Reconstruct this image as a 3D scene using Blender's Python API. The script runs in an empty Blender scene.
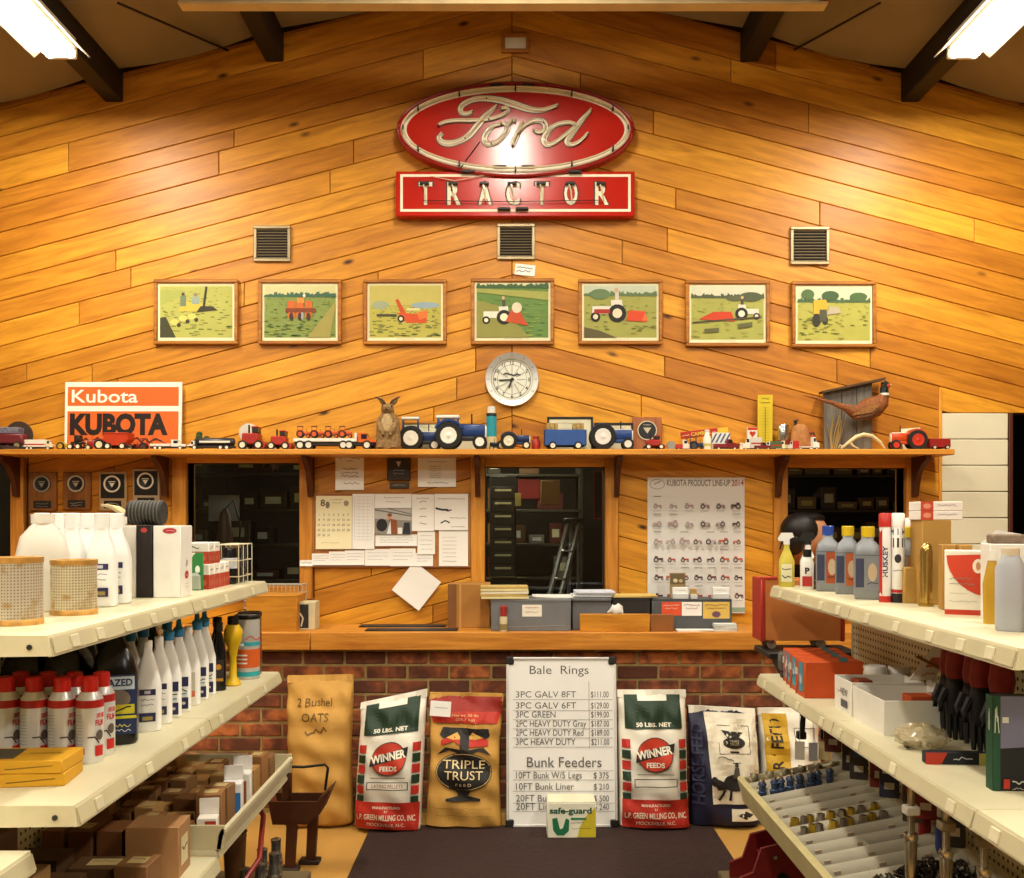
import bpy, bmesh, math, random
from mathutils import Vector, Matrix, Euler
random.seed(7)
R = math.radians
PI = math.pi
SC = bpy.context.scene
COL = SC.collection

# ------------------------------------------------------------------ camera
F = 968.0          # focal length in pixels of the 1024 px wide frame
H = 1.51           # eye height
HZ = 519.0         # horizon row
cam_d = bpy.data.cameras.new('camera')
cam_d.sensor_width = 36.0
cam_d.lens = 36.0 * F / 1024.0
cam_d.shift_y = (HZ - 439.0) / 1024.0
cam_d.clip_start = 0.05
cam = bpy.data.objects.new('camera', cam_d)
cam.location = (0, 0, H)
cam.rotation_euler = (R(90), 0, 0)
COL.objects.link(cam)
SC.camera = cam

# ------------------------------------------------------------------ world, exposure
w = bpy.data.worlds.new('world')
SC.world = w
w.use_nodes = True
w.node_tree.nodes['Background'].inputs[0].default_value = (1.0, 0.86, 0.66, 1)
w.node_tree.nodes['Background'].inputs[1].default_value = 0.03
SC.view_settings.view_transform = 'Standard'
SC.view_settings.look = 'None'
SC.view_settings.gamma = 1.0
SC.view_settings.use_curve_mapping = False
SC.view_settings.exposure = 0.0
SC.cycles.max_bounces = 7
SC.cycles.diffuse_bounces = 3
SC.cycles.glossy_bounces = 3
SC.cycles.transparent_max_bounces = 10
SC.cycles.sample_clamp_indirect = 4.0

LAMP_POWER = 37.0
LAMP_COLOR = (1.0, 0.92, 0.77)

def P(px, py, Y):
    """photograph pixel at depth Y -> room coordinates"""
    return Vector(((px - 512.0) / F * Y, Y, H + (HZ - py) / F * Y))
def PX(px, Y): return (px - 512.0) / F * Y
def PZ(py, Y): return H + (HZ - py) / F * Y
YW = 5.30          # front of the boarded wall
K = YW / F         # metres per pixel on it

# ------------------------------------------------------------------ materials
def lin(c):
    if isinstance(c, str):
        c = tuple(int(c[i:i+2], 16) for i in (0, 2, 4))
    o = []
    for x in c[:3]:
        x = x / 255.0
        o.append(x / 12.92 if x <= 0.04045 else ((x + 0.055) / 1.055) ** 2.4)
    return tuple(o)
_mats = {}
def newmat(name):
    m = bpy.data.materials.new(name)
    m.use_nodes = True
    nt = m.node_tree
    return m, nt, nt.nodes['Principled BSDF']
def N(nt, kind, **kw):
    n = nt.nodes.new(kind)
    for k, v in kw.items():
        setattr(n, k, v)
    return n
def mat(rgb, rough=0.55, metal=0.0, var=0.10, scale=9.0, bump=0.0, spec=0.4, emit=0.0, alpha=1.0, trans=0.0):
    """procedural paint / plastic / paper: a base colour broken up by noise"""
    key = (rgb, rough, metal, var, scale, bump, spec, emit, alpha, trans)
    if key in _mats: return _mats[key]
    c = lin(rgb)
    m, nt, b = newmat('mat_%03d' % len(_mats))
    b.inputs['Roughness'].default_value = rough
    b.inputs['Metallic'].default_value = metal
    b.inputs['Specular IOR Level'].default_value = spec
    b.inputs['Base Color'].default_value = (*c, 1)
    if var > 0:
        tc = N(nt, 'ShaderNodeTexCoord')
        nz = N(nt, 'ShaderNodeTexNoise')
        nz.inputs['Scale'].default_value = scale
        nz.inputs['Detail'].default_value = 4
        nt.links.new(tc.outputs['Object'], nz.inputs['Vector'])
        rp = N(nt, 'ShaderNodeValToRGB')
        rp.color_ramp.elements[0].position = 0.3
        rp.color_ramp.elements[1].position = 0.72
        rp.color_ramp.elements[0].color = (*[x * (1 - var) for x in c], 1)
        rp.color_ramp.elements[1].color = (*[min(1, x * (1 + var)) for x in c], 1)
        nt.links.new(nz.outputs['Fac'], rp.inputs['Fac'])
        nt.links.new(rp.outputs['Color'], b.inputs['Base Color'])
        if bump > 0:
            bp = N(nt, 'ShaderNodeBump')
            bp.inputs['Strength'].default_value = bump
            bp.inputs['Distance'].default_value = 0.01
            nt.links.new(nz.outputs['Fac'], bp.inputs['Height'])
            nt.links.new(bp.outputs['Normal'], b.inputs['Normal'])
    if emit > 0:
        b.inputs['Emission Color'].default_value = (*c, 1)
        b.inputs['Emission Strength'].default_value = emit
    if alpha < 1: b.inputs['Alpha'].default_value = alpha
    if trans > 0:
        b.inputs['Transmission Weight'].default_value = trans
        b.inputs['IOR'].default_value = 1.3
    _mats[key] = m
    return m

def wood_mat(name, c0, c1, dark, ang=0.0, axis='Y', stretch=9.0, scale=3.0, rough=0.42, knots=True, rnd=0.35, spec=0.35):
    """boards: long grain, knots, one tone per board (object random)"""
    m, nt, b = newmat(name)
    L = nt.links.new
    tc = N(nt, 'ShaderNodeTexCoord')
    oi = N(nt, 'ShaderNodeObjectInfo')
    mp = N(nt, 'ShaderNodeMapping')
    rot = [0, 0, 0]
    rot['XYZ'.index(axis)] = ang
    mp.inputs['Rotation'].default_value = rot
    L(tc.outputs['Object'], mp.inputs['Vector'])
    # per-board offset so that no two boards share their grain
    ml = N(nt, 'ShaderNodeMath', operation='MULTIPLY'); ml.inputs[1].default_value = 37.0
    L(oi.outputs['Random'], ml.inputs[0])
    cb = N(nt, 'ShaderNodeCombineXYZ')
    L(ml.outputs[0], cb.inputs[0]); L(ml.outputs[0], cb.inputs[1])
    ad = N(nt, 'ShaderNodeVectorMath', operation='ADD')
    L(mp.outputs[0], ad.inputs[0]); L(cb.outputs[0], ad.inputs[1])
    sc = N(nt, 'ShaderNodeVectorMath', operation='MULTIPLY')
    sc.inputs[1].default_value = (1.0, stretch, stretch)
    L(ad.outputs[0], sc.inputs[0])
    nz = N(nt, 'ShaderNodeTexNoise')
    nz.inputs['Scale'].default_value = scale; nz.inputs['Detail'].default_value = 6; nz.inputs['Roughness'].default_value = 0.6
    nz.inputs['Distortion'].default_value = 0.6
    L(sc.outputs[0], nz.inputs['Vector'])
    rp = N(nt, 'ShaderNodeValToRGB')
    e = rp.color_ramp.elements
    e[0].position = 0.30; e[0].color = (*lin(c0), 1)
    e[1].position = 0.66; e[1].color = (*lin(c1), 1)
    L(nz.outputs['Fac'], rp.inputs['Fac'])
    # board to board tone
    mr = N(nt, 'ShaderNodeMapRange')
    mr.inputs['To Min'].default_value = 1 - rnd; mr.inputs['To Max'].default_value = 1 + rnd * 0.45
    L(oi.outputs['Random'], mr.inputs['Value'])
    tn = N(nt, 'ShaderNodeMix', data_type='RGBA', blend_type='MULTIPLY')
    tn.inputs['Factor'].default_value = 1.0
    L(rp.outputs['Color'], tn.inputs[6])
    cc = N(nt, 'ShaderNodeCombineColor')
    L(mr.outputs[0], cc.inputs[0])
    pw = N(nt, 'ShaderNodeMath', operation='POWER'); pw.inputs[1].default_value = 1.5
    L(mr.outputs[0], pw.inputs[0]); L(pw.outputs[0], cc.inputs[1]); L(pw.outputs[0], cc.inputs[2])
    L(cc.outputs[0], tn.inputs[7])
    out = tn.outputs[2]
    if knots:
        s2 = N(nt, 'ShaderNodeVectorMath', operation='MULTIPLY')
        s2.inputs[1].default_value = (2.8, 6.5, 6.5)
        L(ad.outputs[0], s2.inputs[0])
        vo = N(nt, 'ShaderNodeTexVoronoi')
        vo.inputs['Scale'].default_value = 1.0
        L(s2.outputs[0], vo.inputs['Vector'])
        kr = N(nt, 'ShaderNodeValToRGB')
        kr.color_ramp.elements[0].position = 0.035; kr.color_ramp.elements[0].color = (1, 1, 1, 1)
        kr.color_ramp.elements[1].position = 0.12; kr.color_ramp.elements[1].color = (0, 0, 0, 1)
        L(vo.outputs['Distance'], kr.inputs['Fac'])
        # only some cells carry a knot
        sp = N(nt, 'ShaderNodeSeparateColor')
        L(vo.outputs['Color'], sp.inputs[0])
        gt = N(nt, 'ShaderNodeMath', operation='GREATER_THAN'); gt.inputs[1].default_value = 0.42
        L(sp.outputs[0], gt.inputs[0])
        mu = N(nt, 'ShaderNodeMath', operation='MULTIPLY')
        L(kr.outputs['Color'], mu.inputs[0]); L(gt.outputs[0], mu.inputs[1])
        kx = N(nt, 'ShaderNodeMix', data_type='RGBA')
        kx.inputs[7].default_value = (*lin(dark), 1)
        L(mu.outputs[0], kx.inputs['Factor']); L(out, kx.inputs[6])
        out = kx.outputs[2]
    L(out, b.inputs['Base Color'])
    b.inputs['Roughness'].default_value = rough
    b.inputs['Specular IOR Level'].default_value = spec
    bp = N(nt, 'ShaderNodeBump'); bp.inputs['Strength'].default_value = 0.12; bp.inputs['Distance'].default_value = 0.004
    L(nz.outputs['Fac'], bp.inputs['Height']); L(bp.outputs['Normal'], b.inputs['Normal'])
    return m

def brick_mat():
    m, nt, b = newmat('brick_clay')
    L = nt.links.new
    tc = N(nt, 'ShaderNodeTexCoord'); oi = N(nt, 'ShaderNodeObjectInfo')
    ml = N(nt, 'ShaderNodeMath', operation='MULTIPLY'); ml.inputs[1].default_value = 51.0
    L(oi.outputs['Random'], ml.inputs[0])
    cb = N(nt, 'ShaderNodeCombineXYZ'); L(ml.outputs[0], cb.inputs[0])
    ad = N(nt, 'ShaderNodeVectorMath', operation='ADD')
    L(tc.outputs['Object'], ad.inputs[0]); L(cb.outputs[0], ad.inputs[1])
    nz = N(nt, 'ShaderNodeTexNoise'); nz.inputs['Scale'].default_value = 13; nz.inputs['Detail'].default_value = 5
    L(ad.outputs[0], nz.inputs['Vector'])
    # dark clay, with fired orange patches on some bricks
    mr = N(nt, 'ShaderNodeMapRange'); mr.inputs['To Min'].default_value = -0.16; mr.inputs['To Max'].default_value = 0.15
    L(oi.outputs['Random'], mr.inputs['Value'])
    sm = N(nt, 'ShaderNodeMath', operation='ADD'); L(nz.outputs['Fac'], sm.inputs[0]); L(mr.outputs[0], sm.inputs[1])
    rp = N(nt, 'ShaderNodeValToRGB'); e = rp.color_ramp.elements
    e[0].position = 0.36; e[0].color = (*lin('5e3320'), 1)
    e[1].position = 0.70; e[1].color = (*lin('c4723a'), 1)
    x = e.new(0.53); x.color = (*lin('86482a'), 1)
    L(sm.outputs[0], rp.inputs['Fac']); L(rp.outputs['Color'], b.inputs['Base Color'])
    b.inputs['Roughness'].default_value = 0.8
    bp = N(nt, 'ShaderNodeBump'); bp.inputs['Strength'].default_value = 0.4; bp.inputs['Distance'].default_value = 0.004
    L(nz.outputs['Fac'], bp.inputs['Height']); L(bp.outputs['Normal'], b.inputs['Normal'])
    return m

def glass_mat():
    m = bpy.data.materials.new('window_glass'); m.use_nodes = True
    nt = m.node_tree; nt.nodes.clear(); L = nt.links.new
    o = N(nt, 'ShaderNodeOutputMaterial'); t = N(nt, 'ShaderNodeBsdfTransparent'); g = N(nt, 'ShaderNodeBsdfGlossy')
    g.inputs['Roughness'].default_value = 0.03
    t.inputs['Color'].default_value = (0.86, 0.9, 0.86, 1)
    fr = N(nt, 'ShaderNodeFresnel'); fr.inputs['IOR'].default_value = 1.45
    mx = N(nt, 'ShaderNodeMixShader')
    L(fr.outputs[0], mx.inputs[0]); L(t.outputs[0], mx.inputs[1]); L(g.outputs[0], mx.inputs[2]); L(mx.outputs[0], o.inputs[0])
    return m

def pegboard_mat(rgb, hole, pitch=0.0254, axes=('Y', 'Z')):
    m, nt, b = newmat('pegboard'); L = nt.links.new
    tc = N(nt, 'ShaderNodeTexCoord'); sx = N(nt, 'ShaderNodeSeparateXYZ'); L(tc.outputs['Object'], sx.inputs[0])
    acc = None
    for a in axes:
        d = N(nt, 'ShaderNodeMath', operation='DIVIDE'); d.inputs[1].default_value = pitch; L(sx.outputs[a], d.inputs[0])
        f = N(nt, 'ShaderNodeMath', operation='FRACT'); L(d.outputs[0], f.inputs[0])
        s = N(nt, 'ShaderNodeMath', operation='SUBTRACT'); s.inputs[1].default_value = 0.5; L(f.outputs[0], s.inputs[0])
        q = N(nt, 'ShaderNodeMath', operation='MULTIPLY'); L(s.outputs[0], q.inputs[0]); L(s.outputs[0], q.inputs[1])
        if acc is None: acc = q
        else:
            a2 = N(nt, 'ShaderNodeMath', operation='ADD'); L(acc.outputs[0], a2.inputs[0]); L(q.outputs[0], a2.inputs[1]); acc = a2
    lt = N(nt, 'ShaderNodeMath', operation='LESS_THAN'); lt.inputs[1].default_value = 0.045; L(acc.outputs[0], lt.inputs[0])
    mx = N(nt, 'ShaderNodeMix', data_type='RGBA'); mx.inputs[6].default_value = (*lin(rgb), 1); mx.inputs[7].default_value = (*lin(hole), 1)
    L(lt.outputs[0], mx.inputs['Factor']); L(mx.outputs[2], b.inputs['Base Color'])
    b.inputs['Roughness'].default_value = 0.7
    return m

# ------------------------------------------------------------------ mesh building
class MB:
    def __init__(s): s.v = []; s.f = []; s.mi = []; s.mats = []
    def mid(s, m):
        if m not in s.mats: s.mats.append(m)
        return s.mats.index(m)
    def add(s, vs, fs, m=None):
        o = len(s.v); s.v += [tuple(x) for x in vs]
        i = s.mid(m) if m is not None else 0
        for f in fs: s.f.append(tuple(o + k for k in f)); s.mi.append(i)
        return s
    def box(s, x0, y0, z0, x1, y1, z1, c=0.0, m=None, M=None):
        if x0 > x1: x0, x1 = x1, x0
        if y0 > y1: y0, y1 = y1, y0
        if z0 > z1: z0, z1 = z1, z0
        if c <= 0:
            vs = [(x0,y0,z0),(x1,y0,z0),(x1,y1,z0),(x0,y1,z0),(x0,y0,z1),(x1,y0,z1),(x1,y1,z1),(x0,y1,z1)]
            fs = [(0,3,2,1),(4,5,6,7),(0,1,5,4),(1,2,6,5),(2,3,7,6),(3,0,4,7)]
        else:
            c = min(c, (x1-x0)*.45, (y1-y0)*.45, (z1-z0)*.45)
            vs = []; 
            X = (x0, x1); Y = (y0, y1); Z = (z0, z1)
            idx = {}
            for i in (0,1):
                for j in (0,1):
                    for k in (0,1):
                        p = (X[i], Y[j], Z[k]); d = (c if i==0 else -c, c if j==0 else -c, c if k==0 else -c)
                        for a in range(3):      # a = axis on whose face the vertex lies
                            q = [p[t] + (d[t] if t != a else 0) for t in range(3)]
                            idx[i,j,k,a] = len(vs); vs.append(tuple(q))
            fs = []
            I = idx
            for i in (0,1):
                q = [I[i,0,0,0], I[i,1,0,0], I[i,1,1,0], I[i,0,1,0]]; fs.append(q if i else q[::-1])
                q = [I[0,i,0,1], I[0,i,1,1], I[1,i,1,1], I[1,i,0,1]]; fs.append(q if i else q[::-1])
                q = [I[0,0,i,2], I[1,0,i,2], I[1,1,i,2], I[0,1,i,2]]; fs.append(q if i else q[::-1])
            for i in (0,1):
                for j in (0,1):
                    q = [I[i,j,0,0], I[i,j,1,0], I[i,j,1,1], I[i,j,0,1]]; fs.append(q if i != j else q[::-1])
                    q = [I[i,0,j,0], I[i,1,j,0], I[i,1,j,2], I[i,0,j,2]]; fs.append(q[::-1] if i != j else q)
                    q = [I[0,i,j,1], I[1,i,j,1], I[1,i,j,2], I[0,i,j,2]]; fs.append(q if i != j else q[::-1])
                    for k in (0,1):
                        q = [I[i,j,k,0], I[i,j,k,1], I[i,j,k,2]]; fs.append(q if (i+j+k) % 2 else q[::-1])
        if M is not None: vs = [M @ Vector(p) for p in vs]
        return s.add(vs, fs, m)
    def cyl(s, p0, p1, r0, r1=None, n=12, m=None, caps=True):
        p0 = Vector(p0); p1 = Vector(p1); r1 = r0 if r1 is None else r1
        d = (p1 - p0).normalized()
        a = Vector((0,0,1)) if abs(d.z) < .9 else Vector((1,0,0))
        u = d.cross(a).normalized(); w_ = d.cross(u)
        vs = []
        for p, r in ((p0, r0), (p1, r1)):
            for i in range(n):
                t = 2*PI*i/n; vs.append(p + (u*math.cos(t) + w_*math.sin(t))*r)
        fs = [(i, (i+1)%n, n+(i+1)%n, n+i) for i in range(n)]
        if caps: fs += [tuple(range(n))[::-1], tuple(range(n, 2*n))]
        return s.add(vs, fs, m)
    def lathe(s, prof, n=16, o=(0,0,0), axis='z', m=None):
        vs = []; fs = []
        for r, z in prof:
            r = max(r, 1e-5)
            for i in range(n):
                t = 2*PI*i/n; a, b = r*math.cos(t), r*math.sin(t)
                p = (a, b, z) if axis == 'z' else ((a, z, b) if axis == 'y' else (z, a, b))
                vs.append((p[0]+o[0], p[1]+o[1], p[2]+o[2]))
        for k in range(len(prof)-1):
            for i in range(n): fs.append((k*n+i, k*n+(i+1)%n, (k+1)*n+(i+1)%n, (k+1)*n+i))
        fs.append(tuple(range(n))[::-1]); fs.append(tuple(range((len(prof)-1)*n, len(prof)*n)))
        return s.add(vs, fs, m)
    def loft(s, secs, n=20, p=2.0, m=None, fn=None):
        """secs: (z, rx, ry[, cx, cy[, power]]) superellipse sections"""
        vs = []; fs = []
        for q in secs:
            z, rx, ry = q[:3]; cx, cy = (q[3], q[4]) if len(q) > 4 else (0, 0); pw = q[5] if len(q) > 5 else p
            for i in range(n):
                t = 2*PI*(i+.5)/n; c, d = math.cos(t), math.sin(t)
                x = math.copysign(abs(c)**(2/pw), c)*rx + cx; y = math.copysign(abs(d)**(2/pw), d)*ry + cy
                vs.append(fn(x, y, z) if fn else (x, y, z))
        for k in range(len(secs)-1):
            for i in range(n): fs.append((k*n+i, k*n+(i+1)%n, (k+1)*n+(i+1)%n, (k+1)*n+i))
        fs.append(tuple(range(n))[::-1]); fs.append(tuple(range((len(secs)-1)*n, len(secs)*n)))
        return s.add(vs, fs, m)
    def prism(s, poly, y0, y1, m=None, M=None):
        """polygon in x,z extruded along y"""
        n = len(poly)
        vs = [(x, y0, z) for x, z in poly] + [(x, y1, z) for x, z in poly]
        fs = [tuple(range(n)), tuple(range(n, 2*n))[::-1]] + [(i, n+i, n+(i+1)%n, (i+1)%n) for i in range(n)]
        if M is not None: vs = [M @ Vector(p) for p in vs]
        return s.add(vs, fs, m)
    def tube(s, pts, r, n=6, m=None, closed=False):
        pts = [Vector(p) for p in pts]; k = len(pts); vs = []; fs = []
        rr = r if isinstance(r, (list, tuple)) else [r]*k
        up = Vector((0.13, 0.21, 0.97)).normalized()
        for i, p in enumerate(pts):
            a = pts[(i-1) % k] if closed or i > 0 else p; b = pts[(i+1) % k] if closed or i < k-1 else p
            d = (b - a).normalized()
            u = d.cross(up)
            if u.length < 1e-3: u = d.cross(Vector((1,0,0)))
            u.normalize(); w_ = d.cross(u)
            for j in range(n):
                t = 2*PI*j/n; vs.append(p + (u*math.cos(t) + w_*math.sin(t))*rr[i])
        for i in range(k if closed else k-1):
            for j in range(n): fs.append((i*n+j, i*n+(j+1)%n, ((i+1)%k)*n+(j+1)%n, ((i+1)%k)*n+j))
        if not closed: fs += [tuple(range(n))[::-1], tuple(range((k-1)*n, k*n))]
        return s.add(vs, fs, m)
    def ell(s, c, r, nu=14, nv=9, m=None, M=None):
        vs = []; fs = []
        for j in range(nv+1):
            a = PI*j/nv
            for i in range(nu):
                t = 2*PI*i/nu
                vs.append(Vector((c[0]+r[0]*math.sin(a)*math.cos(t), c[1]+r[1]*math.sin(a)*math.sin(t), c[2]-r[2]*math.cos(a))))
        for j in range(nv):
            for i in range(nu): fs.append((j*nu+i, j*nu+(i+1)%nu, (j+1)*nu+(i+1)%nu, (j+1)*nu+i))
        if M is not None: vs = [M @ p for p in vs]
        return s.add(vs, fs, m)
    def xf(s, M): s.v = [tuple(M @ Vector(p)) for p in s.v]; return s
    def mesh(s, name, m=None, smooth=True):
        me = bpy.data.meshes.new(name)
        me.from_pydata(s.v, [], s.f)
        if s.mats:
            for x in s.mats: me.materials.append(x)
            me.polygons.foreach_set('material_index', s.mi)
        elif m is not None: me.materials.append(m)
        if smooth:
            me.polygons.foreach_set('use_smooth', [True]*len(me.polygons))
            me.set_sharp_from_angle(angle=0.7)
        me.update()
        return me
    def build(s, name, m=None, parent=None, loc=(0,0,0), rot=(0,0,0), smooth=True):
        o = bpy.data.objects.new(name, s.mesh(name, m, smooth))
        COL.objects.link(o); o.location = loc; o.rotation_euler = rot
        if parent is not None: o.parent = parent
        return o

def tag(o, label=None, cat=None, group=None, kind=None):
    if label: o['label'] = label
    if cat: o['category'] = cat
    if group: o['group'] = group
    if kind: o['kind'] = kind
    return o
def thing(name, label, cat, loc=(0,0,0), rotz=0.0, group=None, rot=None):
    o = bpy.data.objects.new(name, None); COL.objects.link(o)
    o.empty_display_size = 0.05
    o.location = loc; o.rotation_euler = rot if rot else (0, 0, rotz)
    return tag(o, label, cat, group)
def struct(name, mb, m=None, smooth=False):
    return tag(mb.build(name, m, smooth=smooth), kind='structure')
def copy_tree(o, parent=None, label=None, loc=None, rotz=None):
    c = o.copy(); COL.objects.link(c); c.parent = parent
    if label: c['label'] = label
    if loc is not None: c.location = loc
    if rotz is not None: c.rotation_euler = (0, 0, rotz)
    for ch in list(o.children): copy_tree(ch, c)
    return c
def box(name, sx, sy, sz, m, parent=None, loc=(0,0,0), rot=(0,0,0), c=0.003):
    """a carton / block standing on its base centre"""
    return MB().box(-sx/2, -sy/2, 0, sx/2, sy/2, sz, c).build(name, m, parent, loc, rot)

# ------------------------------------------------------------------ flat print and lettering
_txt = {}
def text_geo(s, bold=0.0):
    k = (s, bold)
    if k not in _txt:
        c = bpy.data.curves.new('x', 'FONT'); c.body = s; c.size = 1.0; c.resolution_u = 3; c.offset = bold
        o = bpy.data.objects.new('x', c); me = bpy.data.meshes.new_from_object(o)
        vs = [(v.co.x/0.69, v.co.y/0.69) for v in me.vertices]; fs = [tuple(p.vertices) for p in me.polygons]
        bpy.data.objects.remove(o); bpy.data.curves.remove(c); bpy.data.meshes.remove(me)
        if not vs: vs = [(0, 0)]
        _txt[k] = (vs, fs)
    return _txt[k]
def T(s, u, v, h, col, al='c', w=None, bold=0.0, shear=0.0, rot=0.0):
    """lettering: cap height h, baseline at v; w forces the width"""
    vs, fs = text_geo(s, bold)
    x0 = min(p[0] for p in vs); x1 = max(p[0] for p in vs); wd = max(1e-6, x1 - x0)
    sx = (w / wd) if w else h
    off = {'c': -(x0+x1)/2, 'l': -x0, 'r': -x1}[al]
    out = []
    for x, y in vs:
        a = (x+off)*sx + y*h*shear; b = y*h
        if rot: a, b = a*math.cos(rot)-b*math.sin(rot), a*math.sin(rot)+b*math.cos(rot)
        out.append((u+a, v+b))
    return ('g', out, fs, col)
def RC(u0, v0, u1, v1, col): return ('g', [(u0,v0),(u1,v0),(u1,v1),(u0,v1)], [(0,1,2,3)], col)
def PO(pts, col): return ('g', list(pts), [tuple(range(len(pts)))], col)
def EL(u, v, ru, rv, col, n=20, rot=0.0):
    c, s_ = math.cos(rot), math.sin(rot); o = []
    for i in range(n):
        a, b = ru*math.cos(2*PI*i/n), rv*math.sin(2*PI*i/n); o.append((u+a*c-b*s_, v+a*s_+b*c))
    return PO(o, col)
def RING(u, v, ru, rv, t, col, n=28):
    o = [(u+ru*math.cos(2*PI*i/n), v+rv*math.sin(2*PI*i/n)) for i in range(n)] + [(u+(ru-t)*math.cos(2*PI*i/n), v+(rv-t)*math.sin(2*PI*i/n)) for i in range(n)]
    return ('g', o, [(i, (i+1)%n, n+(i+1)%n, n+i) for i in range(n)], col)
def LN(pts, wd, col):
    vs = []; fs = []
    for (a, b), (c, d) in zip(pts[:-1], pts[1:]):
        l = math.hypot(c-a, d-b) or 1e-6; nx, ny = -(d-b)/l*wd/2, (c-a)/l*wd/2; ex, ey = (c-a)/l*wd*.3, (d-b)/l*wd*.3
        o = len(vs); vs += [(a-ex-nx, b-ey-ny), (c+ex-nx, d+ey-ny), (c+ex+nx, d+ey+ny), (a-ex+nx, b-ey+ny)]; fs.append((o, o+1, o+2, o+3))
    return ('g', vs, fs, col)
def FRAME(u0, v0, u1, v1, t, col):
    return ('g', [(u0,v0),(u1,v0),(u1,v1),(u0,v1),(u0+t,v0+t),(u1-t,v0+t),(u1-t,v1-t),(u0+t,v1-t)], [(0,1,5,4),(1,2,6,5),(2,3,7,6),(3,0,4,7)], col)
def SCRIB(u0, u1, v, h, col, n=None, wd=None, rnd=random):
    """an unreadable line of handwriting or small print"""
    n = n or max(3, int((u1-u0)/h*1.6)); pts = []
    for i in range(n): pts.append((u0+(u1-u0)*i/(n-1), v + rnd.uniform(0, h)))
    return LN(pts, wd or h*.28, col)
def decal(name, parent, items, loc=(0,0,0), rot=(0,0,0), warp=None, lift=0.0005, rough=0.6, maxlen=None, metal=0.0):
    """flat print: stacked polygons in local x (right), z (up), facing -y"""
    mb = MB()
    for li, (g, vs, fs, col) in enumerate(items):
        m = mat(col, rough, metal, var=0.05, scale=14) if isinstance(col, (str, tuple)) else col
        if warp is None:
            mb.add([(u, -lift*(li+1), v) for u, v in vs], fs, m)
        else:
            if maxlen:
                bm = bmesh.new(); bv = [bm.verts.new((u, 0, v)) for u, v in vs]
                for f in fs:
                    try: bm.faces.new([bv[i] for i in f])
                    except ValueError: pass
                bmesh.ops.triangulate(bm, faces=bm.faces[:])
                for _ in range(4):
                    ed = [e for e in bm.edges if e.calc_length() > maxlen]
                    if not ed: break
                    bmesh.ops.subdivide_edges(bm, edges=ed, cuts=1)
                    bmesh.ops.triangulate(bm, faces=[f for f in bm.faces if len(f.verts) > 3])
                bm.verts.index_update()
                vs = [(v.co.x, v.co.z) for v in bm.verts]; fs = [tuple(v.index for v in f.verts) for f in bm.faces]; bm.free()
            mb.add([warp(u, v, lift*(li+1)) for u, v in vs], fs, m)
    return mb.build(name, None, parent, loc, rot, smooth=False)
def wrap_cyl(r, ang0=0.0):
    """print around an upright cylinder; ang0 turns its middle, 0 faces -y"""
    return lambda u, v, l: ((r+l)*math.sin(u/r+ang0), -(r+l)*math.cos(u/r+ang0), v)

# ------------------------------------------------------------------ convex clipping for boards
def clip(poly, a, b, c):
    """keep a*x + b*y <= c"""
    out = []
    for i in range(len(poly)):
        p, q = poly[i], poly[(i+1) % len(poly)]
        dp, dq = a*p[0]+b*p[1]-c, a*q[0]+b*q[1]-c
        if dp <= 0: out.append(p)
        if (dp < 0 < dq) or (dq < 0 < dp):
            t = dp/(dp-dq); out.append((p[0]+(q[0]-p[0])*t, p[1]+(q[1]-p[1])*t))
    return out
def area(p): return 0.5*sum(p[i][0]*p[(i+1)%len(p)][1]-p[(i+1)%len(p)][0]*p[i][1] for i in range(len(p)))
def inset(poly, d):
    if area(poly) < 0: poly = poly[::-1]
    out = poly
    for i in range(len(poly)):
        p, q = poly[i], poly[(i+1) % len(poly)]
        l = math.hypot(q[0]-p[0], q[1]-p[1])
        if l < 1e-6: continue
        a, b = (q[1]-p[1])/l, -(q[0]-p[0])/l
        out = clip(out, a, b, a*p[0]+b*p[1]-d)
        if len(out) < 3: return []
    return out
def clean(p):
    o = []
    for x in p:
        if not o or math.hypot(x[0]-o[-1][0], x[1]-o[-1][1]) > 1e-4: o.append(x)
    if len(o) > 1 and math.hypot(o[0][0]-o[-1][0], o[0][1]-o[-1][1]) < 1e-4: o.pop()
    return o
def slab(poly, y_front, y_back, cham=0.003):
    """a board: polygon in x,z, chamfered towards the viewer"""
    poly = clean(poly)
    if len(poly) < 3 or abs(area(poly)) < 4e-4: return None
    if area(poly) < 0: poly = poly[::-1]
    fr = []
    n = len(poly)
    cx = sum(p[0] for p in poly)/n; cz = sum(p[1] for p in poly)/n
    for i in range(n):       # mitred inset, same vertex count
        p0, p1, p2 = poly[i-1], poly[i], poly[(i+1) % n]
        def nrm(a, b):
            l = math.hypot(b[0]-a[0], b[1]-a[1]) or 1e-6; return (-(b[1]-a[1])/l, (b[0]-a[0])/l)
        n1, n2 = nrm(p0, p1), nrm(p1, p2)
        k = 1 + n1[0]*n2[0] + n1[1]*n2[1]
        k = max(k, 0.4)
        fr.append((p1[0]+(n1[0]+n2[0])/k*cham, p1[1]+(n1[1]+n2[1])/k*cham))
    vs = [(x, y_front, z) for x, z in fr] + [(x, y_front+cham, z) for x, z in poly] + [(x, y_back, z) for x, z in poly]
    fs = [tuple(range(n))]
    for a, b in ((0, n), (n, 2*n)):
        fs += [(a+i, b+i, b+(i+1) % n, a+(i+1) % n) for i in range(n)]
    return MB().add(vs, fs)
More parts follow.
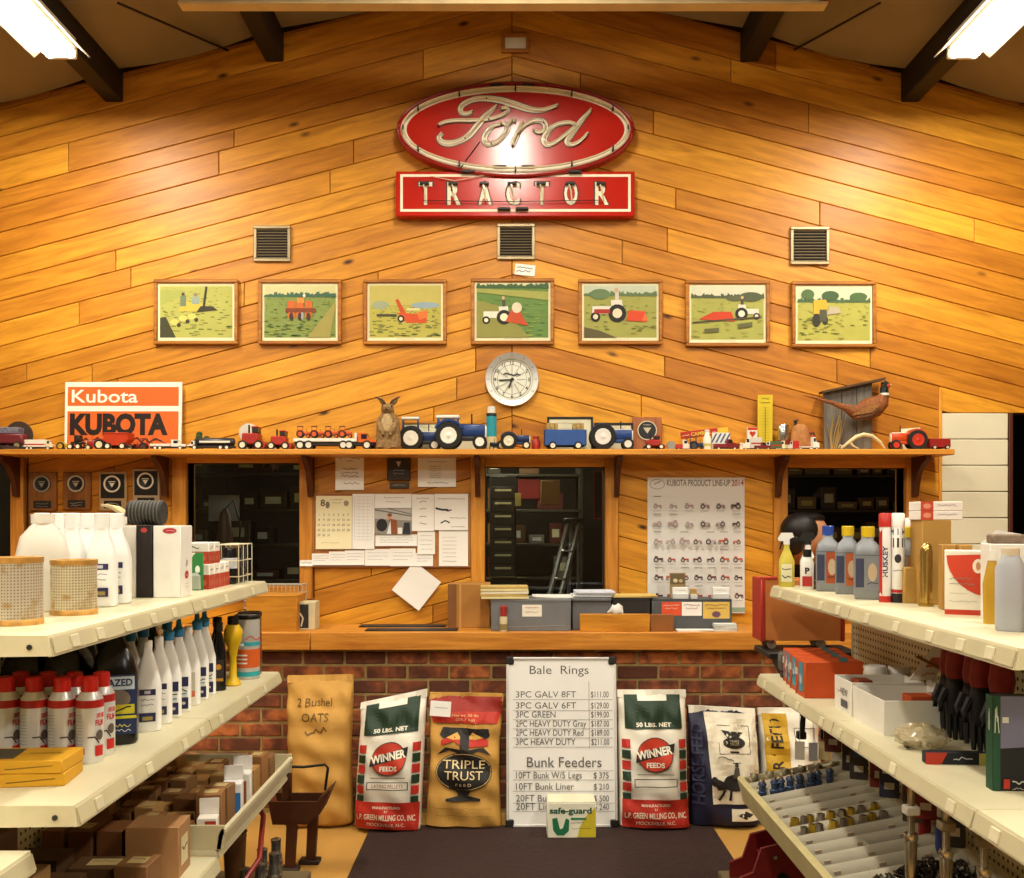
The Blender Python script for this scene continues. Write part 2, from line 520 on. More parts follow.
# ------------------------------------------------------------------ shared materials
SLOPE = 0.25
APEX = 1.51 + 544 * K
BA = math.atan(0.262)          # slope of the boards
WOOD_L = wood_mat('pine_left', 'b0701a', 'dc982c', '3c1c06', ang=BA, rough=0.42, rnd=0.28)
WOOD_R = wood_mat('pine_right', 'b0701a', 'dc982c', '3c1c06', ang=-BA, rough=0.42, rnd=0.28)
WOOD_H = wood_mat('pine_level', 'b06c20', 'dc9a3c', '4a2408', ang=0.0, knots=False, rnd=0.15, stretch=14)
WOOD_V = wood_mat('pine_upright', 'b06c20', 'dc9a3c', '4a2408', ang=R(90), knots=False, rnd=0.15, stretch=14)
WOOD_DK = wood_mat('stained_wood', '3c1c0c', '5a2c14', '1c0c04', ang=R(90), knots=False, rnd=0.1)
WOOD_FR = wood_mat('frame_wood', '8a5018', 'b87a2c', '40200a', ang=0, knots=False, rnd=0.1, stretch=16)
WOOD_GREY = wood_mat('weathered_wood', '54504a', '7c756a', '2a2622', ang=R(90), knots=False, rnd=0.2, stretch=12)
WOOD_BOX = wood_mat('box_wood', 'b0701c', 'd89830', '6a3a10', ang=0, knots=False, rnd=0.15, stretch=7, scale=4)
CREAM = mat('d4ccaa', 0.42, var=0.06, scale=5)
CREAM_D = mat('c6bd98', 0.5, var=0.08, scale=5)
WHITE = mat('f0ece0', 0.45, var=0.03)
PAPER = mat('f1eee6', 0.8, var=0.03, scale=3)
BLACK = mat('15130f', 0.5, var=0.1)
BLACKG = mat('0e0d0c', 0.22, var=0.1)
STEEL = mat('c8c4ba', 0.25, 1.0, var=0.05)
CHROME = mat('e2dfd8', 0.12, 1.0, var=0.02)
CARD = mat('a87434', 0.8, var=0.12, scale=6)
CARD_D = mat('7c5026', 0.85, var=0.14, scale=7)
GLASS = glass_mat()
PEG = pegboard_mat('efe6c0', '5a4a28')
BRICK = brick_mat()
GREYM = mat('787a7c', 0.45, 0.3, var=0.1)

def zroof(x): return APEX - SLOPE * abs(x)
def zr(py): return PZ(py, YW)
def xr(px): return PX(px, YW)

# ------------------------------------------------------------------ room shell
XS = 4.2
m_floor = mat('b88a44', 0.45, var=0.14, scale=2.5)
struct('floor', MB().box(-XS, -5.2, -0.06, XS, 8.2, 0.0), m_floor)
m_wall = mat('6e5f48', 0.8, var=0.05, scale=2)
struct('wall_left', MB().box(-XS-0.1, -5.2, 0, -XS, 5.42, 4.0), m_wall)
struct('wall_right', MB().box(XS, -5.2, 0, XS+0.1, 5.42, 4.0), m_wall)
struct('wall_front', MB().prism([(-XS, 0), (XS, 0), (XS, zroof(XS)), (0, APEX), (-XS, zroof(XS))], -5.3, -5.2), m_wall)

# ceiling: insulation panels between dark purlins
m_insul = mat('8c8066', 0.75, var=0.16, scale=1.6, bump=0.3)
m_purlin = mat('2a241c', 0.6, 0.2, var=0.15)
ceil = struct('ceiling', MB().prism([(-XS, zroof(XS)+.05), (0, APEX+.05), (XS, zroof(XS)+.05), (XS, zroof(XS)+.12), (0, APEX+.12), (-XS, zroof(XS)+.12)], -5.2, 5.42), m_purlin)
edges_x = [0.0, 1.30, 2.18, 3.1, XS]
for sgn in (-1, 1):
    for a, b in zip(edges_x[:-1], edges_x[1:]):
        for y0 in (-5.1, -2.6, 0.0, 2.7):
            y1 = y0 + 2.55
            pts = []
            for i in range(5):          # quilted: the blanket sags between the purlins
                t = i/4; x = sgn*(a+.03 + (b-a-.06)*t); sag = 0.035*math.sin(PI*t)
                pts.append((x, zroof(x)-sag))
            up = [(x, zroof(x)+.055) for x, z in pts][::-1]
            MB().prism(pts+up, y0, y1).build('insulation_panel', m_insul, ceil)
    for a in edges_x[1:4]:
        x = sgn*a
        MB().box(x-.05, -5.2, zroof(x)-.15, x+.05, 5.36, zroof(x)+.06, .006).build('purlin', m_purlin, ceil)
MB().box(-.08, -5.2, APEX-.2, .08, 5.3, APEX+.06, .01).build('ridge_purlin', m_purlin, ceil)

# boarded gable wall: dark core with openings, boards on it one by one
OPEN = [(-75, 462, 12, 590), (187, 463, 300, 586), (485, 467, 605, 607), (787, 468, 905, 604)]
m_core = mat('3a2410', 0.9)
core = MB()
cy0, cy1 = YW+.018, YW+.12
cuts = [-XS, xr(-75), xr(12), xr(187), xr(300), xr(485), xr(605), xr(787), xr(905), xr(1009)]
Zh = zr(461)
for i in range(0, len(cuts)-1, 1):
    a, b = cuts[i], cuts[i+1]
    op = next((o for o in OPEN if abs(xr(o[0])-a) < 1e-6), None)
    if op is None: core.box(a, cy0, 0, b, cy1, Zh)
    else:
        core.box(a, cy0, 0, b, cy1, zr(op[3])); core.box(a, cy0, zr(op[1]), b, cy1, Zh)
core.box(xr(1009), cy0, zr(413), xr(1160), cy1, Zh + 0.0) if zr(413) < Zh else None
core.box(xr(1160), cy0, 0, XS, cy1, Zh)
core.prism([(-XS, Zh), (xr(1009), Zh), (xr(1009), zr(413)), (XS, zr(413)), (XS, zroof(XS)+.05), (0, APEX+.05), (-XS, zroof(XS)+.05)], cy0, cy1)
wall = struct('wall_back', core, m_core)

ZONES = [(-254, -60, 512, 451, -1), (512, -60, 1278, 451, 2), (512, -60, 940, 451, 3), (940, -60, 1278, 413, 3),
         (28, 451, 172, 632, -1), (172, 598, 314, 632, -1), (314, 451, 472, 632, -1), (472, 618, 512, 632, -1),
         (512, 618, 618, 632, 1), (618, 451, 775, 632, 1), (775, 616, 918, 632, 1), (918, 451, 940, 632, 1)]
rp_ = random.Random(4); BOARD_Z = [0.2]
while BOARD_Z[-1] < 5.3: BOARD_Z.append(BOARD_Z[-1] + rp_.choice((18, 21, 24, 27, 30)) * K)
tb = math.tan(BA)
rb = random.Random(11)
for (x0, y0, x1, y1, sg) in ZONES:
    zone = [(xr(x0), zr(y1)), (xr(x1), zr(y1)), (xr(x1), zr(y0)), (xr(x0), zr(y0))]
    # under the roof
    if sg < 0: zone = clip(zone, -SLOPE, 1, APEX)
    else: zone = clip(zone, SLOPE, 1, APEX)
    if sg > 1:      # the run over the pier: whole boards above one board line, cut at the pier below it
        zl = min(BOARD_Z, key=lambda b_: abs(b_ + .006 - zr(386) - tb*xr(940))) + .006
        zone = clip(zone, -tb, -1, -zl) if sg == 2 else clip(zone, tb, 1, zl)
        sg = 1
    if len(zone) < 3: continue
    zmin = min(p[1] for p in zone); zmax = max(p[1] for p in zone)
    for r in range(len(BOARD_Z)-1):
        zb = BOARD_Z[r] + (0.006 if sg > 0 else 0)    # board line at x = 0
        pitch = BOARD_Z[r+1] - BOARD_Z[r]
        a = tb if sg < 0 else -tb
        # line z = zb + a*x
        b = clip(zone, a, -1, -zb)                        # above zb + a*x
        b = clip(b, -a, 1, zb + pitch) if len(b) > 2 else b
        if len(b) < 3 or abs(area(b)) < 8e-4: continue
        xa = min(p[0] for p in b); xb = max(p[0] for p in b)
        # butt joints
        rj = random.Random(r*7 + (3 if sg < 0 else 5))
        js = [xa]
        t = (-4.0 if sg < 0 else 0) + rj.uniform(.3, 2.0)
        while t < xb - .12:
            if t > xa + .12: js.append(t)
            t += rj.uniform(1.5, 3.4)
        js.append(xb)
        for u, v in zip(js[:-1], js[1:]):
            q = clip(clip(b, -1, 0, -u), 1, 0, v)
            if len(q) < 3: continue
            q = inset(clean(q), 0.0016)
            if len(q) < 3: continue
            s_ = slab(q, YW + rb.uniform(-.0012, .0012), YW+.0185, 0.003)
            if s_: s_.build('board', WOOD_L if sg < 0 else WOOD_R, wall, smooth=False)
# level boards over the block pier
for y0, y1 in ((388, 412),):
    pass
# painted block pier at the right, its blocks one by one
pier = struct('wall_pier', MB().box(xr(941), YW+.02, 0, xr(1008), YW+.13, zr(413)), mat('8a8474', 0.9))
m_block = mat('d6cfb4', 0.6, var=0.05, scale=4, bump=0.15)
z = zr(413)
rowh = 26.2*K
r = 0
while z > 0.02:
    z0 = max(0.01, z-rowh)
    a, b = xr(941), xr(1008)
    for (u, v) in ([(a, b)]):
        MB().box(u+.002, YW-.004, z0+.002, v-.002, YW+.1, z-.002, .003).build('block', m_block, pier)
    z -= rowh; r += 1
tr = tag(MB().box(xr(938.5), YW-.01, zr(632), xr(941.5), YW+.02, zr(388), .002).build('trim_1', WOOD_V), kind='structure')
tr2 = tag(MB().box(xr(1008), YW-.012, 0, xr(1012), YW+.1, zr(413), .002).build('trim_2', WOOD_DK), kind='structure')

# windows: jambs, head, sill, pane
for i, (x0, y0, x1, y1) in enumerate(OPEN):
    wn = thing('window_%d' % (i+1), None, None, (xr((x0+x1)/2), YW, zr(y1)))
    wn['kind'] = 'structure'
    ox, oz = wn.location.x, wn.location.z
    def fb(nm, a, b, c, d, ya, yb, m): return MB().box(a-ox, ya, b-oz, c-ox, yb, d-oz, .004).build(nm, m, wn)
    jl = xr(x0-14); jr = xr(x1+13)
    zb = zr(y1+13); zt = zr(455)
    fb('jamb', jl, zb, xr(x0), zt, -.022, .14, WOOD_V)
    fb('jamb', xr(x1), zb, jr, zt, -.022, .14, WOOD_V)
    fb('head', xr(x0), zr(y0), xr(x1), zt, -.020, .14, WOOD_H)
    fb('sill', xr(x0), zb, xr(x1), zr(y1), -.035, .14, WOOD_H)
    if i < 3:
        fb('pane', xr(x0)+.001, zr(y1)+.001, xr(x1)-.001, zr(y0)-.001, .06, .065, GLASS)

# dim parts room behind the windows
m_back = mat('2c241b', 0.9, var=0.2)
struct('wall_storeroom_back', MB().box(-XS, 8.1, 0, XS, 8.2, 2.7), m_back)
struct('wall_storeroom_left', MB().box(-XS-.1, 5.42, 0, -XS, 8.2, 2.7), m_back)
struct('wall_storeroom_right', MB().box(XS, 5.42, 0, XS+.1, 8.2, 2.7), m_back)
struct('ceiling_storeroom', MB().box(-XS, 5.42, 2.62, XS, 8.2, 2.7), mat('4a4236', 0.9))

# brick counter front
YB = 4.97
CT = 0.937
cw = struct('wall_counter', MB().box(-2.6, YB+.006, 0, 2.1, YB+.09, CT-.03), mat('a08a58', 0.9, var=0.2, scale=30))
bl, bh, jt = 0.203, 0.062, 0.012
bmeshs = []
for k in range(6):
    rr = random.Random(k)
    q = MB().box(-bl/2, 0, 0, bl/2, .08, bh, .004)
    q.v = [(x+rr.uniform(-.0015, .0015), y, z+rr.uniform(-.0012, .0012)) for x, y, z in q.v]
    bmeshs.append(q.mesh('brick', BRICK, smooth=False))
hb = MB().box(-bl/4+.003, 0, 0, bl/4-.003, .08, bh, .004).mesh('brick', BRICK, smooth=False)
rr = random.Random(5)
row = 0; z = CT-.035-bh
while z > -.02:
    x = -1.72 + (0.5*(bl+jt) if row % 2 else 0)
    while x < 1.72:
        o = bpy.data.objects.new('brick', bmeshs[rr.randrange(6)]); COL.objects.link(o)
        o.parent = cw; o.location = (x, YB + rr.uniform(-.003, .002), max(z, 0.002)); x += bl+jt
    z -= bh+jt; row += 1

# counter top with its front rail
ct = thing('shop_counter', 'long varnished pine counter top on the brick base', 'counter', (0, 5.1, CT-.09))
MB().box(-2.6, 4.915-5.1, .06, 2.1, YW-.012-5.1, .09, .003).build('top_board', WOOD_H, ct)
for a, b in ((-2.6, -1.02), (-1.018, 2.1)):
    MB().box(a, 4.89-5.1, 0, b, 4.914-5.1, .09, .004).build('front_rail', WOOD_H, ct)

# ------------------------------------------------------------------ lamps
m_tube = mat('fff2dc', 0.5, var=0, emit=16.0)
m_hous = mat('e8e4d8', 0.5, var=0.04)
def strip_light(x, y, z, ln, label, power):
    t = thing('strip_light', label, 'light', (x, y, z), 0, 'fluorescent strip lights under the roof')
    rl = math.atan(SLOPE) * (1 if x < 0 else -1) * 0
    MB().box(-.07, -ln/2, .035, .07, ln/2, .10, .006).build('housing', m_hous, t)
    for s in (-1, 1):
        MB().prism([(s*.07, .06), (s*.135, .005), (s*.137, .008), (s*.07, .07)], -ln/2, ln/2).build('reflector', m_hous, t)
        MB().cyl((s*.05, -ln/2+.02, .012), (s*.05, ln/2-.02, .012), .019, n=12).build('tube', m_tube, t)
        MB().box(-.07, s*ln/2-.012, .0, .07, s*ln/2+.012, .06, .004).build('end_cap', m_hous, t)
    for s in (-1, 1):
        MB().cyl((0, s*ln*.35, .1), (0, s*ln*.35, zroof(x)-z-.02), .004, n=6).build('hanger', BLACK, t)
    ld = bpy.data.lights.new('strip_lamp', 'AREA'); ld.shape = 'RECTANGLE'; ld.size = .2; ld.size_y = ln
    ld.energy = power; ld.color = LAMP_COLOR
    lo = bpy.data.objects.new('lamp_glow', ld); COL.objects.link(lo); lo.parent = t; lo.location = (0, 0, -.012)
    return t
LX = 2.18
strip_light(-LX, 4.08, 3.74, 1.22, 'glowing fluorescent strip light hanging at the upper left corner', LAMP_POWER*1.6)
strip_light(LX, 4.08, 3.74, 1.22, 'glowing fluorescent strip light hanging at the upper right corner', LAMP_POWER*1.6)
for sx, nm in ((-LX, 'left'), (LX, 'right')):
    for k, (y, nth) in enumerate(((1.4, 'nearer'), (-1.6, 'rearmost'))):  # unseen lamps added along the side rows, for front fill
        strip_light(sx, y, 3.74, 1.22, '%s fluorescent strip light of the %s row, added out of view' % (nth, nm), LAMP_POWER*1.6)
for y, nth in ((3.3, 'first'), (0.2, 'second'), (-2.6, 'third')):
    strip_light(0, y, 4.16, 1.22, '%s fluorescent strip light under the ridge' % nth, LAMP_POWER*(1.9 if y > 2 else 1.5))
strip_light(-0.2, 6.6, 2.42, 1.22, 'dim fluorescent strip light added unseen in the parts room', LAMP_POWER*0.55)  # no lamp visible in there; added so the stock shows through the windows

# pale beam and tie rods below the roof
bm_ = thing('roof_beam', 'pale wooden beam hung level under the ridge above the sign', 'beam', (0, 4.55, 0))
za = PZ(5, 4.55)
MB().box(PX(180, 4.55), -.03, za, PX(818, 4.55), .03, za+.09, .006).build('beam_body', mat('d8c498', 0.6, var=0.15), bm_)
MB().box(PX(180, 4.55), -.036, za-.012, PX(826, 4.55), .036, za, .003).build('flange', mat('d0bc90', 0.6), bm_)
MB().prism([(PX(818, 4.55), za), (PX(832, 4.55), za+.02), (PX(842, 4.55), za+.09), (PX(818, 4.55), za+.09)], -.03, .03).build('end_block', mat('8a5a2c', 0.7), bm_)
for x in (-1.4, 1.3):
    MB().cyl((x, 0, za+.08), (x, 0, zroof(x)), .008, n=6).build('hanger', BLACK, bm_)
for nm, a, b in (('left', P(229, 51, 5.29), P(118, 3, 4.5)), ('right', P(794, 50, 5.29), P(880, 3, 4.5))):
    d = (b-a)
    t = MB().tube([a + d*.01, a + d*.5, b], .006, 6).build('tie_rod', BLACK)
    tag(t, 'thin dark rod running from the %s gable boards up to the roof' % nm, 'rod')

# rubber mat
t = tag(MB().box(-.69, 1.6, 0.001, .98, 4.74, .012, .004).build('floor_mat', mat('2a1610', 0.85, var=0.25, scale=40, bump=0.3)), 'dark brown rubber mat on the floor before the counter', 'mat')
# ------------------------------------------------------------------ things on the gable wall
def wall_thing(name, label, cat, px, py, group=None, y=YW-.003):
    return thing(name, label, cat, (PX(px, y), y, PZ(py, y)), 0, group)

# ---- neon sign
YS = 5.22
ks = YS/F
sg = thing('neon_sign', 'large red oval Ford Tractor neon sign with cream lettering and tubes', 'sign', (PX(515, YS), YS, PZ(150, YS)))
def sp(px, py): return ((px-515)*ks, (150-py)*ks)
m_red = mat('b82012', 0.20, var=0.10, scale=4)
m_redd = mat('8e150c', 0.35, var=0.12)
m_crm = 'f4ead0'
ovc = sp(515.5, 129.5)
n = 64
ov = [(ovc[0]+118.5*ks*math.cos(2*PI*i/n), ovc[1]+47*ks*math.sin(2*PI*i/n)) for i in range(n)]
MB().prism(ov, 0, .075).build('oval_panel', m_red, sg)
x0, z0 = sp(395.5, 215.5); x1, z1 = sp(635, 170.5)
MB().box(x0, .012, z0, x1, .075, z1, .004).build('name_panel', m_red, sg)
def ringtube(rx, ry, r, y): return [(ovc[0]+rx*ks*math.cos(2*PI*i/48), y, ovc[1]+ry*ks*math.sin(2*PI*i/48)) for i in range(48)]
rim = MB().tube(ringtube(118, 46.5, 1, 0), .008, 6, closed=True).build('rim', m_redd, sg)
decal('oval_border', sg, [RING(ovc[0], ovc[1], 115*ks, 43.5*ks, 6*ks, m_crm, 64)], lift=.0012, rough=.35)
def zpt(x, y): return sp(425 + x/5.689, 90 + y/5.689)
def smooth_path(pts, k=4):
    out = []
    for i in range(len(pts)-1):
        p0 = pts[max(0, i-1)]; p1 = pts[i]; p2 = pts[i+1]; p3 = pts[min(len(pts)-1, i+2)]
        for j in range(k):
            t = j/k
            out.append(tuple(.5*((2*p1[d]) + (-p0[d]+p2[d])*t + (2*p0[d]-5*p1[d]+4*p2[d]-p3[d])*t*t + (-p0[d]+3*p1[d]-3*p2[d]+p3[d])*t**3) for d in range(len(p1))))
    out.append(pts[-1]); return out
SCRIPT = [
 [(272,128,14),(240,140,20),(208,132,26),(204,102,28),(232,74,30),(285,54,30),(350,50,32),(430,60,36),(510,84,38),(590,110,34),(660,118,24),(715,106,15),(755,92,5)],
 [(408,96,10),(372,124,24),(330,166,32),(290,214,34),(248,262,32),(196,292,30),(140,306,34),(96,298,32),(80,272,26),(100,248,14)],
 [(78,206,8),(112,188,14),(175,178,16),(255,178,16),(335,174,16),(400,162,16),(448,142,18),(474,118,18),(458,104,16),(428,116,12)],
 [(432,198,14),(385,208,22),(350,246,28),(338,284,30),(360,310,28),(408,298,22),(450,258,24),(470,216,26),(448,192,20),(432,198,14)],
 [(470,212,12),(486,190,16),(500,174,20),(514,186,16)],
 [(556,184,10),(544,214,20),(524,256,26),(506,296,28),(498,322,16)],
 [(530,252,10),(566,206,18),(610,180,24),(656,176,28),(684,198,28),(678,232,24),(640,244,16),(616,228,10)],
 [(862,204,12),(826,190,18),(790,190,22),(748,200,24),(718,218,26),(690,250,30),(676,288,32),(700,314,28),(744,298,18),(792,262,20),(836,226,22),(852,204,14)],
 [(944,116,14),(900,164,26),(858,218,30),(824,268,30),(806,300,26),(836,314,20),(884,292,12),(930,244,6)],
]
items_o = []; items_c = []
tubes = MB(); sup = MB()
for st in SCRIPT:
    pth = smooth_path(st, 5)
    for lst, ex, col in ((items_o, 5, '4a2a10'), (items_c, 0, m_crm)):
        L_, R_ = [], []
        for i, (x, y, wd) in enumerate(pth):
            a = pth[max(0, i-1)]; b = pth[min(len(pth)-1, i+1)]
            dx, dy = b[0]-a[0], b[1]-a[1]; l = math.hypot(dx, dy) or 1
            h_ = wd*.5 + ex
            L_.append(zpt(x-dy/l*h_, y+dx/l*h_)); R_.append(zpt(x+dy/l*h_, y-dx/l*h_))
        k = len(L_)
        lst.append(('g', L_+R_, [(i, i+1, k+i+1, k+i) for i in range(k-1)], col))
    c3 = [(zpt(x, y)[0], -.028, zpt(x, y)[1]) for x, y, wd in pth[::2]]
    tubes.tube(c3, .0042, 6)
    for i in (0, len(c3)//2, -1):
        p = c3[i]; sup.cyl((p[0], 0, p[2]), (p[0], -.026, p[2]), .004, n=6)
decal('script_outline', sg, items_o, lift=.0002, rough=.4, loc=(0, -.001, 0))
decal('script_lettering', sg, items_c, lift=.0002, rough=.35, loc=(0, -.004, 0))
m_neon = mat('d6caa4', 0.15, var=0.05)
tubes.build('script_tube', m_neon, sg)
tag(sup.build('tube_support', BLACK, sg), kind='stuff')
MB().tube(ringtube(112, 40.5, 1, -.03), .0055, 6, closed=True).build('oval_tube', m_neon, sg)
q = MB()
for i in range(0, 48, 4):
    p = ringtube(112, 40.5, 1, -.03)[i]; q.box(p[0]-.004, -.036, p[2]-.012, p[0]+.004, 0, p[2]+.012)
tag(q.build('ring_clip', BLACK, sg), kind='stuff')
fr_ = [FRAME(sp(400, 0)[0], sp(0, 211)[1], sp(631, 0)[0], sp(0, 173.5)[1], 2.6*ks, m_crm)]
decal('name_border', sg, fr_, loc=(0, .012, 0), lift=.001)
for ch, px in zip('TRACTOR', (425.4, 454, 485, 513, 542, 571, 602)):
    u, v = sp(px, 203.5)
    decal('letter', sg, [T(ch, u, v-.001, 22.5*ks, '4a2a10', w=16.5*ks, bold=.03), T(ch, u, v, 21.5*ks, m_crm, w=13.5*ks, bold=.025)], loc=(0, .0115, 0), lift=.0012)
    MB().tube([(u-.012, -.008, v+.11), (u, -.012, v+.06), (u+.004, -.008, v+.012)], .0045, 6).build('letter_tube', m_neon, sg)
    MB().box(u-.03, -.016, v+.1, u+.02, .01, v+.112, .002).build('tube_clip', BLACK, sg)
u0, v0 = sp(423, 201); u1, _ = sp(604, 201)
MB().tube([(u0, -.006, v0), ((u0+u1)/2, -.008, v0-.006), (u1, -.006, v0+.003)], .0022, 5).build('wire', BLACK, sg)
MB().tube([(sp(480, 142)[0], -.006, sp(480, 142)[1]), (sp(468, 158)[0], -.006, sp(468, 158)[1]), (sp(458, 172)[0], -.004, sp(458, 172)[1])], .0025, 5).build('wire', BLACK, sg)
MB().tube([(sp(430, 176)[0], 0, sp(430, 176)[1]), (sp(455, 181)[0], -.004, sp(455, 181)[1]), (sp(500, 172)[0], 0, sp(500, 172)[1])], .002, 5).build('wire', m_neon, sg)
for px, py in ((468, 172), (575, 172), (504, 209), (522, 209), (497, 86), (528, 86), (500, 167), (528, 167)):
    u, v = sp(px, py); MB().box(u-.035, -.018, v-.007, u+.035, 0.012, v+.006, .003).build('electrode_block', BLACK, sg)

# ---- small framed panel at the peak
t = wall_thing('wall_picture', 'small white panel in a wooden frame above the neon sign', 'picture', 515.5, 44)
w_, h_ = 28*K, 19*K
for a, b, c, d in ((-w_/2, -h_/2, w_/2, -h_/2+.02), (-w_/2, h_/2-.02, w_/2, h_/2), (-w_/2, -h_/2+.02, -w_/2+.02, h_/2-.02), (w_/2-.02, -h_/2+.02, w_/2, h_/2-.02)):
    MB().box(a, -.02, b, c, 0, d, .003).build('frame_rail', WOOD_FR, t)
MB().box(-w_/2+.018, -.008, -h_/2+.018, w_/2-.018, 0, h_/2-.018).build('panel', mat('e8e6da', 0.3), t)

# ---- vents
for px0, py0, px1, py1, lab in ((254, 226, 291, 262, 'square metal air vent over the second farm picture from the left'), (497, 224, 535, 260, 'square metal air vent directly under the neon sign'), (790, 227, 829, 265, 'square metal air vent at the right above the last farm picture')):
    t = wall_thing('air_vent', lab, 'vent', (px0+px1)/2, (py0+py1)/2, 'air vents in the gable')
    hw, hh = (px1-px0)/2*K, (py1-py0)/2*K
    mv = mat('9a8a6a', 0.4, 0.5)
    MB().box(-hw+.01, -.003, -hh+.01, hw-.01, .0, hh-.01).build('backing', mat('140f0a', 0.9), t)
    for a, b, c, d in ((-hw, -hh, hw, -hh+.018), (-hw, hh-.018, hw, hh), (-hw, -hh+.018, -hw+.018, hh-.018), (hw-.018, -hh+.018, hw, hh-.018)):
        MB().box(a, -.014, b, c, 0, d, .003).build('frame_rail', mv, t)
    ns = 11
    sl = MB().box(-hw+.018, -.002, 0, hw-.018, .0, .0075, M=Matrix.Rotation(R(-38), 4, 'X')).mesh('slat', mv)
    for k in range(ns):
        o = bpy.data.objects.new('slat', sl); COL.objects.link(o); o.parent = t; o.location = (0, -.005, -hh+.022+(2*hh-.044)*k/(ns-1)-.003)
t = wall_thing('paper_note', 'little white handwritten note pinned under the middle vent', 'note', 525, 270)
t.rotation_euler = (0, R(6), 0)
MB().box(-.055, -.002, -.03, .055, 0, .03).build('sheet', PAPER, t)
decal('handwriting', t, [SCRIB(-.045, .04, .008, .012, '403830'), SCRIB(-.045, .03, -.014, .012, '403830')], loc=(0, -.002, 0))

# ---- seven farm pictures
rp2 = random.Random(21)
def tiny_tractor(u, v, s, body, wheel='e8e0c0', dirn=1, tyre='1c1a14', top=None):
    d = dirn
    it = [RC(u-.2*s if d > 0 else u-.55*s, v+.18*s, u+.55*s if d > 0 else u+.2*s, v+.42*s, body)]
    it += [PO([(u-d*.42*s, v+.2*s), (u-d*.05*s, v+.2*s), (u-d*.02*s, v+.6*s), (u-d*.36*s, v+.62*s)], body)]
    it += [EL(u-d*.22*s, v+.2*s, .28*s, .28*s, tyre, 14), EL(u-d*.22*s, v+.2*s, .15*s, .15*s, wheel, 12)]
    it += [EL(u+d*.45*s, v+.09*s, .15*s, .15*s, tyre, 12), EL(u+d*.45*s, v+.09*s, .08*s, .08*s, wheel, 10)]
    it += [RC(u-d*.2*s-.05*s, v+.6*s, u-d*.2*s+.07*s, v+.85*s, top or '4a4438'), EL(u-d*.19*s, v+.92*s, .06*s, .07*s, 'c8a080', 8)]
    return it
def field(w, h, sky, horizon, g1, g2, seed, trees=None, rows=90):
    r_ = random.Random(seed); hz = -h/2 + h*horizon
    it = [RC(-w/2, hz, w/2, h/2, sky), RC(-w/2, -h/2, w/2, hz, g1)]
    if trees:
        for k in range(22):
            x = -w/2 + w*(k+.5)/22
            it.append(PO([(x-w*.03, hz-.002), (x+w*.03, hz-.002), (x+w*.022, hz+h*r_.uniform(.03, .10)), (x-w*.02, hz+h*r_.uniform(.03, .1))], trees))
    dash = []; fs = []
    dv = []; df = []
    for k in range(rows):
        t = r_.random()**1.4; y = hz - (hz+h/2)*t*.97 - .002; x = r_.uniform(-w/2*.95, w/2*.95); l = w*(.008+.03*t)
        V, Fc = (dash, fs) if k % 2 else (dv, df)
        o = len(V); hh = h*.006*(1+2.2*t)
        x0_, x1_ = max(-w/2, x-l), min(w/2, x+l)
        V += [(x0_, y), (x1_, y), (x1_, y+hh), (x0_, y+hh*1.4)]; Fc.append((o, o+1, o+2, o+3))
    it.append(('g', dash, fs, g2)); it.append(('g', dv, df, '5c6a26' if seed % 2 else '8c9a3c'))
    return it
PICS = [
 (155, 280, 239, 345, 'yellow planter in a ploughed field', 'darkest frame of the row'),
 (259, 280, 342, 345, 'orange tractor head-on in green crop rows', ''),
 (364, 280, 447, 345, 'orange harvester spout in pale stalks', ''),
 (471, 279, 554, 345, 'white tractor mowing a green meadow', ''),
 (578, 280, 662, 345, 'white and red tractor with orange implement', ''),
 (685, 281, 769, 347, 'red rake and small tractor by two hay bales', ''),
 (791, 282, 875, 348, 'yellow tractor before dark trees', ''),
]
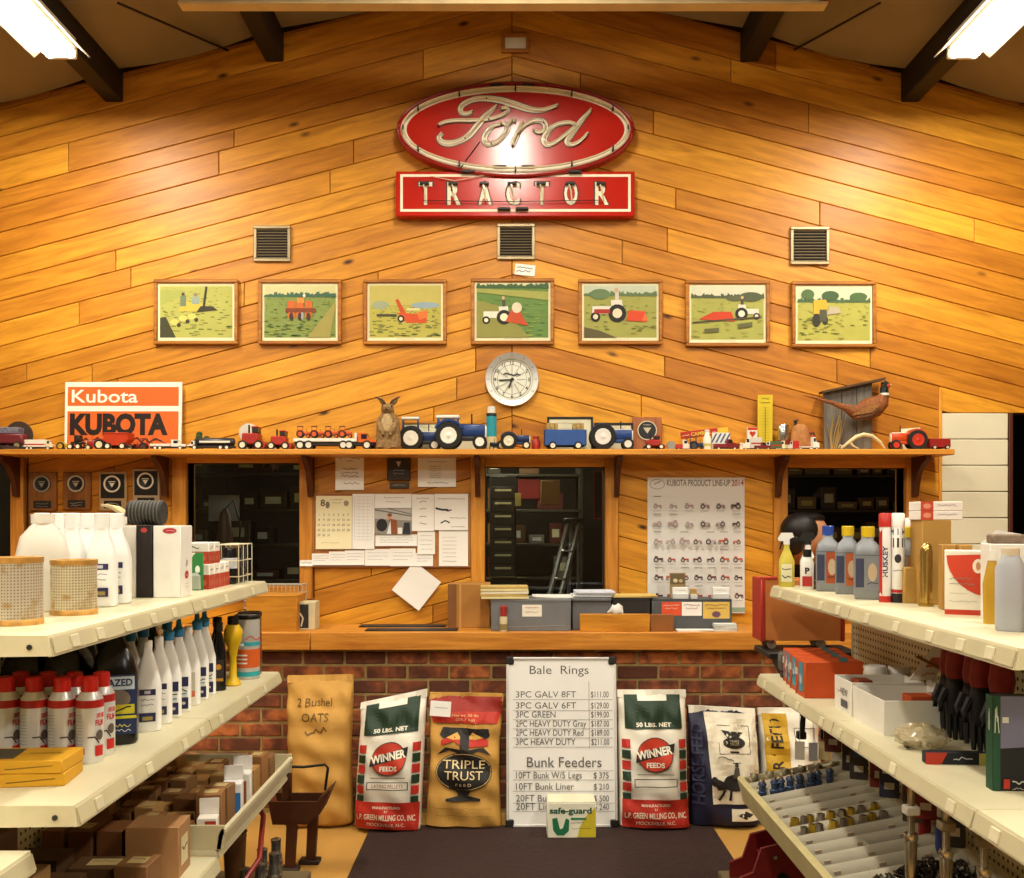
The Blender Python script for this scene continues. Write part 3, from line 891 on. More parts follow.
def pic_items(k, w, h):
    if k == 0:
        it = field(w, h, 'b8b468', .97, 'a8a850', '7c7a30', 3, rows=140)
        it += [PO([(-w/2, -h/2), (-w*.28, -h/2), (-w*.42, -h*.1), (-w/2, -h*.12)], '3a3a1c'), PO([(-w*.5, .1*h), (-.2*w, .3*h), (-.2*w, .42*h), (-w*.5, .4*h)], '9aa04c')]
        for a, b in ((-.3, -.2), (-.18, -.13), (-.06, -.1)): it += [EL(a*w, b*h, .06*w, .055*h, 'd8c060', 10), EL((a+.06)*w, (b-.06)*h, .03*w, .03*w, '3a3420', 8)]
        it += [PO([(-.25*w, .0*h), (.08*w, .0*h), (.1*w, .14*h), (-.18*w, .2*h)], 'c8b040'), PO([(.0, -.02*h), (.3*w, .02*h), (.22*w, .1*h), (.06*w, .1*h)], '34301c')]
        it += [RC(-.22*w, .1*h, -.14*w, .3*h, '6a7a5c'), RC(-.06*w, .14*h, .04*w, .28*h, '8a9a8c'), EL(-.18*w, .33*h, .025*w, .035*h, '504028', 8), EL(-.01*w, .32*h, .025*w, .04*h, '8a7a5a', 8), LN([(.1*w, .05*h), (.14*w, .46*h)], .012, '2a2a1a')]
        return it
    if k == 1:
        it = field(w, h, 'c8c48c', .78, '7c8c44', '4c6028', 4, '3c6048', 170)
        it += [PO([(.1*w, -h/2), (.42*w, -h/2), (.5*w, .1*h), (.5*w, .2*h)], '9a9048')]
        for a in (-.12, .0, .12): it += [RC((a-.05)*w, -.12*h, (a+.05)*w, .2*h, 'c86020'), EL(a*w, -.1*h, .03*w, .08*h, '3a2c1c', 10)]
        it += [RC(-.2*w, -.02*h, .22*w, .06*h, '7a3818'), RC(-.04*w, .16*h, .06*w, .26*h, 'd88838'), EL(.06*w, .3*h, .02*w, .035*h, 'e0d8c0', 8), RC(.02*w, -.15*h, .05*w, -.02*h, '9aa0a0')]
        return it
    if k == 2:
        it = field(w, h, 'b8ac58', .62, 'b0a848', '6a6430', 5, None, 200)
        it += [EL(.28*w, .12*h, .2*w, .06*h, '8aa0a8'), EL(-.35*w, .12*h, .12*w, .08*h, '96a080')]
        it += [PO([(-.14*w, .22*h), (-.1*w, .24*h), (.02*w, -.05*h), (-.06*w, -.05*h)], 'c04818'), PO([(-.12*w, -.02*h), (.3*w, -.06*h), (.3*w, -.22*h), (.02*w, -.22*h)], 'c84c1c'), EL(-.06*w, -.14*h, .05*w, .07*h, '2c241a'), EL(-.06*w, -.14*h, .025*w, .035*h, 'd8d0b0')]
        it += [RC(-.4*w, -.1*h, -.12*w, -.05*h, '40402a'), RC(.02*w, .02*h, .2*w, .06*h, 'd8cc98'), PO([(.16*w, -.02*h), (.3*w, .02*h), (.32*w, -.1*h), (.2*w, -.16*h)], 'e0702c')]
        return it
    if k == 3:
        it = field(w, h, 'ccc894', .93, '60823c', '486a2c', 6, '3a5a34', 120)
        it += [PO([(-w/2, -h/2), (.25*w, -h/2), (-.2*w, .1*h), (-w/2, .2*h)], '8a8840'), PO([(-w/2, .35*h), (w/2, .2*h), (w/2, .36*h), (-w/2, .42*h)], '9a9c4c')]
        it += tiny_tractor(-.2*w, -.22*h, .5*h, 'e0dcc8', 'e8e0c0', -1)
        it += [PO([(-.1*w, -.2*h), (.22*w, -.28*h), (.1*w, .0), (-.02*w, .02*h)], 'b84820'), EL(.06*w, .06*h, .07*w, .1*h, 'd8ccb0')]
        return it
    if k == 4:
        it = field(w, h, 'b8c0a8', .80, '98984a', '808038', 7, '5c7048', 70)
        it += [PO([(-w/2, -h/2), (-.05*w, -h/2), (-.3*w, -.36*h), (-w/2, -.3*h)], '5a5030'), EL(-.28*w, .33*h, .14*w, .1*h, '607850')]
        it += tiny_tractor(-.14*w, -.16*h, .62*h, 'd8d0c0', 'd8ccb0', -1, top='c8c0b0') + [RC(-.36*w, -.04*h, -.14*w, .04*h, 'a02818')]
        it += [PO([(.08*w, -.18*h), (.36*w, -.2*h), (.34*w, .0), (.12*w, .02*h)], 'c84420'), PO([(.3*w, -.18*h), (.38*w, -.18*h), (.34*w, -.02*h)], 'd86838')]
        return it
    if k == 5:
        it = field(w, h, 'ccccb0', .78, 'a0a04c', '84863c', 8, '4c5438', 60)
        it += [EL(.32*w, .3*h, .16*w, .09*h, '4c5438'), EL(.1*w, .27*h, .12*w, .05*h, '545c3c')]
        it += tiny_tractor(.26*w, -.1*h, .42*h, 'd8d0bc', 'e0d8c0', 1) + [PO([(-.4*w, -.12*h), (.1*w, -.16*h), (.05*w, .02*h), (-.2*w, .02*h)], 'c03c18'), LN([(-.48*w, -.18*h), (.46*w, -.08*h)], .008, '4a4030')]
        it += [PO([(-.32*w, -.38*h), (-.12*w, -.36*h), (-.12*w, -.28*h), (-.32*w, -.3*h)], '5c5c30'), PO([(.14*w, -.3*h), (.34*w, -.26*h), (.34*w, -.17*h), (.14*w, -.21*h)], '5c5c30')]
        return it
    it = field(w, h, 'c4cca8', .72, 'a8a448', '8a8434', 9, '44603c', 80)
    it += [EL(-.36*w, .36*h, .09*w, .1*h, '4c6838'), EL(-.05*w, .34*h, .12*w, .09*h, '3c5830'), EL(.34*w, .32*h, .12*w, .08*h, '486434')]
    it += [RC(-.28*w, -.0*h, -.1*w, .26*h, 'd0a428'), EL(-.24*w, -.12*h, .06*w, .12*h, '2c2a1c'), EL(-.12*w, -.12*h, .04*w, .08*h, '2c2a1c'), RC(-.2*w, -.14*h, -.1*w, .08*h, '4a4a34'), PO([(-.1*w, -.02*h), (.1*w, .02*h), (.06*w, .12*h), (-.06*w, .14*h)], 'b0a488')]
    return it
for k, (x0, y0, x1, y1, lab, ex) in enumerate(PICS):
    t = wall_thing('framed_picture', 'wood-framed farm picture: ' + lab, 'picture', (x0+x1)/2, (y0+y1)/2, 'row of framed farm pictures')
    hw, hh = (x1-x0)/2*K, (y1-y0)/2*K; fw = .02
    MB().box(-hw+.01, -.012, -hh+.01, hw-.01, -.002, hh-.01).build('mount', mat('e4dcb4', 0.7, var=.04), t)
    for a, b, c, d in ((-hw, -hh, hw, -hh+fw), (-hw, hh-fw, hw, hh), (-hw, -hh+fw, -hw+fw, hh-fw), (hw-fw, -hh+fw, hw, hh-fw)):
        MB().box(a, -.024, b, c, 0, d, .004).build('frame_rail', WOOD_FR, t)
    iw, ih = 2*(hw-fw-.012), 2*(hh-fw-.015)
    decal('print', t, pic_items(k, iw, ih) + [SCRIB(-.05, .05, -ih/2-.009, .003, '6a5c40')], loc=(0, -.012, .003), lift=.00012)

# ---- wall clock
t = wall_thing('wall_clock', 'round silver-rimmed wall clock with a pale dial above the shelf', 'clock', 512, 380)
rc = 27*K
MB().lathe([(rc, 0), (rc, -.025), (rc*.97, -.034), (rc*.78, -.030), (rc*.74, -.022), (rc*.74, 0)], 48, axis='y').build('rim', mat('d8d6d0', 0.28, 0.75, var=.04), t)
MB().cyl((0, 0, 0), (0, -.018, 0), rc*.75, n=40).build('dial', mat('dcdccc', 0.5, var=.05), t)
it = [RING(0, 0, rc*.70, rc*.70, .004, '6a6a5c', 40), RING(0, 0, rc*.55, rc*.55, .0025, '7c7c6c', 40)]
for k in range(12):
    a = PI/2 - 2*PI*k/12; ca, sa = math.cos(a), math.sin(a)
    it.append(T(str(12 if k == 0 else k), rc*.62*ca, rc*.62*sa-.009, .018, '2c2c26', bold=.02))
    it.append(LN([(rc*.2*ca, rc*.2*sa), (rc*.5*ca, rc*.5*sa)], .006, 'a8aa98'))
it += [SCRIB(-.045, .045, .022, .014, '1c1c18', n=12, wd=.006)]
decal('dial_print', t, it, loc=(0, -.018, 0), lift=.00015)
decal('rim_mark', t, [LN([(rc*.84*math.cos(2*PI*k/12), rc*.84*math.sin(2*PI*k/12)), (rc*.91*math.cos(2*PI*k/12), rc*.91*math.sin(2*PI*k/12))], .004, '8c8c84') for k in range(12)], loc=(0, -.0335, 0), lift=.0003)
MB().prism([(-.004, -.012), (.004, -.012), (.003, .07), (-.003, .07)], -.024, -.022, M=Matrix.Rotation(R(-95), 4, 'Y')).build('minute_hand', BLACK, t)
MB().prism([(-.006, -.01), (.006, -.01), (.004, .05), (-.004, .05)], -.028, -.026, M=Matrix.Rotation(R(-160), 4, 'Y')).build('hour_hand', BLACK, t)
MB().cyl((0, -.018, 0), (0, -.03, 0), .007, n=12).build('hub', BLACK, t)

# ---- long wall shelf on brackets
YSH = 5.05
ZSH = PZ(449, YSH)
t = thing('wall_shelf', 'long pine display shelf with dark brackets running across the wall', 'shelf', (0, YW, ZSH))
MB().box(-3.1, YSH-YW, -.03, PX(955, YSH), -.003, 0, .004).build('shelf_board', WOOD_H, t)
for px in (-120, 20, 168, 312, 478, 616, 776, 912):
    x = xr(px)
    pts = [(0, -.03), (-.19, -.03), (-.185, -.055), (-.13, -.075), (-.075, -.12), (-.045, -.18), (-.03, -.24), (0, -.245)]
    q = MB().prism([(a, b) for a, b in pts], -.014, .014).xf(Matrix.Rotation(R(90), 4, 'Z'))
    q.v = [(x+a, b-.026, c) for a, b, c in q.v]
    q.build('bracket', WOOD_DK, t)

# ---- plaques and papers
def plaque(px0, py0, px1, py1, lab, base, face, metal_plate=True, medal='e0d8c0', small=True):
    t = wall_thing('award_plaque', lab, 'plaque', (px0+px1)/2, (py0+py1)/2, 'award plaques under the shelf')
    hw, hh = (px1-px0)/2*K, (py1-py0)/2*K
    MB().box(-hw, -.018, -hh, hw, 0, hh, .005).build('board', base, t)
    if face:
        MB().box(-hw+.012, -.021, -hh*.35, hw-.012, -.018, hh-.012, .001).build('plate', face, t)
    r_ = hw*.62
    MB().lathe([(r_, -.018), (r_, -.024), (r_*.93, -.027), (r_*.7, -.023), (0, -.023)], 28, o=(0, 0, hh*.38), axis='y').build('medal', mat('1c1b1a', 0.35), t)
    decal('medal_print', t, [RING(0, hh*.38, r_*.98, r_*.98, r_*.2, medal, 24), RC(-r_*.4, hh*.38+r_*.2, r_*.4, hh*.38+r_*.3, medal), PO([(-r_*.32, hh*.38+r_*.1), (r_*.32, hh*.38+r_*.1), (0, hh*.38-r_*.42)], medal)], loc=(0, -.0275, 0), lift=.0003)
    if small:
        MB().box(-hw*.62, -.021, -hh*.86, hw*.62, -.018, -hh*.48, .001).build('name_plate', mat('23211e', 0.35), t)
        decal('engraving', t, [SCRIB(-hw*.45, hw*.45, -hh*.66, .008, medal), SCRIB(-hw*.4, hw*.4, -hh*.8, .008, medal)], loc=(0, -.0212, 0), lift=.0002)
mb_ = wood_mat('plaque_walnut', '6a3c18', '94602c', '301808', ang=R(90), knots=False, rnd=.1)
md_ = mat('201c18', 0.4)
plaque(30, 472, 58, 511, 'walnut award plaque with a black medal, leftmost of the upper row', mb_, None, medal='8a8272')
plaque(64, 472, 92, 510, 'walnut award plaque with a silver-ringed medal, second of the upper row', mb_, None, medal='a89c84')
plaque(100, 472, 128, 511, 'award plaque with white ring on black plate, third of the upper row', mat('b09468', 0.5), md_, medal='e8e0cc')
plaque(133.5, 469, 161, 508, 'award plaque with white ring beside the window, fourth of the upper row', mat('b09c7c', 0.5), md_, medal='e8e0cc')
plaque(141, 516, 162, 555, 'lower award plaque peeking out behind the white cartons', mat('a8946c', 0.5), md_, medal='c8c0ac', small=False)
plaque(30, 515, 59, 553, 'lower award plaque behind the white bottles at the far left', mb_, None, medal='8a8272', small=False)
plaque(64, 515, 93, 553, 'lower award plaque behind the middle white bottles', mb_, md_, medal='a89c84', small=False)
t = wall_thing('award_plaque', 'small dark award plaque between two white notices', 'plaque', 399, 469)
MB().box(-.064, -.016, -.064, .064, 0, .064, .004).build('board', mat('4a3018', 0.5), t)
MB().box(-.054, -.019, -.054, .054, -.016, .054, .001).build('plate', mat('3c3a38', 0.35, .4), t)
decal('engraving', t, [PO([(-.014, .04), (.014, .04), (0, .008)], 'c0b8a8'), SCRIB(-.03, .03, -.012, .008, 'a8a090'), SCRIB(-.03, .03, -.03, .008, 'a8a090')], loc=(0, -.0195, 0))
t = wall_thing('name_plate', 'narrow dark name plate under the small plaque', 'plaque', 399.5, 485.5)
MB().box(-.052, -.008, -.017, .052, 0, .017, .002).build('plate', mat('3c3428', 0.4), t)
decal('engraving', t, [SCRIB(-.035, .035, -.004, .009, 'a89c80')], loc=(0, -.0085, 0))

def sheet(px0, py0, px1, py1, lab, lines=None, col='f0ede4', y=YW-.003, name='notice_sheet', cat='paper', items=None, rot=0, ink='5c5c64', th=.0015):
    t = wall_thing(name, lab, cat, (px0+px1)/2, (py0+py1)/2, y=y)
    hw, hh = (px1-px0)/2*K, (py1-py0)/2*K
    q = MB()     # a sheet that curls a little off the wall at its foot
    nn = 6; vs = []
    for j in range(nn+1):
        z = hh - 2*hh*j/nn; cu = .006*(j/nn)**3
        vs += [(-hw, -cu, z), (hw, -cu, z)]
    vb = [(a, b-th, c) for a, b, c in vs]
    q.add(vs, [(2*j, 2*j+1, 2*j+3, 2*j+2) for j in range(nn)]); q.add(vb, [(2*j, 2*j+2, 2*j+3, 2*j+1) for j in range(nn)])
    q.build('page', mat(col, .8, var=.03, scale=3), t)
    wf = lambda u, v, l: (u, -l - th - .006*max(0, (hh-v)/(2*hh))**3, v)
    it = []
    rs = random.Random(int(px0*13+py0))
    for (f0, f1, fy, fh) in (lines or []):
        it.append(SCRIB(-hw+2*hw*f0, -hw+2*hw*f1, hh-2*hh*fy, fh, ink, rnd=rs))
    for x in (items(hw, hh) if items else []): it.append(x)
    if it: decal('print', t, it, warp=wf, lift=.0002, maxlen=max(.02, hh*.35))
    t.rotation_euler = (0, R(rot), 0)
    return t
sheet(335.5, 451, 364, 490, 'tall white printed notice hanging under the shelf left of the plaque', [(.15, .85, .2, .012), (.4, .6, .28, .01), (.25, .75, .48, .01), (.2, .8, .58, .01), (.2, .8, .66, .01), (.3, .85, .85, .01)])
sheet(418, 458, 456, 487, 'wide white printed notice right of the small plaque', [(.25, .75, .15, .006)]+[(.3, .6, .3+.08*k, .006) for k in range(6)]+[(.25, .8, .88, .008)])
t = wall_thing('bulletin_board', 'cork bulletin board covered in papers left of the middle window', 'board', 391.8, 530.2)
hw, hh = 79*K, 37.4*K
MB().box(-hw+.008, -.010, -hh+.008, hw-.008, -.001, hh-.008).build('cork', mat('b4743c', 0.9, var=.2, scale=60), t)
for a, b, c, d in ((-hw, -hh, hw, -hh+.012), (-hw, hh-.012, hw, hh), (-hw, -hh+.012, -hw+.012, hh-.012), (hw-.012, -hh+.012, hw, hh-.012)):
    MB().box(a, -.015, b, c, 0, d, .003).build('frame_rail', mat('a8703c', 0.5), t)
def cal(hw, hh):
    it = [T('8', -hw*.62, hh*.62, .035, '4a4438', bold=.02), SCRIB(-.02, hw*.5, hh*.84, .007, '8a8068'), SCRIB(-.01, hw*.4, hh*.72, .006, '8a8068'), EL(hw*.68, hh*.72, .014, .016, '9a9078', 10), EL(-hw*.35, hh*.66, .012, .02, '7c745c', 8)]
    for r_ in range(5):
        for c_ in range(7):
            d_ = r_*7+c_+1
            if d_ <= 31: it.append(T(str(d_), -hw*.82+hw*.27*c_, hh*.25-hh*.19*r_, .012, '6a6450'))
    it += [SCRIB(-hw*.7, hw*.3, -hh*.78, .005, 'a89c78')]
    return it
YP = YW-.016
sheet(316, 496, 352, 549, 'cream wall calendar page at the left end of the bulletin board', col='f0e6bc', items=cal, y=YP, name='calendar', cat='calendar')
def grid(hw, hh): return [LN([(-hw*.8, hh*.9-hh*.12*k), (hw*.8, hh*.9-hh*.12*k)], .0012, 'b8bcc8') for k in range(14)] + [LN([(-hw*.8+hw*.4*k, hh*.9), (-hw*.8+hw*.4*k, -hh*.66)], .001, 'b8bcc8') for k in range(5)]
sheet(352.5, 494, 374.5, 549, 'white price list sheet right beside the calendar', items=grid, y=YP-.001)
sheet(375, 494, 411.5, 508, 'white slip directly above the pinned photograph', [(.25, .8, .3, .006), (.3, .7, .6, .006)], y=YP-.0015)
def photo(hw, hh):
    return [RC(-hw, -hh, hw, hh, '8a8478'), PO([(-hw, hh*.2), (hw, hh*.05), (hw, hh), (-hw, hh)], 'b8b4ac'), LN([(-hw, hh*.9), (hw, hh*.4)], .006, '5c5850'), LN([(-hw*.3, hh), (hw, hh*.55)], .005, '6a665c'),
            EL(-hw*.62, -hh*.3, hw*.3, hh*.5, '1c1a18'), PO([(-hw*.3, -hh), (hw*.25, -hh), (hw*.2, hh*.1), (-hw*.2, hh*.2)], '8a4a20'), PO([(-hw*.35, -hh), (-hw*.1, -hh), (-hw*.15, hh*.1)], 'd8dcdc'), EL(-hw*.2, hh*.36, hw*.13, hh*.2, 'd0906c', 12), EL(-hw*.19, hh*.5, hw*.13, hh*.13, '7c5030', 10), PO([(hw*.5, -hh), (hw*.95, -hh), (hw*.9, -hh*.1), (hw*.6, -hh*.1)], '20242c'), RC(hw*.25, -hh, hw*.5, -hh*.5, 'e0e0dc')]
sheet(375, 508.5, 411.5, 534, 'pinned colour photograph of someone in a brown jacket indoors', items=photo, y=YP-.002, name='photograph', cat='photo', col='8a8478')
sheet(412, 494.5, 434, 531, 'white sheet with short bold entries right of the photograph', [(.2, .8, .12, .006)]+[(.35, .65, .22+.2*k, .009) for k in range(4)], y=YP-.001, ink='2c2c30')
sheet(434.5, 494, 468, 530, 'white sheet with scrawled notes in the board upper right corner', [(.1, .9, .15, .006), (.05, .4, .45, .04), (.3, .5, .55, .025), (.45, .95, .68, .006), (.2, .45, .85, .025), (.5, .9, .92, .006)], y=YP-.0015, ink='303038')
sheet(439, 530.5, 468, 566, 'tall white form in the board lower right corner', [(.12, .6, .2+.11*k, .004) for k in range(6)]+[(.12, .6, .88, .006)], y=YP-.001)
sheet(375.5, 534.5, 417, 546, 'low white strip directly beneath the pinned photograph', [(.1, .9, .3, .004), (.1, .9, .5, .004), (.1, .8, .7, .004)], y=YP-.001)
sheet(417.5, 531.5, 435, 554, 'small white memo right of the strip beneath the photograph', [(.15, .85, .2+.2*k, .004) for k in range(4)], y=YP-.0025)
for a, b, c, d, lb, dy in ((312, 553.5, 331, 565, 'leftmost small slip along the board lower edge', .003), (329, 551.5, 347, 565, 'second small slip along the board lower edge', .0035), (345, 550.5, 364.5, 565, 'third slip along the board lower edge, with blue ruling', .004), (365, 549, 390.5, 565.5, 'fourth slip along the board lower edge, closely printed', .003), (390.5, 548.5, 415.5, 566, 'fifth slip along the board lower edge, under the photograph strip', .0035), (415.5, 553, 433, 566, 'last slip along the board lower edge, signed', .004)):
    sheet(a, b, c, d, 'white paper: ' + lb, [(.1, .9, .25, .004), (.1, .9, .45, .004), (.1, .7, .65, .004)], y=YP-dy, ink='7078a0')
sheet(399.5, 568, 433.5, 604, 'blank white sheet hanging askew below the bulletin board', y=YW-.022, rot=38, lines=[])
t = sheet(300, 560, 313, 566, 'tiny white label strip stuck beside the left window frame', [(.1, .9, .6, .008)], y=YW-.026)

# ---- product poster
def poster(hw, hh):
    it = [RING(-hw*.80, hh*.90, .042, .028, .004, '9a9a98', 20), LN([(-hw*.86, hh*.90), (-hw*.74, hh*.94)], .006, '8c8c8a'),
          T('KUBOTA PRODUCT LINE-UP', -hw*.60, hh*.875, .034, '77706e', 'l', w=hw*1.30, bold=.02), T('2014', hw*.73, hh*.875, .034, 'b05848', 'l', w=hw*.25, bold=.02)]
    r_ = random.Random(8)
    for row in range(6):
        vy = hh*.60 - row*hh*.262
        nc = 6 if row < 2 else 7
        for c in range(nc):
            u = -hw*.80 + c*(1.62*hw/(nc-1)); s = .052*r_.uniform(.75, 1.05)
            fade = (row < 3 and c < 5)
            body = r_.choice(('b09a96', 'a88880', 'b8a8a4')) if fade else r_.choice(('a8382a', '6a2c28', 'c0583c', '54302c'))
            ty = '9a9090' if fade and c < 3 else '3a3034'
            it += tiny_tractor(u, vy-.02, s, body, 'b8b0ac', r_.choice((1, -1)), ty, top='8c8480')[:6]
            it.append(LN([(u-.02, vy-.034), (u+.02, vy-.034)], .003, 'a8a4a2'))
            if r_.random() < .4: it.append(LN([(u-.02, vy+.045), (u+.02, vy+.045)], .004, '6a6668'))
    it += [RC(hw*.5, -hh*.97, hw*.95, -hh*.9, '8aa088')]
    return it
sheet(647.5, 477.5, 744.5, 613, 'white product line-up poster with rows of small tractors beside the middle window', items=poster, name='poster', cat='poster', col='dedcd6', y=YW-.004)
# ------------------------------------------------------------------ toys and keepsakes on the wall shelf
YT = 5.14
def shelf_x(px, y=YT): return PX(px, y)
def sx(m, s, d):
    """scale a unit build, mirrored when d < 0"""
    m.v = [(x*s*d, y*s, z*s) for x, y, z in m.v]
    return m
TYRE = mat('171512', 0.75, var=.15)
def wheel(par, x, y, r, w_, s, d, rim, tyre=TYRE):
    o = MB().lathe([(r*.55, -w_/2), (r*.95, -w_/2), (r, -w_*.3), (r, w_*.3), (r*.95, w_/2), (r*.55, w_/2)], 18, axis='y')
    q = sx(o, s, 1).build('wheel', tyre, par, (x*s*d, y*s, r*s))
    sx(MB().lathe([(r*.62, -w_*.49), (r*.6, -w_*.56), (r*.5, -w_*.58), (r*.42, -w_*.53), (r*.16, -w_*.53), (r*.12, -w_*.62), (0, -w_*.63)], 14, axis='y'), s, 1).build('rim', rim, q)
    return q
def tractor(label, px0, px1, body, rim='e8e2d0', cab=None, d=1, y=YT, hood_top=None, trim=None, narrow=False, rz=0, z=None, group='toy tractors on the wall shelf', rear=.27, front=.135, ch=.82, wy=.66):
    L_ = (px1-px0)/F*y
    def sx(m, s, d): m.v = [(x*s*d, y_*s*wy, z_*s) for x, y_, z_ in m.v]; return m
    def wheel(par, x, y_, r, w_, s, d, rim): return globals()['wheel'](par, x, y_*wy, r, w_*wy, s, d, rim)
    t = thing('toy_tractor', label, 'toy', (PX((px0+px1)/2, y), y, ZSH if z is None else z), rz, group)
    B = mat(body, .35, var=.08, scale=20); RM = mat(rim, .4); T_ = mat(trim or rim, .4)
    s = L_
    sx(MB().box(-.12, -.10, .24, .46, .10, .46, .03), s, d).build('hood', B, t)
    sx(MB().box(-.40, -.07, .16, .42, .07, .25, .01), s, d).build('chassis', mat('2c2a28', .5) if cab else B, t)
    sx(MB().box(.44, -.085, .22, .475, .085, .44, .01), s, d).build('grille', T_, t)
    if hood_top: sx(MB().box(-.1, -.08, .455, .45, .08, .475, .008), s, d).build('hood_stripe', mat(hood_top, .4), t)
    for sd in (-1, 1):
        wheel(t, -.22, sd*.21, rear, .13, s, d, RM); wheel(t, .35, sd*.17, front, .08, s, d, RM)
        f = [(-.22+.31*math.cos(a), rear+.31*math.sin(a)) for a in [R(30+k*20) for k in range(7)]]
        sx(MB().prism(f + [(x*.9-.02, z_*.93) for x, z_ in f[::-1]], sd*.14-.05, sd*.14+.05), s, d).build('fender', B, t)
    sx(MB().cyl((.2, 0, .45), (.2, 0, .66), .014, n=8), s, d).build('exhaust', BLACK, t)
    if cab:
        C = mat(cab, .4)
        for a in (-.42, -.06):
            for sd in (-1, 1): sx(MB().box(a-.015, sd*.15-.012, .42, a+.015, sd*.15+.012, ch-.02, .004), s, d).build('cab_post', B, t)
        sx(MB().box(-.46, -.18, ch-.03, -.02, .18, ch+.03, .02), s, d).build('cab_roof', C, t)
        sx(MB().box(-.43, -.16, .40, -.05, .16, .50, .01), s, d).build('cab_floor', B, t)
        sx(MB().box(-.33, -.09, .50, -.17, .09, .56, .02), s, d).build('seat', BLACK, t)
    else:
        sx(MB().box(-.36, -.09, .33, -.20, .09, .39, .015), s, d).build('seat', BLACK if body != '151515' else RM, t)
        sx(MB().tube([(-.12, 0, .42), (-.18, 0, .54)], .012, 6), s, d).build('steering_column', BLACK, t)
        sx(MB().lathe([(.055, -.008), (.065, 0), (.055, .008)], 12, o=(-.18, 0, .55)), s, d).build('steering_wheel', BLACK, t)
    return t
def truck(label, px0, px1, cabc, body, kind='tank', d=1, y=YT, cabfrac=.3, group='toy trucks on the wall shelf', hgt=.3, z=None):
    L_ = (px1-px0)/F*y; s = L_
    t = thing('toy_truck', label, 'toy', (PX((px0+px1)/2, y), y, ZSH if z is None else z), 0, group)
    C = mat(cabc, .3, var=.05); B = mat(body, .35, var=.06)
    cx = .5-cabfrac; wr = min(.06, hgt*.28)
    sx(MB().box(-.48, -.07, wr*.9, .46, .07, wr*1.7, .005), s, d).build('chassis', mat('26221e', .5), t)
    sx(MB().prism([(cx, wr*1.6), (.49, wr*1.6), (.49, hgt*.55), (.5-cabfrac*.45, hgt*.62), (.5-cabfrac*.6, hgt), (cx, hgt)], -.085, .085), s, d).build('cab', C, t)
    sx(MB().box(.5-cabfrac*.55, -.088, hgt*.64, .5-cabfrac*.85, .088, hgt*.92), s, d).build('window', mat('20262c', .15), t)
    sx(MB().box(.485, -.08, wr*1.2, .50, .08, wr*2.2, .004), s, d).build('bumper', CHROME, t)
    if kind == 'tank':
        q = MB().lathe([(.02, -.47), (.075, -.465), (.085, -.45), (.085, cx-.04), (.075, cx-.025), (.02, cx-.02)], 16, axis='x')
        q.v = [(x, yy, zz*.95+wr*1.7+.085) for x, yy, zz in q.v]
        sx(q, s, d).build('tank', B, t)
        sx(MB().box(-.4, -.0865, wr*1.7+.06, cx-.1, -.084, wr*1.7+.10), s, d).build('stripe', mat('d8d4c4' if sum(lin(body)) < .6 else '3a3a40', .4), t)
    elif kind == 'box':
        sx(MB().box(-.48, -.09, wr*1.7, cx-.02, .09, hgt*1.05, .008), s, d).build('box_body', B, t)
        sx(MB().box(-.46, -.092, hgt*.5, cx-.04, -.0895, hgt*.62), s, d).build('stripe', mat('a82018', .4), t)
    elif kind == 'flat':
        sx(MB().box(-.49, -.09, wr*1.7, cx-.02, .09, wr*2.4, .004), s, d).build('deck', B, t)
        sx(MB().box(cx-.045, -.09, wr*2.4, cx-.02, .09, hgt, .004), s, d).build('headboard', B, t)
    elif kind == 'tow':
        sx(MB().box(-.48, -.085, wr*1.7, cx-.02, .085, hgt*.6, .008), s, d).build('bed', B, t)
        sx(MB().tube([(-.05, 0, hgt*.6), (-.34, 0, hgt*1.15), (-.4, 0, hgt*1.1)], .012, 6), s, d).build('boom', BLACK, t)
        sx(MB().cyl((-.42, -.05, hgt*.6), (-.42, -.05, hgt*1.5), .006, n=6), s, d).build('antenna', CHROME, t)
    elif kind == 'pick':
        sx(MB().box(-.48, -.085, wr*1.7, cx, .085, hgt*.58, .01), s, d).build('bed', B, t)
    xs = [.34, -.2, -.33] if kind != 'pick' else [.32, -.3]
    if kind == 'flat': xs = [.38, .17, .1, -.31, -.41]
    for x in xs:
        for sd in (-1, 1): wheel(t, x, sd*.075, wr, .035, s, d, mat('d8d2c0', .4))
    return t
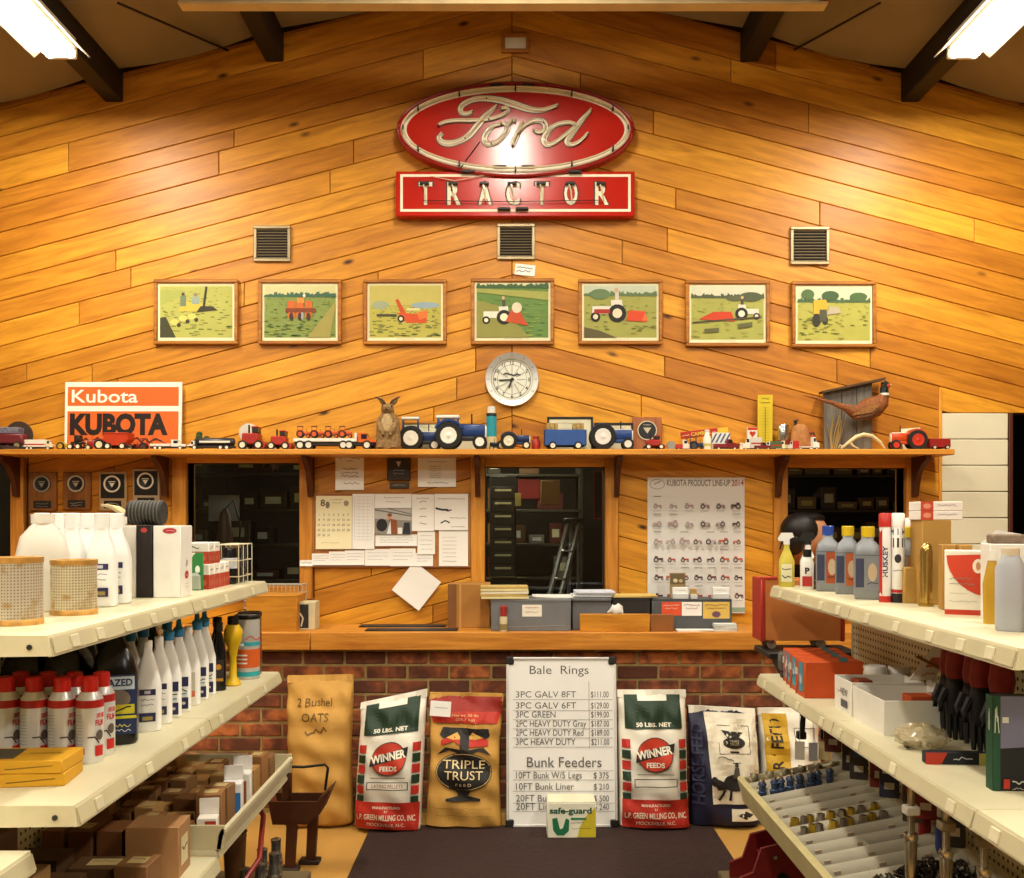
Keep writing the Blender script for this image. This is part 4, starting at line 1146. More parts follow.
def wagon(label, px0, px1, pyt, col, y=YT, rim='e0d8c0', kind='box', group='toy farm implements on the wall shelf', wc=2):
    L_ = (px1-px0)/F*y; hgt = (449-pyt)/F*y; s = 1
    t = thing('toy_wagon', label, 'toy', (PX((px0+px1)/2, y), y, ZSH), 0, group)
    B = mat(col, .4, var=.1, scale=20); wr = hgt*.2; hw = L_/2
    MB().box(-hw*.9, -.02, wr*.8, hw*.9, .02, wr*1.2, .002).build('axle_frame', BLACK, t)
    if kind == 'box':
        for yy in (-.045, .04): MB().box(-hw, yy, wr*1.2, hw, yy+.006, hgt, .002).build('side_board', B, t)
        for xx in (-hw, hw-.006): MB().box(xx, -.045, wr*1.2, xx+.006, .045, hgt, .002).build('end_board', B, t)
        MB().box(-hw, -.045, wr*1.15, hw, .045, wr*1.3).build('deck', B, t)
    elif kind == 'hopper':
        MB().prism([(-hw*.5, wr*1.3), (hw*.5, wr*1.3), (hw, hgt*.6), (hw, hgt), (-hw, hgt), (-hw, hgt*.6)], -.045, .045).build('hopper', B, t)
        MB().box(-hw*1.01, -.048, hgt*.93, hw*1.01, .048, hgt, .002).build('rim_band', B, t)
    elif kind == 'harvester':
        MB().box(-hw*.7, -.045, wr*1.2, hw*.55, .045, hgt*.72, .006).build('body', B, t)
        MB().box(hw*.05, -.04, hgt*.72, hw*.5, .04, hgt, .004).build('cab', mat('2c2a28', .3), t)
        MB().box(hw*.02, -.043, hgt*.94, hw*.54, .043, hgt*1.02, .004).build('cab_roof', B, t)
        MB().lathe([(hgt*.17, -.05), (hgt*.18, 0), (hgt*.17, .05)], 10, o=(hw*.82, 0, hgt*.2), axis='y').build('reel', B, t)
        MB().cyl((-hw*.3, 0, hgt*.7), (-hw*.3, 0, hgt*1.1), .005, n=6).build('exhaust', BLACK, t)
    elif kind == 'implement':
        MB().box(-hw, -.02, hgt*.4, hw, .02, hgt*.55, .003).build('tool_bar', B, t)
        for k in range(5): MB().tube([(-hw*.8+k*hw*.4, 0, hgt*.5), (-hw*.75+k*hw*.4, 0, hgt*.2), (-hw*.85+k*hw*.4, 0, .002)], .003, 5).build('tine', BLACK, t)
        MB().box(-hw*.4, -.025, hgt*.55, hw*.4, .025, hgt, .004).build('seed_box', B, t)
    for x in (-hw*.6, hw*.6)[:wc]:
        for sd in (-1, 1): wheel(t, x, sd*.05, wr, .016, 1, 1, mat(rim, .4))
    return t

# left end to right end
t = thing('toy_display', 'maroon antique toy truck on a dark oval stand at the left shelf end', 'toy', (PX(10, YT), YT, ZSH))
MB().lathe([(.09, 0), (.09, .012), (.07, .02)], 20).build('stand', mat('2a1c14', .6), t)
MB().box(-.09, -.04, .03, .085, .04, .085, .008).build('truck_bed', mat('6a2428', .4), t)
MB().box(-.085, -.035, .085, .06, .035, .12, .004).build('load', mat('6c6874', .6, var=.5, scale=60), t)
MB().lathe([(.075, .028), (.078, .034), (.075, .04)], 24, o=(.03, 0, .08), axis='y').build('back_disc', mat('3a281c', .6), t)
for x in (-.06, .06):
    for sd in (-1, 1): wheel(t, x, sd*.042, .022, .012, 1, 1, mat('8a7a50', .5))
truck('white toy tank truck beside the maroon truck at the left shelf end', 23, 54, 'd8d0b0', 'd8d4c4', 'box', 1, cabfrac=.22, hgt=.32)
tractor('small yellow toy tractor below the left edge of the orange sign', 57, 72, 'c89c20', 'b08c20', None, 1)
wagon('black and brass toy plough set beside the small yellow tractor', 72, 85, 434, '2a241c', kind='implement')
tractor('red and grey antique toy tractor with big cream wheels', 86, 106, '9c2c24', 'e0d4a8', None, -1, hood_top='b8b4a4')
wagon('orange-red toy grain hopper wagon under the word on the orange sign', 107, 131, 432, 'b83a18', kind='hopper')
tractor('dark toy tractor with red cab and black dual wheels', 133, 148, '7a1c18', '4a2c24', '7a1c18', -1, y=5.2)
truck('white toy tow truck with thin antenna below the orange sign', 150, 187, 'e0dcd0', 'dcd8cc', 'tow', 1, cabfrac=.4, hgt=.28)
truck('black and white toy tanker semi truck with red front lamp', 188, 236, 'e4e0d4', '20242c', 'tank', -1, cabfrac=.16, hgt=.19)
t = thing('toy_bush', 'small dark green toy tree behind the tanker truck', 'toy', (PX(202, 5.2), 5.2, ZSH))
MB().cyl((0, 0, 0), (0, 0, .05), .006, n=6).build('trunk', mat('4a3018', .8), t)
q = MB()
for k in range(7): q.ell((random.uniform(-.03, .03), random.uniform(-.01, .01), .06+random.uniform(-.01, .03)), (.018, .016, .016), 8, 5)
q.build('foliage', mat('26401c', .8, var=.4, scale=80), t)
wagon('large red toy combine harvester with a round clear drum', 240, 266, 426, 'a0281c', kind='harvester')
t = thing('toy_dial', 'round grey drum dial toy on the red combine', 'toy', (PX(249, 5.24), 5.24, ZSH))
MB().cyl((0, .012, .1), (0, -.012, .1), .045, n=20).build('drum', mat('5a3230', .5), t)
MB().lathe([(.045, -.014), (.052, -.012), (.052, .012), (.045, .014)], 20, o=(0, 0, .1), axis='y').build('ring', mat('c8c0b0', .4), t)
MB().box(-.04, -.02, 0, .04, .02, .05, .003).build('foot', mat('a0281c', .5), t)
wagon('low red toy baler between the combine and the car carrier', 269, 292, 430, 'a82c20', kind='harvester')
# semi with four orange tractors
truck('orange toy semi truck with a white flatbed trailer', 294, 378, 'd8601c', 'e4e0d4', 'flat', 1, cabfrac=.22, hgt=.20)
zb = ZSH + (378-294)/F*YT*.06*2.4 * 1.0
for k, px in enumerate((303, 317, 331, 345)):
    tractor('little orange toy tractor riding the flatbed, %s from the left' % ('first', 'second', 'third', 'fourth')[k], px-6.5, px+7.5, 'c8501c', 'c8501c', '5a2c18', 1, z=zb+.001, group='orange toy tractors on the flatbed')
tractor('dark red toy tractor half hidden behind the orange cab', 364, 380, '7a2018', '3a201c', None, 1, y=5.25)

# horned hare mount
t = thing('horned_hare', 'upright mounted hare with small antlers between toy trucks and blue tractors', 'animal', (PX(388, 5.13), 5.13, ZSH))
hk = .001
FUR = mat('8a6c44', .95, var=.35, scale=70, bump=.6)
def hare_fn(x, y, z):
    n_ = math.sin(x*310)*math.cos(z*240+y*200)*.0015
    return (x+n_, y+n_, z)
q = MB().loft([(0, .058, .05), (.012, .066, .056), (.04, .068, .056, 0, .004), (.09, .064, .05, 0, .006), (.14, .062, .046, 0, .004), (.165, .058, .042, 0, 0), (.182, .044, .036, 0, -.004), (.196, .033, .034, 0, -.012), (.208, .034, .042, 0, -.02), (.222, .033, .042, 0, -.022), (.234, .027, .032, 0, -.016), (.243, .014, .016, 0, -.008), (.246, .004, .005, 0, -.006)], 18, fn=hare_fn)
for sd in (-1, 1):
    q.ell((sd*.036, -.042, .012), (.018, .034, .012), 10, 6)                       # hind feet
    q.tube([(sd*.04, -.02, .15), (sd*.034, -.046, .11), (sd*.02, -.056, .085)], [.02, .015, .011], 8)   # forelegs
    q.ell((sd*.02, -.058, .08), (.011, .012, .01), 8, 5)
    q.tube([(sd*.018, .002, .236), (sd*.036, .016, .262), (sd*.05, .024, .285)], [.009, .013, .004], 8)   # ears, laid back
q.build('body', FUR, t)
for sd in (-1, 1):
    q = MB().tube([(sd*.012, -.006, .24), (sd*.022, -.012, .258), (sd*.045, -.014, .272), (sd*.066, -.014, .28)], [.006, .006, .005, .003], 6)
    q.tube([(sd*.045, -.014, .272), (sd*.05, -.022, .262)], [.004, .002], 6)
    q.build('antler', mat('4a3420', .6), t)
    MB().ell((sd*.024, -.046, .226), (.005, .005, .006), 8, 6).build('eye', mat('140c08', .1), t)
MB().ell((0, -.061, .210), (.007, .005, .005), 8, 6).build('nose', mat('2a1812', .4), t)
MB().ell((0, -.044, .14), (.03, .006, .05), 10, 8).build('chest_fur', mat('b49a70', .95, var=.3, scale=60), t)

def leaning_frame(label, px0, px1, pyt, frame, field_c, y=5.27, emblem=None, name='picture_frame', base=449):
    w_ = (px1-px0)/F*y; h_ = (base-pyt)/F*y
    t = thing(name, label, 'picture', (PX((px0+px1)/2, y), y-.012, ZSH), 0, rot=(R(-3), 0, 0))
    fm = frame if not isinstance(frame, str) else mat(frame, .45); fw = .012
    MB().box(-w_/2+.005, -.004, .004, w_/2-.005, 0.004, h_-.005).build('sheet', mat(field_c, .6), t)
    for a, b, c, d in ((-w_/2, 0, w_/2, fw), (-w_/2, h_-fw, w_/2, h_), (-w_/2, fw, -w_/2+fw, h_-fw), (w_/2-fw, fw, w_/2, h_-fw)):
        MB().box(a, -.010, b, c, .006, d, .002).build('frame_rail', fm, t)
    decal('print', t, [SCRIB(-w_*.3, w_*.3, h_*.8, .006, '6a6048'), SCRIB(-w_*.3, w_*.25, h_*.66, .004, '8a8068')], loc=(0, -.0045, 0), lift=.0002)
    return t
leaning_frame('wooden picture frame standing behind the first blue toy tractor', 402, 441, 419, WOOD_FR, 'd4cca4')
leaning_frame('black picture frame standing behind the second blue toy tractor', 437, 479, 421, '181512', 'd8d0b0')
leaning_frame('tall black certificate frame standing behind the blue hay wagon', 547, 593, 414, '181512', 'd4ccac')
leaning_frame('black certificate frame standing behind the old blue tractor', 594, 633, 420, '181512', 'd4ccac')
tractor('blue cab toy tractor, leftmost of the big blue ones', 400, 441, '1c3566', 'e4e0d0', 'e0dcd0', 1, hood_top='d8d4c8', ch=.79, y=5.19, rear=.3)
tractor('blue cab toy tractor overlapping the leftmost blue one', 434, 488, '1e3a72', 'e4e0d0', 'd8d4c8', 1, y=5.095, ch=.60, rear=.25)
t = thing('spray_can', 'tall teal and white can standing behind the blue tractors', 'can', (PX(491.5, 5.25), 5.25, ZSH))
rr_ = 5.2*YT/F
MB().lathe([(rr_, 0), (rr_, .205), (rr_*.8, .215)], 18).build('can_body', mat('d8c48c', .3), t)
MB().lathe([(rr_*1.01, .08), (rr_*1.01, .19)], 18).build('label_band', mat('2c94a0', .35), t)
MB().lathe([(rr_*1.02, .19), (rr_*1.02, .208)], 18).build('dark_band', mat('1c2c34', .4), t)
MB().lathe([(rr_*.8, .21), (rr_*.8, .24), (rr_*.6, .244)], 16).build('cap', mat('d8d8d0', .3), t)
tractor('small navy toy tractor right of the teal can', 500, 531, '1a2c54', 'd8d0b0', None, 1, y=5.09)
tractor('tan-wheeled toy tractor rear peeking out below the teal can', 489, 507, '20242c', 'c8b484', None, -1, y=5.17)
t = thing('milk_can', 'small red toy milk can beside the blue hay wagon', 'toy', (PX(536, YT), YT, ZSH))
MB().lathe([(.021, 0), (.023, .01), (.023, .042), (.014, .056), (.014, .064), (.018, .066), (.018, .072), (.004, .076)], 16).build('can_body', mat('a4281c', .4), t)
for sd in (-1, 1): MB().tube([(sd*.022, 0, .036), (sd*.032, 0, .046), (sd*.018, 0, .056)], .002, 5).build('handle', mat('a4281c', .4), t)
wagon('blue toy hay wagon loaded with two straw bales', 544, 586, 429, '2c5090')
for px, lb in ((552, 'left'), (578, 'right')):
    t = thing('straw_bale', 'tan straw bale at the %s end of the blue wagon' % lb, 'toy', (PX(px, YT), YT, ZSH+.082))
    MB().box(-.03, -.03, 0, .03, .03, .06, .006).build('bale', mat('a88c54', .95, var=.3, scale=90, bump=.5), t)
    for x in (-.012, .012): MB().box(x-.001, -.031, 0, x+.001, .031, .0608).build('twine', mat('6a5428', .9), t)
tractor('large old blue toy tractor with one big white-hubbed wheel', 590, 634, '20407c', 'd8d4cc', None, 1, hood_top='c8c4b8', rear=.30)
# plaque with round emblem
t = thing('emblem_plaque', 'square wooden plaque with round black emblem on the shelf', 'plaque', (PX(647, 5.26), 5.26, ZSH), 0, rot=(R(-3), 0, 0))
MB().box(-.082, -.008, 0, .082, .008, .19, .005).build('board', wood_mat('plaque_oak', '84481c', 'a8683c', '40200c', ang=R(90), knots=False, rnd=.1), t)
MB().cyl((0, -.008, .115), (0, -.014, .115), .052, n=28).build('medal', mat('1a1816', .4), t)
decal('emblem', t, [RING(0, .115, .053, .053, .005, 'c8c0a8', 28), PO([(-.022, .13), (.022, .13), (0, .098)], 'b8b098'), SCRIB(-.02, .02, .142, .006, 'c8c0a8')], loc=(0, -.0145, 0))
wagon('red toy forage harvester before the emblem plaque', 643, 664, 435, 'a0241c', kind='harvester')
t = thing('toy_disc', 'small round grey wheel toy leaning on the shelf', 'toy', (PX(671, YT), YT, ZSH))
MB().lathe([(.014, -.008), (.023, -.008), (.025, 0), (.023, .008), (.014, .008)], 18, o=(0, 0, .025), axis='y').build('tyre', mat('8a8a80', .5), t)
MB().cyl((0, -.007, .025), (0, .007, .025), .016, n=14).build('hub', mat('c0beb0', .4), t)
# right half clutter
t = thing('name_board', 'tilted red and yellow name board behind small toy cars', 'sign', (PX(705, 5.22), 5.22, ZSH+.082), 0, rot=(0, R(-7), 0))
MB().box(-.13, -.005, 0, .13, .005, .036, .002).build('board', mat('b02414', .45), t)
decal('lettering', t, [RC(.07, .002, .128, .034, 'd8b030'), T('CAMBELL', -.02, .009, .018, 'e8c848', bold=.02), SCRIB(-.125, -.085, .01, .012, 'e0d0a0'), SCRIB(.04, .068, .01, .012, 'e0d0a0')], loc=(0, -.0055, 0))
for x in (-.1, .09): MB().box(x-.004, .0, -.082-x*.12+.003, x+.004, .008, .004).build('prop_stick', mat('8a6030', .7), t)
t = thing('striped_card', 'white card with slanted blue stripes under the name board', 'card', (PX(721, 5.20), 5.20, ZSH))
MB().box(-.048, -.003, 0, .048, .003, .098, .001).build('card', mat('dcdcd4', .6), t)
decal('stripe', t, [PO([(-.046+.024*k-.01, .045), (-.036+.024*k-.01, .045), (-.02+.024*k, .094), (-.03+.024*k, .094)], '4a5878') for k in range(4)], loc=(0, -.0035, 0))
truck('red and white toy car at the left end of the right-hand clutter', 675, 692, 'd8d0c4', 'a82c24', 'pick', 1, cabfrac=.55, hgt=.6)
tractor('little navy toy tractor left of the milk bottle', 689, 705, '1c2c50', '3a3a40', '202838', 1)
t = thing('milk_bottle', 'small white milk bottle among the toy cars', 'bottle', (PX(707, YT), YT, ZSH))
MB().lathe([(.02, 0), (.022, .006), (.022, .062), (.012, .085), (.011, .098), (.014, .1), (.014, .108), (.003, .11)], 16).build('glass', mat('e4e0d0', .15), t)
MB().lathe([(.0225, .02), (.0225, .034)], 16).build('label_band', mat('b8b060', .5), t)
truck('dark red toy pickup left of the yellow ruler', 713, 739, '6c1c1c', '7a2020', 'pick', 1, cabfrac=.5, hgt=.42)
t = thing('toy_figurine', 'tiny white figurine between two toy trucks', 'toy', (PX(741, YT), YT, ZSH))
MB().lathe([(.008, 0), (.012, .004), (.008, .02), (.006, .026), (.008, .032), (.003, .04)], 12).build('figure', mat('d8c8a8', .5), t)
truck('white and grey toy truck below the heart box', 742, 762, 'd8d4c8', 'c8c4b8', 'box', -1, cabfrac=.4, hgt=.6)
truck('maroon toy car before the yellow ruler', 754, 771, '6c2420', '6c2420', 'pick', 1, cabfrac=.6, hgt=.42, y=5.10)
t = thing('heart_box', 'small white box with a red heart leaning left of the yellow ruler', 'box', (PX(752, 5.25), 5.25, ZSH+.001))
MB().box(-.027, -.012, 0, .027, .012, .13, .002).build('carton', mat('e4dcc8', .6), t)
decal('heart', t, [RC(-.026, .115, .026, .129, 'b8301c'), EL(-.008, .1, .009, .009, 'b83020', 10), EL(.008, .1, .009, .009, 'b83020', 10), PO([(-.016, .097), (.016, .097), (0, .075)], 'b83020')], loc=(0, -.0125, 0), lift=.0003)
t = thing('yellow_ruler', 'upright yellow advertising thermometer board on the shelf', 'sign', (PX(765, 5.27), 5.27, ZSH))
MB().box(-.041, -.006, 0, .041, .006, .31, .003).build('board', mat('c8b020', .5), t)
decal('scale', t, [LN([(0, .06), (0, .24)], .003, '6a5c10'), SCRIB(-.02, .02, .285, .008, '4a4010'), SCRIB(-.025, .025, .265, .008, '4a4010')] + [LN([(-.02, .06+.015*k), (.02, .06+.015*k)], .0012, '8a7c18') for k in range(13)], loc=(0, -.0065, 0))
truck('white and green toy truck right of the yellow ruler', 763, 782, 'd8dcd0', '4a5c38', 'box', -1, cabfrac=.35, hgt=.45)
truck('cream toy truck with black wheels before the silver can', 776, 793, 'd4d4b0', 'b8bc90', 'pick', -1, cabfrac=.5, hgt=.55)
t = thing('silver_can', 'plain silver can on a red base on the shelf', 'can', (PX(783, 5.24), 5.24, ZSH))
MB().cyl((0, 0, 0), (0, 0, .06), .034, n=18).build('base', mat('7a2418', .5), t)
MB().lathe([(.029, .06), (.03, .063), (.03, .14), (.028, .144), (.026, .14)], 20).build('can_body', STEEL, t)
t = thing('wooden_figure', 'carved tan wooden animal ornament right of the silver can', 'ornament', (PX(800, 5.25), 5.25, ZSH))
MB().loft([(0, .05, .02), (.05, .054, .022), (.1, .05, .022), (.13, .04, .02), (.15, .02, .014)], 14, 3).build('carving', mat('a8703c', .7, var=.3, scale=40), t)
MB().tube([(-.02, 0, .145), (-.026, 0, .165), (-.01, 0, .172)], [.012, .012, .006], 8).build('head', mat('3a2818', .6), t)
t = thing('red_lantern', 'little orange and dark lantern ornament beside the carved figure', 'ornament', (PX(811, 5.26), 5.26, ZSH))
MB().lathe([(.02, 0), (.022, .01), (.018, .05), (.024, .056), (.022, .09), (.012, .1), (.02, .104), (.004, .118)], 12).build('lantern_body', mat('9c4818', .5, var=.3, scale=50), t)
MB().lathe([(.023, .092), (.014, .106), (.006, .114)], 12).build('cap', mat('3a1c14', .5), t)
truck('small red and white toy ambulance', 788, 799, 'c8c4bc', 'b02820', 'box', -1, cabfrac=.4, hgt=.75, y=5.09)
truck('white toy car carrier with red load left of the pheasant', 796, 819, 'e0dcd0', 'e0dcd4', 'flat', 1, cabfrac=.3, hgt=.55, y=5.12)

# pheasant on weathered boards
t = thing('mounted_pheasant', 'stuffed cock pheasant with long tail on a weathered board', 'animal', (PX(857, 5.22), 5.22, ZSH))
kp = 5.22/F
def pp(px, py, y=0): return ((px-857)*kp, y, (449-py)*kp)
for a, b, ya, yb in ((826, 843, 390.5, 386), (843.5, 858, 386, 382.5), (858.5, 874, 382.5, 379)):
    p0, p1 = pp(a, ya), pp(b, yb)
    MB().prism([(p0[0], 0), (p1[0], 0), (p1[0], p1[2]), (p0[0], p0[2])], .03, .05).build('plank', WOOD_GREY, t)
p0, p1 = pp(822, 391), pp(885, 377.5)
MB().prism([(p0[0], p0[2]), (p1[0], p1[2]), (p1[0], p1[2]+.012), (p0[0], p0[2]+.012)], -.01, .055).build('top_board', mat('4a3420', .8), t)
q = MB()
SPN = [((801, 394), .002), ((812, 396.5), .006), ((828, 401), .010), ((842, 406), .018), ((852, 411), .038), ((862, 409), .056), ((872, 405), .058), ((879, 399.5), .042), ((881.5, 393.5), .024), ((881.5, 388.5), .019), ((881.8, 384.5), .021), ((883.5, 381.5), .015), ((887, 382.5), .004)]
q.tube([pp(a[0], a[1], -.04) for a, r_ in SPN], [r_ for a, r_ in SPN], 14)
q.v = [(x, -.04+(y+.04)*.8, z) for x, y, z in q.v]
q.build('body', mat('7c4418', .75, var=.55, scale=110, bump=.4), t)
MB().tube([pp(881.5, 394.2, -.04), pp(881.5, 392, -.04)], .0245, 14).build('neck_ring', mat('e0dcd0', .6), t)
MB().tube([pp(881.3, 391.6, -.04), pp(881.4, 387, -.04), pp(882, 383, -.04), pp(884, 381, -.04)], [.0225, .0215, .0235, .012], 14).build('head_plumage', mat('10201c', .3), t)
MB().ell(pp(884, 385, -.058), (.01, .005, .012), 8, 6).build('wattle', mat('a01c14', .6), t)
MB().tube([pp(884.5, 383, -.04), pp(889, 383.6, -.04)], [.008, .002], 8).build('beak', mat('c8b48c', .4), t)
for k, (dx, dz) in enumerate(((0, 0), (2, 3), (4, 5))):
    q = MB().prism([pp(846+dx, 415+dz)[::2], pp(856+dx, 409+dz)[::2], pp(870, 401+dz)[::2], pp(874, 405+dz)[::2], pp(866, 412+dz)[::2]], -.092+.006*k, -.084+.006*k)
    q.build('wing_feather', mat(('8a5c2c', '6a4420', '50301a')[k], .8, var=.5, scale=120), t)
MB().tube([pp(858, 414, -.05), pp(860, 424, -.03), pp(858, 428, .0)], .004, 6).build('leg', mat('6a5c44', .7), t)
rg = random.Random(3)
for k in range(14):
    a = rg.uniform(828, 844); b = a + rg.uniform(-6, 8)
    MB().tube([pp(834 + (a-836)*.3, 449, .01), pp((a+b)/2, 430, .012), pp(b, rg.uniform(404, 424), .0)], .0016, 4).build('grass_stem', mat('a88c50', .9), t)
t = thing('shed_antler', 'curved pale shed antler lying below the pheasant', 'antler', (PX(863, 5.12), 5.12, ZSH))
ka = 5.12/F
def ap(px, py, y=0): return ((px-863)*ka, y, max(.006, (449-py)*ka))
MB().tube([ap(841, 447.5), ap(848, 442), ap(856, 436), ap(864, 433.5), ap(872, 435), ap(880, 441), ap(885, 448)], [.005, .009, .011, .011, .01, .008, .004], 10).build('beam', mat('cbbd90', .55, var=.15, scale=40), t)
MB().tube([ap(850, 441), ap(853, 445), ap(859, 448)], [.008, .006, .003], 8).build('tine', mat('cbbd90', .55), t)
MB().tube([ap(843, 446), ap(840, 444), ap(838.5, 447)], [.006, .004, .002], 8).build('tine', mat('cbbd90', .55), t)
tractor('orange and cream toy tractor with big red-hubbed wheel near the right shelf end', 889, 926, 'c04418', 'b83018', None, -1, trim='e4dcc0', hood_top='e4dcc0')
t = thing('greeting_card', 'pale card propped behind the orange and cream tractor', 'card', (PX(913, 5.24), 5.24, ZSH), 0, rot=(R(-6), R(-4), 0))
MB().box(-.053, -.002, .004, .053, .002, .128).build('card', mat('e0dcb8', .7), t)
decal('print', t, [SCRIB(-.03, .03, .1, .008, '8a8458'), SCRIB(-.02, .02, .08, .006, '8a8458')], loc=(0, -.0025, 0))
wagon('small red toy wagon at the right end of the shelf', 926, 947, 438, '8c1c18', kind='box', rim='c8b8a0')

# orange dealer sign
t = thing('dealer_sign', 'orange and white Kubota sign standing on the left of the shelf', 'sign', (PX(123, 5.26), 5.26, ZSH), 0, rot=(R(-2), 0, 0))
kq = 5.26/F; hw = 58.5*kq; zt = (449-379)*kq
MB().box(-hw, -.006, 0, hw, .006, zt, .002).build('board', mat('ece6d4', .5, var=.03), t)
OR = 'd2601a'
a = zt - (384-379)*kq; b = zt - (403-379)*kq
m1 = zt - (408.5-379)*kq
decal('print', t, [RC(-hw+3*kq, b, hw-3*kq, a, OR), RC(-hw+3*kq, .01, hw-3*kq, m1, OR),
   T('Kubota', -hw+7*kq, b+3.5*kq, 12.5*kq, 'f0ead8', 'l', w=66*kq, bold=.012),
   T('KUBOTA', 0-4*kq, m1-22.5*kq, 19*kq, '1c0c04', 'c', w=98*kq, bold=.055),
   T('PARTS', -24*kq, m1-33*kq, 7*kq, '5a2408', 'c', w=40*kq, bold=.02)][:4] + [SCRIB(-hw+10*kq, hw-20*kq, m1-32*kq, 6*kq, '5a2408')], loc=(0, -.0065, 0), lift=.0003)
# ------------------------------------------------------------------ parts room seen through the windows
def px_box(name, label, cat, px0, py0, px1, py1, y, depth, m, parts=None, group=None, rotz=0):
    """a carton whose near face fills the given pixels at depth y"""
    t = thing(name, label, cat, (PX((px0+px1)/2, y), y+depth/2, PZ(py1, y)), rotz, group)
    w_ = (px1-px0)/F*y; h_ = (py1-py0)/F*y
    MB().box(-w_/2, -depth/2, 0, w_/2, depth/2, h_, .003).build('carton', m, t)
    return t, w_, h_, depth
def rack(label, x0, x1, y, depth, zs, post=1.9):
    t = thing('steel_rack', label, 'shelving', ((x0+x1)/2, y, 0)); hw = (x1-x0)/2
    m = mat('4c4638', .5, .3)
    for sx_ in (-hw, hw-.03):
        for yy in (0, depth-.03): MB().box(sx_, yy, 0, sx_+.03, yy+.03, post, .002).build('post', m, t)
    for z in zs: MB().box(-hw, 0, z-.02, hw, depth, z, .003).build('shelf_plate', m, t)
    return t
rk = random.Random(17)
def fill_rack(x0, x1, y, depth, zs, cols, lab, gap=.3):
    for zi, z in enumerate(zs):
        x = x0+.04; n_ = 0
        while x < x1-.16:
            w_ = rk.uniform(.07, .2); h_ = rk.uniform(.05, .17)
            if rk.random() > gap:
                t = thing('parts_carton', '%s, %s from left on its %s shelf' % (lab, ('first', 'second', 'third', 'fourth', 'fifth', 'sixth', 'seventh', 'eighth', 'ninth', 'tenth', 'next')[min(n_, 10)], ('lowest', 'second', 'third', 'fourth')[zi]), 'box', (x+w_/2, y+.02+.1, z+.002), 0, lab)
                MB().box(-w_/2, -.09, 0, w_/2, .12, h_, .003).build('carton', mat(rk.choice(cols), .7), t)
                n_ += 1
                MB().box(-w_*.3, -.0915, h_*.3, w_*.3, -.09, h_*.7).build('label_sticker', mat(rk.choice(('d0c8a0', 'c8b870', 'd8d8d0')), .7), t)
            x += w_+rk.uniform(.01, .04)
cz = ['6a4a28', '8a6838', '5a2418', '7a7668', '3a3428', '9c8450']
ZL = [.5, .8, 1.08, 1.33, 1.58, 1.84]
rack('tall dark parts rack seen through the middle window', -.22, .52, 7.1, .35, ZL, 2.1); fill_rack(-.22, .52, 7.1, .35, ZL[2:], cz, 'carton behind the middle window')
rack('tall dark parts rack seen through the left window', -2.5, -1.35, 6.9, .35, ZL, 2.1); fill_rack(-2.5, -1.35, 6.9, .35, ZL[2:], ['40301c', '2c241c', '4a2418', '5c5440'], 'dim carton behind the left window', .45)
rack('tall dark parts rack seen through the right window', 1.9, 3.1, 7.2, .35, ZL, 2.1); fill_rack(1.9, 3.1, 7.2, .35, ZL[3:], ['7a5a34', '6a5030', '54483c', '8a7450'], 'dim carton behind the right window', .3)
# drawer cabinet
t = thing('drawer_cabinet', 'dark drawer cabinet with pale label strips behind the middle window', 'cabinet', (PX(503, 6.5), 6.7, 0))
MB().box(-.09, -.18, 0, .09, .18, 1.80, .004).build('body', mat('2c2620', .6), t)
for k in range(7):
    z = PZ(490+13*k, 6.5)
    d_ = MB().box(-.08, -.2, z-.06, .08, -.181, z+.022, .003).build('drawer', mat('3a3228', .5), t)
    MB().box(-.055, -.2015, z-.008, .055, -.2, z+.006).build('label_strip', mat('d8cc9c', .6), d_)
px_box('binder_row', 'row of red parts binders above the drawers', 'binder', 518, 479, 540, 499, 7.12, .16, mat('7c1c14', .6))
for px0, px1, py0, py1, c, lb in ((541, 560, 480, 505, '8a6030', 'tan carton high behind the middle window ladder'), (515, 521, 493, 506, 'c8b060', 'yellow tag hanging beside the red binders')):
    t = thing('hanging_box' if px1-px0 > 8 else 'hanging_tag', lb, 'box' if px1-px0 > 8 else 'tag', (PX((px0+px1)/2, 6.4), 6.42, PZ(py1, 6.4)))
    w_, h_ = (px1-px0)/F*6.4, (py1-py0)/F*6.4
    MB().box(-w_/2, -.01, 0, w_/2, .08 if w_ > .06 else -.006, h_, .002).build('card', mat(c, .7), t)
    MB().cyl((0, 0, h_), (0, 0, 2.62-PZ(py1, 6.4)), .002, n=5).build('hook_wire', BLACK, t)
# aluminium step ladder
t = thing('step_ladder', 'aluminium step ladder leaning behind the middle window', 'ladder', (PX(566, 6.0), 6.0, 0))
al = mat('c4c6c8', .3, .85)
zt = PZ(523, 6.0); xl, xr_, xb = PX(569, 6)-t.location.x, PX(580, 6)-t.location.x, -.38
for a in (xl, xr_):
    MB().tube([(a-.40, -.1, 0), (a-.04, .05, zt*.9), (a, .06, zt)], .018, 8).build('rail', al, t)
for k in range(8):
    f = (k+.6)/8.6; xx = xl-.40*(1-f); MB().box(xx, -.1+.16*f-.03, zt*f-.006, xx+(xr_-xl), -.1+.16*f+.03, zt*f+.006, .002).build('tread', al, t)
MB().box(xl-.03, .0, zt, xr_+.03, .12, zt+.03, .005).build('cap', mat('2c2c2c', .5), t)
MB().tube([(xl-.02, .3, 0), (xl+.02, .1, zt)], .012, 6).build('rear_leg', al, t); MB().tube([(xr_, .3, 0), (xr_, .1, zt)], .012, 6).build('rear_leg', al, t)
t = thing('wall_chart', 'narrow red-edged chart hanging at the right of the middle window', 'chart', (PX(598, 5.9), 5.9, PZ(519, 5.9)))
hw = 4.5/F*5.9; hh = 48/F*5.9
MB().box(-hw, -.002, 0, hw, .002, hh).build('sheet', mat('3a2420', .6), t)
